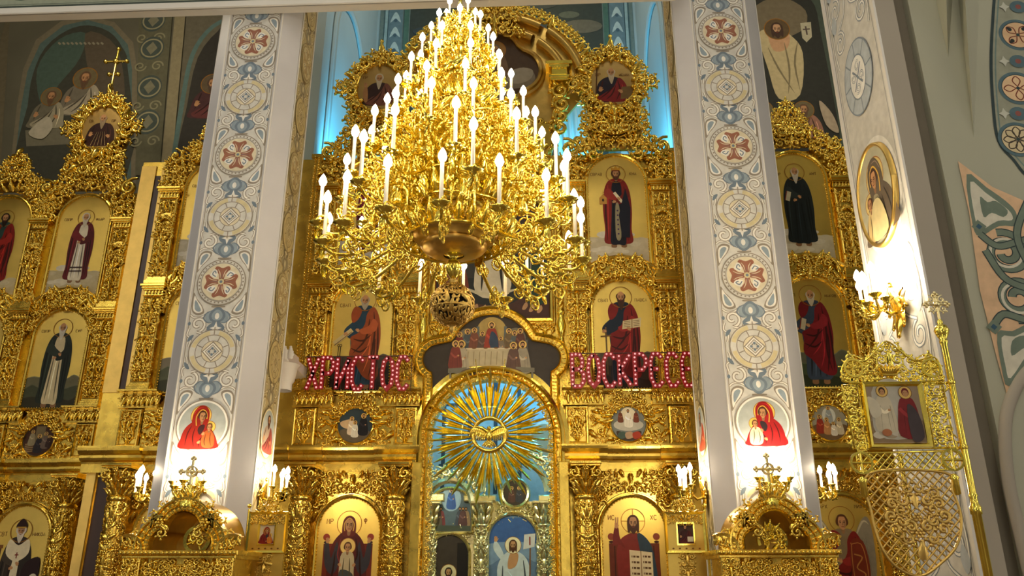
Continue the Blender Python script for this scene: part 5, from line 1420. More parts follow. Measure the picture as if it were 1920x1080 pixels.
for z in (4.0, 4.6, 5.4): P.poly([(-1.5, z), (.4, z), (.4, z+.07), (-1.5, z+.07)], (54, 66, 74))
o = obj('trim_6', P.mb, FRESCO, None, (A, 18.47, 0)); o['kind'] = 'structure'

# ------------------------------------------------------------------ aisle back walls with dark wall paintings
m = MB(); m.box(-14, A-3.9, 17.0, 17.3, 0, 20); m.box(A-3.95, A-3.9, 13.9, 17, 0, 20); struct('wall_left_back', m, DARKW)
m = MB(); m.box(A+3.9, 12, 17.0, 17.3, 0, 20); struct('wall_right_back', m, DARKW)
m = MB(); m.box(-14.3, -14, 8, 17.3, 0, 20); struct('wall_left', m, DARKW)
m = MB(); m.box(-14.3, 12, 12.3, 18.8, 20, 20.3); struct('ceiling', m, DARKW)
m = MB(); m.box(-14.3, 12, -6, 18.8, -.2, 0); struct('floor', m, FLOORM)
YB = 17.0
Q = lambda *p: [at(x, y, YB) for x, y in p]
P = Paint(0)
P.poly(Q((-20, 20), (20, 20), (0, 340), (-60, 340)), (109, 100, 78))
arch = Q((38, 330), (52, 200), (62, 140), (85, 90), (125, 58), (165, 48), (205, 60), (230, 90), (240, 130), (238, 330))
P.poly(Q((16, 345), (32, 200), (44, 130), (68, 75), (115, 40), (165, 30), (215, 42), (250, 80), (258, 130), (255, 345)), (122, 113, 91))
P.poly(Q((24, 340), (40, 200), (52, 134), (76, 82), (120, 48), (165, 38), (210, 50), (240, 84), (248, 130), (246, 340)), (87, 106, 100))
P.sp(arch, (66, 66, 56), 3)
P.sp(Q((70, 130), (110, 75), (160, 62), (150, 110), (110, 160), (80, 200)), (75, 93, 82)); P.sp(Q((160, 64), (220, 90), (232, 200), (180, 180)), (93, 82, 66))
for k in range(11): P.stroke(Q((110+8*k, 80), (114+8*k, 84)), .05, (144, 137, 113))
P.poly(Q((48, 245), (150, 235), (150, 270), (50, 275)), (118, 113, 93)); 
def bigfig(x, y, s, robe, Y=YB, lean=0, hc=(104, 78, 56), hal=(113, 100, 69)):
    cx, cz = at(x, y, Y); bust(P, cx, cz, s, robe, dk(robe, .7), hc, 1.2, False, False, False, False, hal)
bigfig(146, 215, 1.3, (171, 159, 135)); bigfig(84, 240, 1.1, (159, 150, 124)); bigfig(190, 290, 1.2, (91, 69, 56))
P.sp(Q((55, 250), (90, 220), (100, 240), (80, 262)), (184, 175, 153))
P.poly(Q((262, 20), (325, 20), (300, 330), (255, 330)), (100, 97, 75))
for y in (40, 92, 165, 230):
    cx, cz = at(286-.06*(y-92), y, YB); P.ell(cx, cz, .32, .36, (73, 82, 75)); P.ring(cx, cz, .27, .04, (153, 146, 113)); P.poly([(cx-.15, cz), (cx, cz+.2), (cx+.15, cz), (cx, cz-.2)], (128, 124, 100))
    for q in (-1, 1): P.stroke(spiral(cx+q*.22, cz-.55, .16, 0, 1.3, q), .04, (140, 135, 104))
P.poly(Q((330, 20), (350, 20), (322, 330), (302, 330)), (146, 135, 104)); P.poly(Q((352, 20), (440, 20), (420, 330), (325, 330)), (106, 100, 82))
P.sp(Q((335, 330), (352, 200), (372, 110), (410, 60), (450, 40), (450, 330)), (56, 53, 47), 3)
P.stroke(Q((322, 330), (342, 200), (362, 105), (400, 52), (450, 30)), .12, (93, 118, 113), False, 4)
cx, cz = at(395, 190, YB); bust(P, cx, cz-.5, 1.2, (104, 53, 51), (78, 47, 47), (87, 66, 51), 1, halo=(100, 84, 60))
o = obj('trim_7', P.mb, FRESCO, None, (0, YB-.01, 0)); o['kind'] = 'structure'
P = Paint(0)
P.poly(Q((1390, -40), (1580, -40), (1640, 330), (1420, 330)), (100, 97, 78))
P.sp(Q((1400, 330), (1395, 40), (1420, -20), (1480, -40), (1530, -10), (1550, 60), (1590, 330)), (73, 82, 69), 3)
P.sp(Q((1405, 330), (1400, 50), (1425, -5), (1480, -25), (1520, 0), (1538, 60), (1572, 330)), (51, 51, 44), 3)
P.sp(Q((1410, 20), (1460, -5), (1510, 20), (1500, 60), (1420, 80)), (118, 106, 82))
P.sp(Q((1422, 65), (1440, 130), (1460, 185), (1500, 178), (1505, 100), (1480, 65), (1450, 55)), (193, 175, 131)); P.sp(Q((1440, 62), (1450, 95), (1475, 92), (1480, 66), (1460, 58)), (197, 153, 113))
for l in (((1440, 90), (1460, 130), (1490, 175)), ((1470, 80), (1480, 130), (1478, 176)), ((1495, 80), (1490, 120), (1500, 170))): P.stroke(Q(*l), .05, (131, 118, 87), True, 3)
cx, cz = at(1456, 52, YB); head(P, cx, cz-.05, .17, (73, 53, 41), .7, long=True, halo=(97, 78, 51), skin=(197, 153, 113))
P.poly(Q((1500, 44), (1520, 42), (1522, 70), (1512, 80), (1504, 72)), (184, 175, 146)); P.stroke(Q((1510, 50), (1513, 66)), .04, (87, 73, 66)); P.stroke(Q((1505, 56), (1518, 55)), .04, (87, 73, 66))
bigfig(1515, 262, 1.0, (159, 113, 91)); bigfig(1438, 255, .9, (118, 91, 75))
P.sp(Q((1535, 190), (1560, 215), (1572, 250), (1548, 235)), (181, 162, 135))
o = obj('trim_8', P.mb, FRESCO, None, (0, YB-.01, 0)); o['kind'] = 'structure'

# ------------------------------------------------------------------ right pier, its painted face, and the arch wall on the right
m = MB()
m.box(4.0, 4.22, 7.85, 9.25, 0, 14); m.box(4.22, 4.40, 7.99, 9.25, 0, 14, 1); m.box(4.40, 12, 7.87, 9.25, 0, 14, 2)
m.box(3.975, 4.0, 7.85, 7.91, 0, 14, 3); m.box(3.975, 4.0, 9.18, 9.25, 0, 14, 3)
struct('wall_right', m, [TAUPE, plain('shaded groove plaster', (120, 112, 96), .8), SAGE, PLASTER])  # groove colour is darkened to paint in its shadow
P = Paint(0); w = .62; z0, z1 = .6, 13.5; c = PAL2
P.poly([(-w, z0), (w, z0), (w, z1), (-w, z1)], c['bg'])
for s in (-1, 1):
    for d, ww in ((.0, .02), (.05, .012)): P.stroke([(s*(w-d), z0), (s*(w-d), z1)], ww, c['line'])
zz = 5.82
for dz, q in ((1.62, 1), (4.2, 1), (-2.6, 1)):
    z = zz+dz; P.k = 60
    P.ell(0, z, .42, .50, c['dblue'], n=40); P.ell(0, z, .40, .48, c['blue'], n=40)
    for k in range(8):
        a = k*PI/4; P.stroke([(.2*math.cos(a), z+.25*math.sin(a)), (.4*math.cos(a), z+.48*math.sin(a))], .02, c['dblue'])
    P.ell(0, z, .24, .30, c['dblue'], n=30); P.ell(0, z, .22, .28, c['white'], n=30)
    for k in range(4):
        a = k*PI/2+PI/4; P.stroke([(0, z), (.17*math.cos(a), z+.2*math.sin(a))], .03, c['dblue']); dstroke(P, spiral(.1*math.cos(a+.5), z+.15*math.sin(a+.5), .07, a, 1.1, 1, 12), .03, c['dblue'], c['white'], .4, 0)
for k in range(24):
    z = z0+.3+k*.52
    if abs(z-zz) < .82 or any(abs(z-zz-q) < .4 for q in (1.62, 4.2, -2.6)): continue
    P.k = 8
    for s in (-1, 1):
        dstroke(P, spiral(s*.36, z, .17, PI/2, 1.3, s), .05, c['dblue'], c['white'], .5, 0); dstroke(P, [(s*.5, z-.3), (s*.54, z), (s*.5, z+.34)], .05, c['line'], c['white'])
        dstroke(P, [(s*.36, z+.17), (s*.12, z+.3), (s*.05, z+.5)], .045, c['dblue'], c['white']); P.sp([(s*.44, z+.22), (s*.54, z+.34), (s*.44, z+.5), (s*.36, z+.36)], c['blue'], 3)
P.k = 8; P.ell(0, zz, .56, .72, c['white'], n=44)
obj_ = obj('trim_9', P.mb, FRESCO, None, (3.996, 8.55, 0), -PI/2); obj_['kind'] = 'structure'
r = thing('oval_icon', 'oval wall icon of the Virgin and Child on the right pier above its candle sconce', 'icon', (3.985, 8.55, zz), -PI/2)
P = Paint(-.03); P.mb.prism(arc(0, 0, .47, 0, 360, 45, .60)[:-1], -.03, 0, 0, rgb((176, 174, 150)))
madonna(P, .02, -.52, 1.02, (96, 84, 70), (150, 140, 110), (200, 176, 120), True, (214, 190, 120)); P.sp([(-.2, -.5), (.2, -.5), (.1, -.1), (-.12, -.1)], (206, 190, 140))
obj('painting', P.mb, PAINT, r)
m = MB(); m.sweep(arc(0, 0, .47, 360, 0, 61, .60), [(-.01, 0), (-.01, .04), (.01, .06), (.03, .05), (.04, 0)], False, 0, 0, True); obj('rim', m, DULL, r)
# arch rib running down the wall
YW = 7.87
m = MB()
def wedge(a, b, c_, d):
    V = [(*at(*p, YW), 0) for p in (a, b, c_)]
    V3 = [(x, YW, z) for x, z, _ in V]; X, Z = at(*d, YW-.3); V3.append((X, YW-.3, Z))
    m.add(V3, [(0, 1, 3), (1, 2, 3), (2, 0, 3)], 0, False)
wedge((1742, -60), (1778, 108), (1790, -60), (1772, -60)); wedge((1790, -60), (1826, 258), (1838, -60), (1806, -60))
struct('trim_10', m, SAGE)
P = Paint(0); W_ = lambda *p: [at(x, y, YW) for x, y in p]
s_ = at(1001, 500, YW)[0]-at(1000, 500, YW)[0]
DG, GR, CRM, PE, BL = (52, 66, 68), (112, 126, 112), (206, 202, 184), (214, 180, 144), (84, 108, 116)
P.poly(W_((1866, -30), (1858, 100), (1862, 200), (1872, 265), (1905, 310), (1960, 345), (2000, 345), (2000, -30)), (150, 152, 134))
P.stroke(W_((1866, -30), (1858, 100), (1862, 200), (1872, 265), (1900, 300), (1925, 330), (1960, 345)), 6*s_, DG, False, 4)
P.stroke(W_((1874, -30), (1866, 100), (1870, 200), (1880, 262), (1908, 298), (1932, 322), (1962, 336)), 3*s_, (110, 130, 126), False, 4)
for y, cc in ((66, 0), (166, 1), (262, 2)):
    x, z = at(1908, y, YW); R = 38*s_
    P.ell(x, z, R, R, BL, n=40); P.ell(x, z, R*.84, R*.84, DG, n=40); P.ell(x, z, R*.8, R*.8, ((214, 180, 140), (222, 190, 150), (206, 190, 152))[cc], n=40)
    for k in range(4 if cc < 2 else 8):
        a = k*PI/2+(PI/4 if cc == 0 else 0) if cc < 2 else k*PI/4
        g = lambda u, v: (x+R*(u*math.cos(a)-v*math.sin(a)), z+R*(u*math.sin(a)+v*math.cos(a)))
        P.stroke([g(0, .1), g(.2, .45), g(0, .72), g(-.2, .45), g(0, .1)], .06*R, (120, 60, 44) if cc < 2 else (70, 60, 50), False, 4)
        if cc == 0: P.sp([g(-.12, .5), g(0, .74), (g(.12, .5)), g(0, .4)], (46, 50, 48), 3)
    P.ell(x, z, R*.1, R*.1, DG, n=10)
for y in (14, 116, 214):
    x, z = at(1908, y, YW); P.ell(x, z, 17*s_, 15*s_, BL); P.ell(x, z, 6*s_, 6*s_, (140, 84, 76), n=12)
    x, z = at(1882, y, YW); P.poly([(x, z+13*s_), (x+4*s_, z+4*s_), (x+11*s_, z), (x+4*s_, z-4*s_), (x, z-13*s_), (x-4*s_, z-4*s_), (x-11*s_, z), (x-4*s_, z+4*s_)], (192, 194, 180))
P.poly(W_((1795, 303), (1816, 400), (1836, 545), (1866, 665), (1886, 738), (1930, 690), (2000, 690), (2000, 385), (1920, 378), (1860, 352)), PE)
P.sp(W_((1811, 328), (1822, 420), (1836, 444), (1872, 425), (1905, 424), (1903, 398), (1882, 376), (1848, 352)), GR, 3)
P.sp(W_((1818, 342), (1828, 415), (1838, 432), (1870, 415), (1896, 414), (1894, 400), (1876, 384), (1846, 362)), CRM, 3)
P.sp(W_((1836, 370), (1843, 408), (1858, 400), (1880, 408), (1888, 396), (1866, 378), (1850, 380)), GR, 3)
for cx_, cy_, h in ((1885, 475, 1), (1908, 560, -1)):
    x, z = at(cx_, cy_, YW)
    for w_, cc in ((16, DG), (12, GR)): P.stroke(np.vstack((spiral(x, z, 42*s_, 1.8*h, 1.75, -h, 44),)), w_*s_, cc)
    P.ring(x, z, 28*s_, 5*s_, CRM)
for pts in (((1836, 440), (1868, 462), (1905, 455), (1960, 440)), ((1846, 470), (1880, 520), (1920, 540), (1960, 545)), ((1860, 615), (1880, 590), (1920, 600), (1960, 600)), ((1925, 380), (1905, 440), (1930, 500), (1960, 520))):
    P.stroke(W_(*pts), 15*s_, DG, False, 5); P.stroke(W_(*pts), 11*s_, GR, False, 5)
for p in ((1834, 426), (1862, 614)):
    x, z = at(*p, YW); P.poly([(x-14*s_, z), (x, z+14*s_), (x+14*s_, z), (x, z-14*s_)], GR); P.poly([(x-6*s_, z), (x, z+6*s_), (x+6*s_, z), (x, z-6*s_)], (60, 90, 110))
P.sp(W_((1868, 625), (1876, 690), (1890, 725), (1930, 670), (1960, 650), (1930, 610), (1896, 622)), GR, 3); P.sp(W_((1876, 634), (1884, 690), (1893, 710), (1925, 664), (1950, 645), (1928, 622), (1900, 632)), CRM, 3)
P.sp(W_((1896, 640), (1895, 668), (1915, 655), (1935, 645), (1918, 630)), GR, 3)
xm = at(2010, -30, YW)[0]; both = MB(); both.merge(P.mb)
both.merge(P.mb, lambda V: V*np.array((-1, 1, 1))+np.array((2*xm, 0, 0)))
o = obj('trim_11', both, FRESCO, None, (0, YW-.004, 0)); o['kind'] = 'structure'
m = MB(); pth = sp(W_((1960, 672), (1920, 700), (1893, 748), (1882, 805), (1888, 900), (1912, 1010), (1940, 1130)), 6, False)
m.sweep(pth[::-1], [(-.06, 0), (-.06, .03), (-.03, .05), (.02, .05), (.05, .02), (.05, 0)], False, YW, 0, True)
m.sweep((np.array((-1, 1))*pth+np.array((2*xm, 0))), [(-.06, 0), (-.06, .03), (-.03, .05), (.02, .05), (.05, .02), (.05, 0)], False, YW, 0, True)
struct('trim_12', m, TAUPE)
# ------------------------------------------------------------------ lamps: candle bulb pieces shared by chandelier and sconces
def bulbmesh(s=1.0):
    m = MB(); m.lathe([(0.004, 0), (.018*s, .008*s), (.026*s, .03*s), (.02*s, .055*s), (.008*s, .078*s), (.001, .088*s)], (0, 0, 0), 10); return m
def candlemesh(h, r=.017):
    m = MB(); m.lathe([(r*1.15, 0), (r*1.1, .01), (r, .015), (r*.95, h), (.003, h)], (0, 0, 0), 9); return m
def panmesh(r):
    m = MB(); n = 12; prof = [(.012, -.05), (.03, -.045), (.022, -.03), (r*.6, -.012), (r, .012), (r*.98, .018), (r*.55, .002), (.02, .004), (.02, .02), (.0, .02)]
    a = np.arange(24)*2*PI/24; p = np.array(prof)
    fl = 1+.07*np.cos(a*12)[None]*(p[:, 0] > r*.5)[:, None]
    V = np.stack((p[:, 0, None]*np.cos(a)*fl, p[:, 0, None]*np.sin(a)*fl, np.repeat(p[:, 1, None], 24, 1)), -1)
    i = np.arange(len(p)-1)[:, None]*24; j = np.arange(24)[None]; j2 = (j+1) % 24
    m.add(V, np.stack((i+j, i+j2, i+24+j2, i+24+j), -1).reshape(-1, 4)); return m

def cherub():
    m = MB()
    m.lathe([(.0, -.16), (.035, -.15), (.045, -.08), (.03, -.01), (.04, .03), (.02, .06), (.012, .07)], (0, 0, 0), 9); m.blob((0, 0, .10), .033, 8, 6)
    for q in (-1, 1):
        for k in range(5):
            m.tube([(-.01, q*.02, .03), (-.02, q*(.06+.012*k), .07-.02*k), (-.01, q*(.085+.006*k), -.02-.035*k)], [.012, .018, .005], 5)
        m.tube([(.0, q*.035, .03), (.04, q*.045, .0), (.07, q*.03, .03)], [.014, .011, .009], 5)
    return m

# tiers: radius, bulb height z, candles, candle length, size, start angle
TIERS = [(1.25, 4.93, 16, .40, 1.0, .02), (1.30, 5.22, 8, .40, 1.0, .22), (1.10, 5.55, 12, .40, 1.0, .1), (.88, 5.92, 14, .36, .95, .05),
         (.73, 6.24, 12, .32, .9, .2), (.56, 6.62, 10, .30, .85, 0), (.43, 6.94, 9, .26, .8, .2), (.31, 7.24, 8, .22, .75, .1), (.17, 7.48, 5, .18, .7, .3)]
CX, CY = A, 7.2
ch = thing('chandelier', 'huge tiered gilded chandelier full of lit candle lamps hanging in the nave', 'chandelier', (CX, CY, 3.8))
B0 = 3.8
m = MB(); m.tube([(0, 0, 7.3-B0), (0, 0, 11.5-B0)], .02, 8); obj('hanging_rod', m, BRASS, ch)
m = MB()
prof = [(0, 4.30), (.03, 4.33), (.06, 4.38), (.085, 4.45), (.06, 4.50), (.03, 4.53), (.05, 4.56), (.12, 4.575)]
m.lathe([(r_, z-B0) for r_, z in prof], (0, 0, 0), 24); obj('ball_knop', m, BRASS, ch)
m = MB()
m.lathe([(r_, z-B0) for r_, z in [(.10, 4.565), (.22, 4.58), (.30, 4.62), (.33, 4.66), (.30, 4.68), (.28, 4.70), (.40, 4.74), (.43, 4.79), (.40, 4.83), (.33, 4.86), (.30, 4.95), (.34, 5.0)]], (0, 0, 0), 36)
obj('dish', m, DULL, ch)
m = MB()
pr = [(.30, 5.0), (.36, 5.06), (.34, 5.2), (.22, 5.28), (.24, 5.36), (.40, 5.42), (.43, 5.5), (.26, 5.62), (.2, 5.75), (.34, 5.80), (.37, 5.88), (.17, 6.0), (.13, 6.12), (.22, 6.17), (.22, 6.26), (.12, 6.36), (.10, 6.5), (.16, 6.55), (.15, 6.64), (.08, 6.75), (.08, 6.88), (.12, 6.92), (.06, 7.05), (.06, 7.16), (.09, 7.2), (.05, 7.32), (.03, 7.5)]
m.lathe([(r_, z-B0) for r_, z in pr], (0, 0, 0), 28); obj('stem', m, BRASS, ch)
m = MB()
for z, r_, n in ((4.79, .43, 12), (5.06, .37, 10), (5.46, .37, 10), (5.84, .30, 8), (6.2, .23, 8)):
    for k in range(n):
        q = MB(); place(q, ROS, 0, 0, 0, .045)
        a = (k+.5)*2*PI/n
        m.merge(q, lambda V, a=a, z=z, r_=r_: np.stack(((r_-V[:, 1])*np.sin(a)+V[:, 0]*np.cos(a), -(r_-V[:, 1])*np.cos(a)+V[:, 0]*np.sin(a), z-B0+V[:, 2]), -1))
obj('rosettes', m, GOLD, ch)
# openwork ball
m = MB(); R = .205; zc = 4.06-B0
f = MB(); foliage(f, [(-PI*R, -.17), (PI*R, -.17), (PI*R, .17), (-PI*R, .17)], .05, 0, 91, False, None, 1.5, .6, 0, .2)
def sph(V):
    a = V[:, 0]/R; b = np.clip(V[:, 2]/.17, -1, 1)*1.35; rr_ = R-V[:, 1]*.5
    return np.stack((rr_*np.cos(b)*np.sin(a), -rr_*np.cos(b)*np.cos(a), zc+rr_*np.sin(b)), -1)
m.merge(f, sph)
for b in (-1.2, -.25, .25, 1.2):
    a = np.linspace(0, 2*PI, 33); m.tube(np.stack((R*1.02*math.cos(b)*np.cos(a), R*1.02*math.cos(b)*np.sin(a), np.full(33, zc+R*math.sin(b))), -1), .011, 5)
m.lathe([(0, zc-R-.09), (.012, zc-R-.07), (.03, zc-R-.04), (.02, zc-R-.02), (.06, zc-R+.005)], (0, 0, 0), 12); m.lathe([(.05, zc+R-.01), (.03, zc+R+.02), (.05, zc+R+.04), (.02, zc+R+.06)], (0, 0, 0), 12)
obj('openwork_ball', m, DULL, ch)
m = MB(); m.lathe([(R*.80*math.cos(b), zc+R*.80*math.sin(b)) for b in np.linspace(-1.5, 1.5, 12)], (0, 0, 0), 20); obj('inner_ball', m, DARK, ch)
for ti, (R, zb, n, cl, s, a0) in enumerate(TIERS):
    zp = zb-cl-B0-.03; rb = max(.05, R*.22)
    m = MB()
    if ti < 3: pts = sp([(rb, 0, zp+.34), (R*.34, 0, zp+.30), (R*.54, 0, zp+.10), (R*.74, 0, zp-.05), (R*.92, 0, zp-.09), (R, 0, zp-.02)], 4, False)
    else: pts = sp([(rb, 0, zp+.10), (R*.38, 0, zp+.02), (R*.62, 0, zp-.10), (R*.86, 0, zp-.12), (R*.99, 0, zp-.08), (R, 0, zp-.02)], 4, False)
    m.tube(pts, .016*s+.002, 7, planar=True)
    rs = random.Random(100+ti)
    u = np.linspace(.2, .9, max(3, int(R*6)))
    idx = (u*(len(pts)-1)).astype(int)
    sz = .075*s
    for k, i in enumerate(idx):
        p = pts[i]; up = 1 if k % 2 == 0 else -1
        if ti < 3:
            for c_, rr_, hd in ((0, .085, up), (.06, .055, -up)):
                q = spiral(p[0]+c_, p[2]+up*rr_, rr_, -up*PI/2, 1.3, hd, 18)
                m.tube(np.stack((q[:, 0], np.full(len(q), .012*hd), q[:, 1]), -1), np.linspace(.012, .007, len(q)), 5, planar=True)
                m.blob((q[-1][0], .012*hd, q[-1][1]), .017, 6, 4)
            if k % 3 == 1: place(m, LIBL[1], p[0]+.05, p[2]-up*.05, 0, .05, up*1.2, False, .8)
            continue
        place(m, LIB[rs.randrange(4)], p[0], p[2]+up*sz*.9, 0, sz, rs.uniform(-.8, .8), k % 2 == 0, .7)
        place(m, LIBL[rs.randrange(4)], p[0]+sz*.7, p[2]+.8*up*sz*1.3, 0, sz*.9, rs.uniform(-1.2, 1.2), rs.random() < .5, .8)
        if R > .5 and ti > 1: place(m, LIB[rs.randrange(4)], p[0]-sz*.5, p[2]+up*sz*2.4, 0, sz*.85, rs.uniform(-1, 1), rs.random() < .5, .7)
    place(m, LIB[0], R*.80, zp-.08, 0, .075*s, 0, False, .8); place(m, LIBL[2], R+.01, zp-.09, 0, .06*s, PI, False, 1.2)
    am = m.mesh('arm', BRASS)
    pm = panmesh(.092*s).mesh('drip_pan', BRASS); cmn = candlemesh(cl, .018*s).mesh('candle', CANDLE); bmn = bulbmesh(s*1.5).mesh('bulb', BULB)
    hm = cherub().mesh('cherub', BRASS) if ti == 0 else hm
    for k in range(n):
        a = a0+k*2*PI/n
        o = obj('arm', am, BRASS, ch, (0, 0, 0), a)
        obj('drip_pan', pm, BRASS, o, (R, 0, zp)); obj('candle', cmn, CANDLE, o, (R, 0, zp+.01)); obj('bulb', bmn, BULB, o, (R, 0, zp+.01+cl))
    if ti in (1, 2, 3, 4):
        for k in range(8):
            a = .2+k*PI/4; rr_ = R*.62
            o = obj('cherub', hm, BRASS, ch, (rr_*math.cos(a), rr_*math.sin(a), zp+.14), a)
    # crown of upright leaves and dense scrollwork round the stem at this tier
    m = MB(); nn = (6, 8, 18)[ti] if ti < 3 else int(12+R*20)
    for k in range(nn):
        a = rs.uniform(0, 2*PI); r1 = R*math.sqrt(rs.uniform(.16, .6) if ti > 2 else rs.uniform(.1, .3)); z1 = zp+rs.uniform(-.10, .26)*(1 if R > .3 else .6)+(.3 if ti < 3 else 0)
        q = MB(); place(q, (LIBL+LIB)[rs.randrange(8)], 0, 0, 0, rs.uniform(.07, .11)*s, rs.uniform(-1, 1), rs.random() < .5, .9)
        b = a+rs.uniform(-.7, .7)
        m.merge(q, lambda V, a=a, b=b, r1=r1, z1=z1: np.stack((r1*math.cos(a)-V[:, 1]*math.cos(b)-V[:, 0]*math.sin(b), r1*math.sin(a)-V[:, 1]*math.sin(b)+V[:, 0]*math.cos(b), z1+V[:, 2]), -1))
    nr = int(10+R*14)
    for k in range(nr):
        a = k*2*PI/nr; q = MB(); place(q, LIBL[2], 0, .06, 0, .10*s, 0, False, 1.3); r1 = R*.42; zq = zp+(.26 if ti < 3 else 0)
        m.merge(q, lambda V, a=a, r1=r1: np.stack(((r1-V[:, 1])*math.cos(a)-V[:, 0]*math.sin(a), (r1-V[:, 1])*math.sin(a)+V[:, 0]*math.cos(a), zq+V[:, 2]), -1))
    th = np.linspace(0, 2*PI, 41); m.tube(np.stack((R*.42*np.cos(th), R*.42*np.sin(th), np.full(41, zp+(.2 if ti < 3 else 0))), -1), .018, 6)
    obj('scrollwork', m, BRASS, ch)

# ------------------------------------------------------------------ wall sconces
def sconce(label, loc, rz, n=5, s=1.0):
    r = thing('sconce', label, 'sconce', loc, rz, 'gilded candle sconces')
    def plate():
        m = MB(); place(m, LIBL[2], 0, .02, -.01, .2*s, 0, False, .5); place(m, LIBL[2], 0, -.16, -.01, .16*s, PI, False, .5)
        for q in (-1, 1): place(m, LIB[0], q*.09*s, .02, -.01, .09*s, 0, q < 0, .6); place(m, LIBL[0], q*.08*s, -.13, -.01, .09*s, -q*2.4, q < 0, .6)
        m.tube([(0, 0, -.05), (0, -.12, -.09), (0, -.2, -.02)], .018, 7); m.blob((0, -.2, -.02), .035, 8, 6)
        return m
    obj('back_plate', cm(('sp', s), 'back_plate', GOLD, plate), GOLD, r)
    pm = cm(('span', s), 'drip_pan', BRASS, lambda: panmesh(.055*s)); ck = cm(('scan', s), 'candle', CANDLE, lambda: candlemesh(.2*s, .016)); bk = cm(('sbul', s), 'bulb', BULB2, lambda: bulbmesh(1.25*s))
    for k in range(n):
        a = math.radians(-80+160*k/(n-1)); R = .2*s; x, y = R*math.sin(a), -.2-R*.75*math.cos(a)
        z = .0 if k % 2 else .07
        m = MB(); m.tube(sp([(0, -.2, -.02), (x*.4, -.2+(y+.2)*.4, -.09), (x*.85, -.2+(y+.2)*.85, -.08), (x, y, z-.03)], 4, False), .011, 6)
        q = MB(); place(q, LIB[k % 4], 0, 0, 0, .05); m.merge(q, lambda V, x=x, y=y: np.stack((x*.6+V[:, 0]*math.sin(a), -.2+(y+.2)*.6-V[:, 0]*math.cos(a)+V[:, 1], -.05+V[:, 2]), -1))
        o = obj('arm', m, BRASS, r)
        obj('drip_pan', pm, BRASS, o, (x, y, z)); obj('candle', ck, CANDLE, o, (x, y, z+.005)); obj('bulb', bk, BULB2, o, (x, y, z+.205*s))
    return r
zs = 2.72
sconce('gilded candle sconce on the front of the left pillar, below its painted medallion', (-4.62, 10.78, zs), 0)
sconce('gilded candle sconce on the side of the left pillar, facing the royal gate', (-3.92, 11.4, zs), PI/2)
sconce('gilded candle sconce on the front of the right pillar, behind the kiosk cross', (2.98, 10.78, zs+.02), 0)
sconce('gilded candle sconce on the side of the right pillar, facing the royal gate', (2.27, 11.4, zs), -PI/2)
sconce('gilded candle sconce on the far side of the right pillar, beside the archangel icon', (3.70, 11.4, zs), PI/2)
sconce('large gilded candle sconce on the right pier below the oval icon', (3.97, 8.48, 4.42), -PI/2, 6, 1.25)
sconce('gilded candle sconce half hidden on the left side of the left pillar', (-5.34, 11.4, zs), -PI/2)

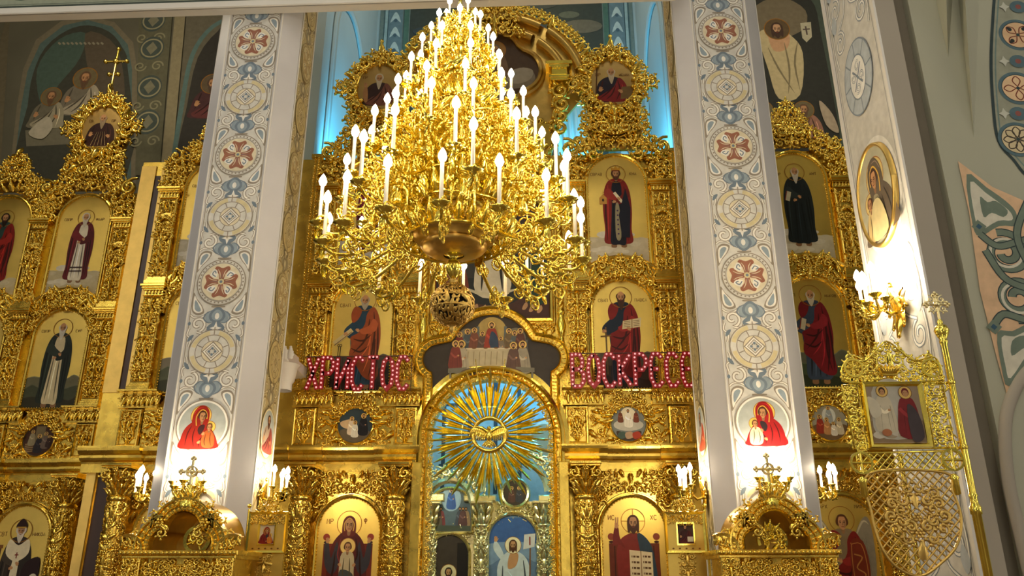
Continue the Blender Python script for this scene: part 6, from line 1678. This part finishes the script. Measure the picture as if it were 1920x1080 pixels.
# ------------------------------------------------------------------ carved kiosks in front of the pillars
def kiosk(label, px, Y, item):
    x0, _ = at(px, 1012, Y)
    r = thing('kiosk', label, 'kiosk', (x0, Y, 0), 0, 'carved gilded kiosks')
    zE = 1.88; w = .62
    m = MB()
    for sx in (-1, 1):
        for y in (0, .62): m.lathe([(.09, 0), (.09, .1), (.06, .14), (.055, zE-.5), (.08, zE-.42), (.09, zE-.36)], (sx*.54, y+.06, 0), 12)
    obj('corner_columns', m, GOLD, r)
    m = MB(); m.box(-.6, .6, .02, .72, 0, .9, 0, .01); obj('base', m, BOARD, r)
    m = MB()
    m.box(-w, w, .0, .74, zE-.36, zE-.32, 0, .01); m.box(-w+.03, w-.03, .03, .72, zE-.32, zE-.06); m.box(-w-.04, w+.04, -.04, .77, zE-.06, zE-.02, 0, .01); m.box(-w-.07, w+.07, -.07, .79, zE-.02, zE+.03, 0, .012)
    for sx in (-1, 1): m.box(sx*.54-.1, sx*.54+.1, -.035, .05, zE-.34, zE-.05, 0, .01)
    obj('entablature', m, BOARD, r)
    m = MB(); foliage(m, [(-.40, zE-.29), (.40, zE-.29), (.40, zE-.09), (-.40, zE-.09)], .052, .03, 101, True, None, 1.4)
    for sx in (-1, 1): 
        f = MB(); foliage(f, [(-.075, zE-.31), (.075, zE-.31), (.075, zE-.08), (-.075, zE-.08)], .05, -.035, 102, True, None, 1.5); m.merge(f, lambda V, sx=sx: V+np.array((sx*.54, 0, 0)))
    for k in range(28):
        xx = -.68+1.36*(k+.5)/28; m.blob((xx, -.075, zE-.0), (.02, .02, .022), 6, 4)
    obj('carved_relief', m, GOLD, r)
    # trefoil front
    zb = zE+.03
    tre = np.vstack(([(-.36, zb)], arc(-.22, zb+.07, .14, 190, 95, 10), arc(0, zb+.22, .20, 185, -5, 22), arc(.22, zb+.07, .14, 85, -10, 10), [(.36, zb)]))
    m = MB()
    outer = np.vstack((tre, )); 
    m.sweep(tre, [(0, -.06), (0, .03), (.012, .05), (.028, .03), (.07, .03), (.08, .055), (.092, .03), (.14, .03), (.15, .06), (.168, .06), (.175, -.06)], False)
    obj('trefoil_arch', m, GOLD, r)
    m = MB()
    for i, (x, z) in enumerate(along(tre, .04)):
        d = along(tre, .04); j = min(max(i, 1), len(d)-2); t = d[j+1]-d[j-1]; t = t/np.linalg.norm(t); nrm = np.array((-t[1], t[0])); 
        for off, br in ((.049, .016), (.117, .02)):
            p = np.array((x, z))+nrm*off; m.blob((p[0], -.036, p[1]), (br, br, br), 6, 4)
    # leaf crest over the arch
    for i, (x, z) in enumerate(along(tre, .075)):
        d = along(tre, .075); j = min(max(i, 1), len(d)-2); t = d[j+1]-d[j-1]; t = t/np.linalg.norm(t); nrm = np.array((-t[1], t[0])); p = np.array((x, z))+nrm*.205
        if abs(x) > .12: place(m, (LIB[2], LIB[0])[i % 2], p[0], p[1], .0, .05, math.atan2(nrm[1], nrm[0])-PI/2, x < 0, .9)
    for k in range(5): place(m, LIBL[2], (k-2)*.055, zb+.62-.02*abs(k-2), -.02, .075, -(k-2)*.25, False, 1.1)
    for q in (-1, 1): place(m, ROS, q*.262, zb+.30, -.05, .065, 0, False, 1.2); place(m, LIB[0], q*.215, zb+.185, -.075, .065, 0, q < 0, .8); place(m, LIBL[0], q*.19, zb+.26, -.06, .05, -q*.6, q < 0, .8)
    place(m, LIB[0], .11, zb+.58, -.02, .07, 0); place(m, LIB[0], -.11, zb+.58, -.02, .07, 0, True)
    obj('leaf_crest', m, GOLD, r)
    # barrel roofs behind the trefoil
    m = MB()
    back = tre*1.0
    n = len(tre)
    V = [(x, .06, z) for x, z in tre]+[(x*.98, .68, z) for x, z in tre]
    m.add(V, [(i, i+1, i+1+n, i+n) for i in range(n-1)], 0, True)
    out = arc(0, zb, .50, 180, 0, 26, .58)
    n2 = len(out); V = [(x, .06, z) for x, z in out]+[(x, .72, z) for x, z in out]
    m.add(V, [(i, i+1, i+1+n2, i+n2) for i in range(n2-1)], 0, True)
    m.prism(np.vstack((out,)), .68, .72, 0)
    obj('vault', m, DULL, r)
    # shell corner finials
    for s in (-1, 1):
        m = MB(); m.sweep(arc(s*.60, zb, .15, 180 if s > 0 else 130, 50 if s > 0 else 0, 12), [(0, 0), (0, .05), (.03, .06), (.04, 0)], False)
        m.prism(np.vstack(([(s*.6, zb)], arc(s*.6, zb, .15, 50 if s > 0 else 0, 180 if s > 0 else 130, 12))), -.02, .02)
        for k in range(4): place(m, (LIB[0], LIBL[0])[k % 2], s*(.52+.05*k), zb+.05+.015*k, -.03, .05, s*.3, s < 0)
        obj('corner_shell', m, GOLD, r)
    # cross on its pedestal
    m = MB(); zc = zb+.58
    m.lathe([(.10, zc-.1), (.11, zc-.05), (.05, zc), (.07, zc+.02), (.045, zc+.06), (.02, zc+.12), (.03, zc+.14), (.018, zc+.16)], (0, .03, 0), 14); obj('pedestal', m, BRASS, r)
    m = MB(); m.tube([(0, .03, zc+.14), (0, .03, zc+.45)], .016, 6); m.tube([(-.12, .03, zc+.31), (.12, .03, zc+.31)], .016, 6)
    for p in ((0, zc+.46), (-.13, zc+.31), (.13, zc+.31)):
        for dx, dz in ((0, .02), (.02, 0), (-.02, 0), (0, -.02)): m.blob((p[0]+dx, .03, p[1]+dz), .02, 6, 4)
    m.sweep(arc(0, zc+.31, .05, 360, 0, 25), [(0, -.05), (0, .0), (.018, .0), (.018, -.05)], False); m.blob((0, .03, zc+.31), .035, 8, 6)
    obj('cross', m, PALEGOLD, r)
    if item == 'lamp':
        m = MB(); m.sweep(arc(.14, zb+.12, .14, 360, 0, 33), [(-.02, -.02), (-.02, .02), (.02, .02), (.02, -.02)], False, .1)
        for k in range(4): a = k*PI/2+.4; m.tube([(.14, .1, zb+.12), (.14+.14*math.cos(a), .1, zb+.12+.14*math.sin(a))], .014, 5)
        place(m, LIB[0], .11, zb+.14, .09, .06); place(m, LIB[1], .18, zb+.1, .09, .06, 1)
        m.tube([(.14, .1, zb+.26), (.14, .1, zb+.36)], .01, 5)
        obj('wheel_emblem', m, BRASS, r)
    else:
        m = MB(); m.sweep(arc(-.02, zb+.10, .15, 200, -20, 22), [(-.015, -.02), (-.015, .02), (.02, .03), (.02, -.02)], False, .1)
        foliage(m, [(-.14, zb), (.12, zb), (.1, zb+.2), (0, zb+.26), (-.1, zb+.22)], .05, .1, 103, False, None, 1.4)
        place(m, LIBL[2], -.03, zb+.27, .08, .06); place(m, LIBL[0], -.09, zb+.25, .08, .05, .4); place(m, LIBL[0], .04, zb+.25, .08, .05, -.4)
        obj('crowned_emblem', m, BRASS, r)
    return r
kiosk('carved gilded kiosk with trefoil arch and cross in front of the left pillar', 341, 9.5, 'lamp')
kiosk('carved gilded kiosk with trefoil arch and cross in front of the right pillar', 1455, 9.5, 'crown')

# ------------------------------------------------------------------ icon banners beside the pillars
def banner(label, px, Y, dark=False, flip=1):
    x0, zt = at(px, 962, Y); _, zm = at(px, 1035, Y)
    r = thing('icon_banner', label, 'banner', (x0, Y, 0), 0, 'icon banners')
    w = .235; P = Paint(-.015); h = zt-zm; P.mb.box(-w, w, -.015, .015, zm, zt, 1)
    if dark:
        P.poly([(-.10, zm+.1), (.10, zm+.1), (.10, zm+.34), (-.10, zm+.34)], (70, 50, 40)); bust(P, 0, zm+.105, .22, (80, 24, 24), (60, 30, 30), (50, 34, 24), .8); P.poly([(.02, zm+.12), (.09, zm+.12), (.09, zm+.18), (.02, zm+.18)], (206, 196, 170))
    else:
        P.poly([(-.09, zm+.09), (.09, zm+.09), (.09, zm+.33), (-.09, zm+.33)], (206, 190, 160)); madonna(P, 0, zm+.1, .21, (120, 24, 24), (40, 40, 50))
    for k in range(5):
        for z in (zm+.04, zt-.05): P.ell(-.16+.08*k, z, .014, .01, (110, 66, 22), n=8)
    obj('painting', P.mb, [PAINT, LEAF], r)
    m = MB(); m.sweep(np.array(clockwise_rect(w, zm, zt)), [(-.015, 0), (-.015, .035), (.01, .045), (.02, .02), (.02, 0)], True); m.sweep(np.array(clockwise_rect(.10, zm+.09, zm+.34)), [(-.005, .01), (-.005, .035), (.012, .035), (.012, .01)], True); obj('frame', m, BRASS, r)
    m = MB(); foliage(m, [(-.14, zt+.02), (.14, zt+.02), (.08, zt+.12), (0, zt+.2), (-.08, zt+.12)], .055, -.01, 111, True, None, 1.4); foliage(m, [(-w+.02, zt-.12), (w-.02, zt-.12), (w-.02, zt-.03), (-w+.02, zt-.03)], .032, -.015, 112, True, None, 1.2); obj('carved_top', m, GOLD, r)
    m = MB()
    for k in range(3):
        x = -.155+.155*k; m.prism([(x-.075, .55), (x, .45), (x+.075, .55), (x+.075, zm-.02), (x-.075, zm-.02)], -.012+.004*(k % 2), .008)
    foliage(m, [(-.06, .6), (.06, .6), (.06, zm-.05), (-.06, zm-.05)], .05, -.012, 113, True, None, 1.1)
    obj('cloth_tongues', m, LEAF, r)
    m = MB(); m.tube([(flip*.27, .02, 0), (flip*.27, .02, zt+.05)], .016, 8); m.tube([(-w, .02, zt-.005), (w+.04, .02, zt-.005)], .012, 6); m.blob((flip*.27, .02, zt+.09), .03); m.lathe([(.16, 0), (.16, .02), (.03, .06), (.02, .1)], (flip*.27, .02, 0), 14)
    obj('pole', m, BRASS, r)
    return r
banner('gilded icon banner with a small Virgin icon beside the left pillar', 505, 10.42, False, -1)
banner('gilded icon banner with a small dark icon of Christ beside the right pillar', 1282, 10.42, True, 1)

# ------------------------------------------------------------------ openwork icon stand on the right
YS = 6.8
S_ = lambda x, y: np.array(at(x, y, YS))
stand = thing('icon_stand', 'tall gilded openwork icon stand with a pole and cross, right foreground', 'stand', (*[S_(1685, 780)[0], YS], 0))
ox = S_(1685, 780)[0]
T = lambda x, y: S_(x, y)-np.array((ox, 0))
fl, fr_, zt, zb = (T(1612, 719)[0]+T(1632, 840)[0])/2, (T(1725, 717)[0]+T(1745, 838)[0])/2, T(1670, 718)[1], T(1690, 839)[1]
fx, fw = (fl+fr_)/2, (fr_-fl)/2
P = Paint(-.02); P.mb.box(fx-fw+.03, fx+fw-.03, -.02, .02, zb+.03, zt-.03, 0, 0, rgb((150, 132, 110)))
a, b = fx-fw+.035, fx+fw-.035
P.poly([(a, zb+.04), (b, zb+.04), (b, zb+.22), (a, zb+.22)], (134, 112, 84)); P.sp(archpath(.16, .48, 10)+np.array((fx-.02, zb+.1)), (182, 176, 160))
for k in range(7): P.ell(a+.05+.05*k, zb+.1+.02*(k % 2), .05, .03, mix((200, 190, 170), (150, 130, 100), (k % 3)/3), n=12)
mini(P, fx-.09, zb+.12, .38, (200, 188, 160), beard=False); P.sp([(fx-.14, zb+.38), (fx-.22, zb+.42), (fx-.2, zb+.25), (fx-.12, zb+.28)], (206, 196, 170)); mini(P, fx+.10, zb+.07, .42, (122, 34, 36), hair=(110, 36, 36), beard=False); P.sp([(fx+.1, zb+.35), (fx+.18, zb+.28), (fx+.2, zb+.08), (fx+.1, zb+.06)], (70, 60, 62)); P.ell(fx-.1, zb+.12, .04, .03, (176, 110, 70))
obj('painting', P.mb, PAINT, stand, label='painted icon of two haloed figures meeting')
m = MB(); m.sweep(np.array(clockwise_rect(fw, zb, zt))+np.array((fx, 0)), [(-.035, 0), (-.035, .02), (-.02, .04), (.0, .045), (.005, 0)], True)
obj('icon_frame', m, BRASS, stand)
def clipseg(poly, p, d, step=.006):
    t = np.arange(-1.2, 1.2, step); pts = p+t[:, None]*d; ok = inpoly(pts, poly); out = []; i = 0
    while i < len(t):
        if ok[i]:
            j = i
            while j+1 < len(t) and ok[j+1]: j += 1
            if j-i > 2: out.append((pts[i], pts[j]))
            i = j+1
        else: i += 1
    return out
def lattice(m, poly, pitch, r, ang=45, y=0.0):
    c = np.mean(poly, 0)
    for sgn in (-1, 1):
        d = np.array((math.cos(math.radians(ang)), sgn*math.sin(math.radians(ang)))); n = np.array((-d[1], d[0]))
        for k in range(-30, 31):
            for p, q in clipseg(poly, c+n*k*pitch, d): m.tube([(p[0], y, p[1]), (q[0], y, q[1])], r, 4)
def rimtube(m, poly, r, y=0.0):
    P_ = np.vstack((poly, poly[:1])); m.tube(np.stack((P_[:, 0], np.full(len(P_), y), P_[:, 1]), -1), r, 5, planar=True)
m = MB()
top = sp([T(1578, 700), T(1590, 672), T(1618, 678), T(1640, 660), T(1662, 640), T(1690, 660), T(1715, 676), T(1752, 670), T(1766, 700), T(1752, 714), T(1600, 718)], 4)
rimtube(m, top, .009); cxs = float(top[:, 0].mean()); f = MB(); foliage(f, top-np.array((cxs, 0)), .05, .01, 121, True, None, 1.4, .3, 0, 0.0); m.merge(f, lambda V: V+np.array((cxs, 0, 0)))
for p in ((1600, 690), (1745, 690)):
    c = T(*p); m.sweep(arc(c[0], c[1], .075, 360, 0, 25), [(-.008, -.01), (-.008, .01), (.008, .01), (.008, -.01)], False)
    for k in range(8): a_ = k*PI/4; m.tube([(c[0], 0, c[1]), (c[0]+.075*math.cos(a_), 0, c[1]+.075*math.sin(a_))], .007, 4)
obj('openwork_crest', m, BRASS, stand)
m = MB(); c = T(1664, 700); 
for k in range(7): place(m, LIBL[2], c[0]+.02*(k-3), c[1]+.02, -.03, .045, -(k-3)*.3, False, 1.2)
m.tube([(c[0]-.06, -.03, c[1]-.02), (c[0]+.06, -.03, c[1]-.02)], .014, 6); obj('crown', m, GOLD, stand)
for poly, sd in (([T(1578, 722), T(1608, 722), T(1626, 842), T(1604, 842)], 122), ([T(1733, 722), T(1768, 722), T(1790, 838), T(1752, 838)], 123)):
    m = MB(); poly = np.array(poly); rimtube(m, poly, .008); foliage(m, poly, .05, .01, sd, False, None, 1.3, .3, 0, 0.0); obj('openwork_side', m, BRASS, stand)
m = MB(); band = np.array([T(1604, 850), T(1795, 845), T(1797, 880), T(1610, 884)]); rimtube(m, band, .009); lattice(m, band, .042, .007)
for p in ((1615, 868), (1786, 862)):
    c = T(*p); m.sweep(arc(c[0], c[1], .085, 360, 0, 25), [(-.009, -.012), (-.009, .012), (.009, .012), (.009, -.012)], False); m.tube([(c[0]-.085, 0, c[1]), (c[0]+.085, 0, c[1])], .014, 5); m.tube([(c[0], 0, c[1]-.085), (c[0], 0, c[1]+.085)], .014, 5)
obj('openwork_band', m, BRASS, stand)
m = MB(); sh = sp([T(1628, 888), T(1770, 886), T(1786, 920), T(1802, 970), T(1795, 1020), T(1765, 1055), T(1725, 1080), T(1680, 1062), T(1650, 1020), T(1634, 960)], 5)
rimtube(m, sh, .012); hole = sp([T(1680, 920), T(1745, 918), T(1772, 990), T(1722, 1040), T(1680, 990)], 4)
lattice(m, sh, .05, .0075, 45)
cxs = float(hole[:, 0].mean()); f = MB(); foliage(f, hole-np.array((cxs, 0)), .062, -.005, 124, True, None, 1.2, .35, 0, 0.0); m.merge(f, lambda V: V+np.array((cxs, 0, 0))); obj('lattice_shield', m, DULL, stand)
for p in ((1618, 905), (1790, 900)):
    m = MB(); c = T(*p); m.lathe([(.012, c[1]-.12), (.03, c[1]-.11), (.028, c[1]), (.04, c[1]+.02), (.015, c[1]+.05)], (c[0], 0, 0), 12); obj('tassel', m, BRASS, stand)
m = MB(); px0, zk = S_(1765, 626); px0 -= ox; xe = T(1850, 1080)[0]; xp = (px0+xe)/2
xp = T(1796, 780)[0]
zk = T(1770, 626)[1]; zs_ = T(1832, 965)[1]
m.lathe([(.03, 0), (.036, zs_), (.045, zs_+.005), (.045, zs_+.06), (.032, zs_+.08), (.028, zs_+.13), (.036, zs_+.15), (.028, zs_+.17), (.026, zk-.1), (.035, zk-.08), (.035, zk-.06), (.028, zk-.055), (.05, zk-.01), (.062, zk+.03), (.045, zk+.07), (.02, zk+.085), (.025, zk+.1), (.015, zk+.13)], (xp, 0, 0), 18)
m.lathe([(.22, 0), (.22, .03), (.1, .06), (.05, .12), (.04, .3)], (xp, 0, 0), 20)
obj('pole', m, BRASS, stand)
m = MB(); zc = zk+.13
m.tube([(xp, 0, zc), (xp, 0, zc+.22)], .012, 6); m.tube([(xp-.085, 0, zc+.14), (xp+.085, 0, zc+.14)], .012, 6)
for dx, dz in ((0, .23), (-.09, .14), (.09, .14)):
    for ex, ez in ((.018, 0), (-.018, 0), (0, .018), (0, -.018)): m.blob((xp+dx+ex, 0, zc+dz+ez), .016, 6, 4)
for sx in (-1, 1):
    for sz in (-1, 1): place(m, LIB[0], xp+sx*.045, zc+.14+sz*.045, 0, .035, 0, sx < 0, .5)
m.blob((xp, 0, zc+.14), .03); obj('cross', m, PALEGOLD, stand)
m = MB()
for z in (zt, zb): m.tube([(fx-fw, .03, z), (xp, .03, z)], .011, 7); m.blob((xp, .0, z), .036, 8, 6)
obj('crossbars', m, BRASS, stand)
for px in (1700,):
    m = MB(); m.tube([(fx, .03, 0), (fx, .03, zb-.05)], .02, 8); m.lathe([(.25, 0), (.25, .03), (.05, .08)], (fx, .03, 0), 18); obj('support', m, BRASS, stand)

# ------------------------------------------------------------------ canopy with icons seen through the royal gate
YG = 16.5
def G(px, py): x, z = at(px, py, YG); return x, z
SX = 1.0
can = thing('altar_canopy', 'pale gilded canopy of columns and arches deep inside the royal gate', 'canopy', (A, YG, 0))
g = lambda px, py: np.array(G(px, py))-np.array((A, 0))
m = MB(); xl, xr = g(803, 1000)[0], g(1046, 1000)[0]; zc = g(920, 935)[1]
m.box(xl-.5, xr+.5, .05, .3, 0, zc-.05); m.box(xl-.5, g(845, 920)[0]-.12, -.08, .3, zc-.05, zc+.1, 0, .02); m.box(g(870, 940)[0], g(930, 940)[0], -.12, .3, zc-.06, zc+.06, 0, .02); m.box(g(1010, 930)[0], xr+.5, -.12, .3, zc-.06, zc+.06, 0, .02)
obj('board', m, PALEGOLD, can)
m = MB()
for cx_, cy_, r_ in ((843, 945, 38), (965, 925, 55)):
    c = g(cx_, cy_); R = r_*.0117; m.sweep(arc(c[0], c[1], R, 178, 2, 24), [(-.05, 0), (-.05, .1), (0, .14), (.06, .1), (.08, .05), (.08, 0)], False, -.02)
    for x, z in along(arc(c[0], c[1], R+.2, 165, 15, 30), .14): place(m, LIB[int(abs(x)*50) % 4], x, z, -.02, .12, math.atan2(z-c[1], x-c[0])-PI/2, x < 0)
obj('arch_gables', m, PALEGOLD, can)
m = MB()
for p0, p1, sd in (((935, 955), (1012, 975), 131), ((808, 988), (878, 1008), 132)):
    a_, b_ = g(p0[0], p1[1]), g(p1[0], p0[1]); f = MB(); foliage(f, [(a_[0], a_[1]), (b_[0], a_[1]), (b_[0], b_[1]+.1), (a_[0], b_[1]+.1)], .075, .04, sd, False, None, 1.3); m.merge(f)
obj('carved_relief', m, PALEGOLD, can)
for px in (903, 1020, 806):
    x, _ = g(px, 1000); m = MB(); z1 = zc-.06
    m.lathe([(.13, 0), (.13, z1-.5), (.16, z1-.47), (.15, z1-.43), (.12, z1-.42), (.13, z1-.25), (.19, z1-.06)], (x, -.02, 0), 16); m.box(x-.22, x+.22, -.24, .2, z1-.06, z1, 0, .02)
    for row in range(2):
        for k in range(7): 
            a_ = k*2*PI/7; q = MB(); place(q, LIBL[2], 0, 0, 0, .1); m.merge(q, lambda V, a_=a_, row=row: np.stack((x+(.14+.03*row-V[:, 1])*np.sin(a_)+V[:, 0]*np.cos(a_), -.02-(.14+.03*row-V[:, 1])*np.cos(a_)+V[:, 0]*np.sin(a_), z1-.34+.16*row+V[:, 2]), -1))
    f = MB(); foliage(f, [(-.22, .8), (.22, .8), (.22, z1-.55), (-.22, z1-.55)], .075, 0, 133, True, None, 1.3); m.merge(f, lambda V: np.stack((x+(.125-V[:, 1]*.5)*np.sin(V[:, 0]/.14), -.02-(.125-V[:, 1]*.5)*np.cos(V[:, 0]/.14), V[:, 2]), -1))
    obj('column', m, PALEGOLD, can)
def gicon(label, px, ptop, half, h, paint, bg, flat=False):
    x, z = G(px, ptop)
    r = thing('icon', label, 'icon', (x, YG, z-h), 0, 'icons seen through the royal gate')
    pth = archpath(half, h, 22); P = Paint(-.02); P.mb.prism(pth, -.02, .04, 0, rgb(bg)); paint(P); obj('painting', P.mb, [PAINT, LEAF], r)
    m = MB(); m.sweep(pth, [(0, -.03), (0, .05), (.03, .08), (.06, .04), (.06, -.03)], True); obj('frame', m, PALEGOLD, r)
def risen(P):
    P.poly([(-.5, 1.3), (.5, 1.3), (.5, 1.55), (.3, 1.8), (-.3, 1.8), (-.5, 1.55)], (58, 92, 150)); P.sp([(-.5, .9), (0, 1.15), (.5, .95), (.5, 1.3), (-.5, 1.3)], (120, 146, 176)); P.sp([(-.5, 0), (-.5, .6), (-.2, .5), (-.15, 0)], (40, 46, 58))
    S = P.sp; wh = (196, 206, 210)
    S([(-.12, 1.15), (-.3, .9), (-.28, .5), (-.15, .1), (.3, .1), (.36, .5), (.3, .95), (.12, 1.15)], wh); S([(-.22, 1.0), (-.38, 1.2), (-.36, 1.36), (-.28, 1.3), (-.18, 1.1)], wh); hand(P, -.34, 1.36, .06)
    folds(P, lambda p: p, [[(-.2, .9), (-.2, .5), (-.1, .15)], [(.2, 1.0), (.24, .6), (.2, .15)], [(-.1, .8), (.1, .6), (.3, .65)], [(0, .5), (.05, .3), (.02, .12)]], (150, 166, 180), .03, 1)
    S([(-.06, 1.12), (-.1, .85), (.06, .9), (.1, 1.12)], SKIN); P.stroke([(.32, .2), (.34, 1.5)], .03, (120, 80, 50)); P.poly([(.2, 1.2), (.42, 1.25), (.44, 1.5), (.22, 1.48)], (206, 204, 200)); P.stroke([(.33, 1.28), (.33, 1.44)], .03, (140, 60, 50))
    head(P, 0, 1.28, .088, (84, 50, 30), .6, long=True, halo=(236, 222, 180), hr=1.8)
def darkchrist(P):
    P.poly([(.16, 0), (.4, 0), (.4, 1.1), (.16, 1.1)], (30, 24, 24)); bust(P, 0, 0.02, .64, (66, 20, 26), (80, 30, 30), (40, 26, 20), .9, halo=(220, 204, 160)); P.stroke([(-.1, .1), (.1, .2)], .04, (190, 150, 130)); P.stroke([(-.1, .2), (.1, .1)], .04, (190, 150, 130))
def ascension(P):
    P.ell(.02, .62, .2, .24, (150, 176, 196)); mini(P, .02, .42, .4, (56, 92, 160), (230, 226, 200)); 
    for x, c in ((-.3, (200, 196, 180)), (-.18, (120, 56, 60)), (.2, (70, 76, 90)), (.32, (160, 130, 100)), (.26, (90, 60, 60)), (-.24, (90, 80, 70))): mini(P, x, .08, .38, c, None)
    P.poly([(-.48, 0), (.48, 0), (.48, .1), (-.48, .12)], (70, 76, 66))
gicon('icon of the risen Christ in white against a blue sky, through the royal gate', 962, 966, .47, 1.85, risen, (96, 120, 150))
gicon('dark arched icon of Christ with crossed hands, left through the royal gate', 843, 1003, .38, 1.25, darkchrist, (62, 52, 46))
gicon('small arched icon of a blue figure rising over a crowd, upper left in the gate', 845, 918, .42, .62*1.3, ascension, (84, 100, 112))
x, z = G(966, 925); r = thing('round_icon', 'small round dark icon under the arch behind the sunburst rays', 'icon', (x, YG-.02, z))
P = Paint(-.03); P.mb.prism(arc(0, 0, .24, 0, 360, 25)[:-1], -.03, .02, 0, rgb((66, 54, 44))); mini(P, -.07, -.18, .3, (90, 60, 50)); mini(P, .08, -.18, .3, (60, 60, 66)); obj('painting', P.mb, PAINT, r)
m = MB(); m.sweep(arc(0, 0, .24, 360, 0, 33), [(0, -.02), (0, .05), (.04, .07), (.07, .02), (.07, -.02)], False); obj('rim', m, PALEGOLD, r)

# pale curtain glimpsed behind the crown of the screen
r = thing('curtain', 'pale curtain lit blue, glimpsed between the crown arch and the oval icon with staff', 'curtain', (at(1066, 225, 14.6)[0], 14.6, 8.6))
nx, nz = 40, 14; V = []
for i in range(nz):
    for j in range(nx):
        u, t = j/(nx-1), i/(nz-1); w_ = .40-.06*math.sin(PI*t)
        V.append(((u-.5)*2*w_+.05*math.sin(t*3), .05*math.sin(u*34+t*1.5)*(1.1-t*.5), t*2.4))
m = MB(); i = np.arange(nz-1)[:, None]*nx; j = np.arange(nx-1)[None]; m.add(V, np.stack((i+j, i+j+1, i+j+1+nx, i+j+nx), -1).reshape(-1, 4))
obj('cloth', m, plain('pale curtain cloth', (206, 214, 214), .8, .05), r)
m = MB(); m.tube([(-.5, 0, 2.41), (.5, 0, 2.41)], .025, 8); m.blob((-.5, 0, 2.41), .04); m.blob((.5, 0, 2.41), .04); obj('curtain_rod', m, BRASS, r)

# small white stone bracket between the left pillar and the screen
r = thing('stone_bracket', 'carved white stone bracket between the left pillar and the gilded screen', 'bracket', (at(533, 680, 12.4)[0], 12.4, 4.42))
m = MB(); m.box(-.16, .14, -.25, .3, .42, .62, 0, .03); m.box(-.12, .10, .28, 1.09, .44, .60, 0, .02); m.lathe([(.14, 0), (.14, .12), (.17, .16), (.2, .36), (.24, .42)], (.02, .0, 0), 14)
for k in range(4): place(m, LIBL[2], -.1+.09*k, .56, -.25, .1, 0, False, .5)
obj('carved_block', m, WHITE, r)

# ------------------------------------------------------------------ light
def point(name, loc, col, W, rad=.08):
    l = bpy.data.lights.new(name, 'POINT'); l.energy = W; l.color = col; l.shadow_soft_size = rad
    o = bpy.data.objects.new(name, l); COL.objects.link(o); o.location = loc; return o
BLUE = (.10, .62, 1.0)
def spot(name, loc, to, col, W, ang):
    from mathutils import Vector
    l = bpy.data.lights.new(name, 'SPOT'); l.energy = W; l.color = col; l.shadow_soft_size = .06; l.spot_size = math.radians(ang); l.spot_blend = .7
    o = bpy.data.objects.new(name, l); COL.objects.link(o); o.location = loc
    o.rotation_euler = (Vector(to)-Vector(loc)).to_track_quat('-Z', 'Y').to_euler(); return o
for s in (-1, 1):
    spot('altar_lamp_or_fill', (A+s*2.4, 14.6, 8.9), (A+s*3.6, 15.6, 9.9), BLUE, 900, 110)
    spot('altar_lamp_or_fill', (A+s*1.6, 16.6, 9.4), (A+s*2.3, 18.5, 11.0), BLUE, 70, 60)
point('altar_lamp_or_fill', (A+1.2, 17.4, 6.4), (.06, .5, 1.0), 180)
point('altar_lamp_or_fill', (A-1.2, 17.4, 6.4), (.12, .6, 1.0), 80)
point('altar_lamp_or_fill', (A-1.7, 14.3, 4.0), (.95, 1.0, .92), 80)  # added white fill hidden behind the screen, brightens the canopy
point('altar_lamp_or_fill', (A+1.7, 14.3, 4.0), (.95, 1.0, .92), 80)  # matching added fill on the other side of the gate
point('altar_lamp_or_fill', (A, 15.4, 16.2), (1.0, .86, .64), 220, .2)  # added warm fill out of view, lightens the painted sky
spot('altar_lamp_or_fill', (A+1.75, 14.0, 8.9), (A+1.5, 14.62, 10.6), BLUE, 260, 80)
point('aisle_fill', (-9.5, 12.6, 13.4), (1.0, .86, .62), 160, .2)  # added fill hidden above the beam, lightens wall paintings and gilding
point('aisle_fill', (5.2, 12.6, 13.4), (1.0, .86, .62), 110, .2)  # same added fill for the right aisle
w = bpy.data.worlds.new('nave'); SC.world = w; w.use_nodes = True
nt = w.node_tree; N, L = nt.nodes, nt.links; N.clear()
out = N.new('ShaderNodeOutputWorld'); bg = N.new('ShaderNodeBackground'); L.new(bg.outputs[0], out.inputs[0])
tc = N.new('ShaderNodeTexCoord')
vo = N.new('ShaderNodeTexVoronoi'); vo.inputs['Scale'].default_value = 3.2; L.new(tc.outputs['Generated'], vo.inputs['Vector'])
r1 = N.new('ShaderNodeValToRGB'); r1.color_ramp.elements[0].position = .10; r1.color_ramp.elements[0].color = (14, 12.6, 10.4, 1); r1.color_ramp.elements[1].position = .24; r1.color_ramp.elements[1].color = (0, 0, 0, 1)
L.new(vo.outputs['Distance'], r1.inputs['Fac'])
no = N.new('ShaderNodeTexNoise'); no.inputs['Scale'].default_value = 2.0; L.new(tc.outputs['Generated'], no.inputs['Vector'])
r2 = N.new('ShaderNodeValToRGB'); r2.color_ramp.elements[0].position = .4; r2.color_ramp.elements[0].color = (.05, .045, .036, 1); r2.color_ramp.elements[1].position = .62; r2.color_ramp.elements[1].color = (.56, .52, .44, 1)
L.new(no.outputs['Fac'], r2.inputs['Fac'])
ad = N.new('ShaderNodeVectorMath'); ad.operation = 'ADD'; L.new(r1.outputs['Color'], ad.inputs[0]); L.new(r2.outputs['Color'], ad.inputs[1])
L.new(ad.outputs['Vector'], bg.inputs['Color']); bg.inputs['Strength'].default_value = .82
vs = SC.view_settings; vs.view_transform = 'Standard'; vs.look = 'None'; vs.exposure = 0.35; vs.gamma = 1.0; vs.use_curve_mapping = False
SC.cycles.use_denoising = True; SC.cycles.max_bounces = 6; SC.cycles.diffuse_bounces = 3; SC.cycles.glossy_bounces = 4; SC.cycles.sample_clamp_indirect = 6.0
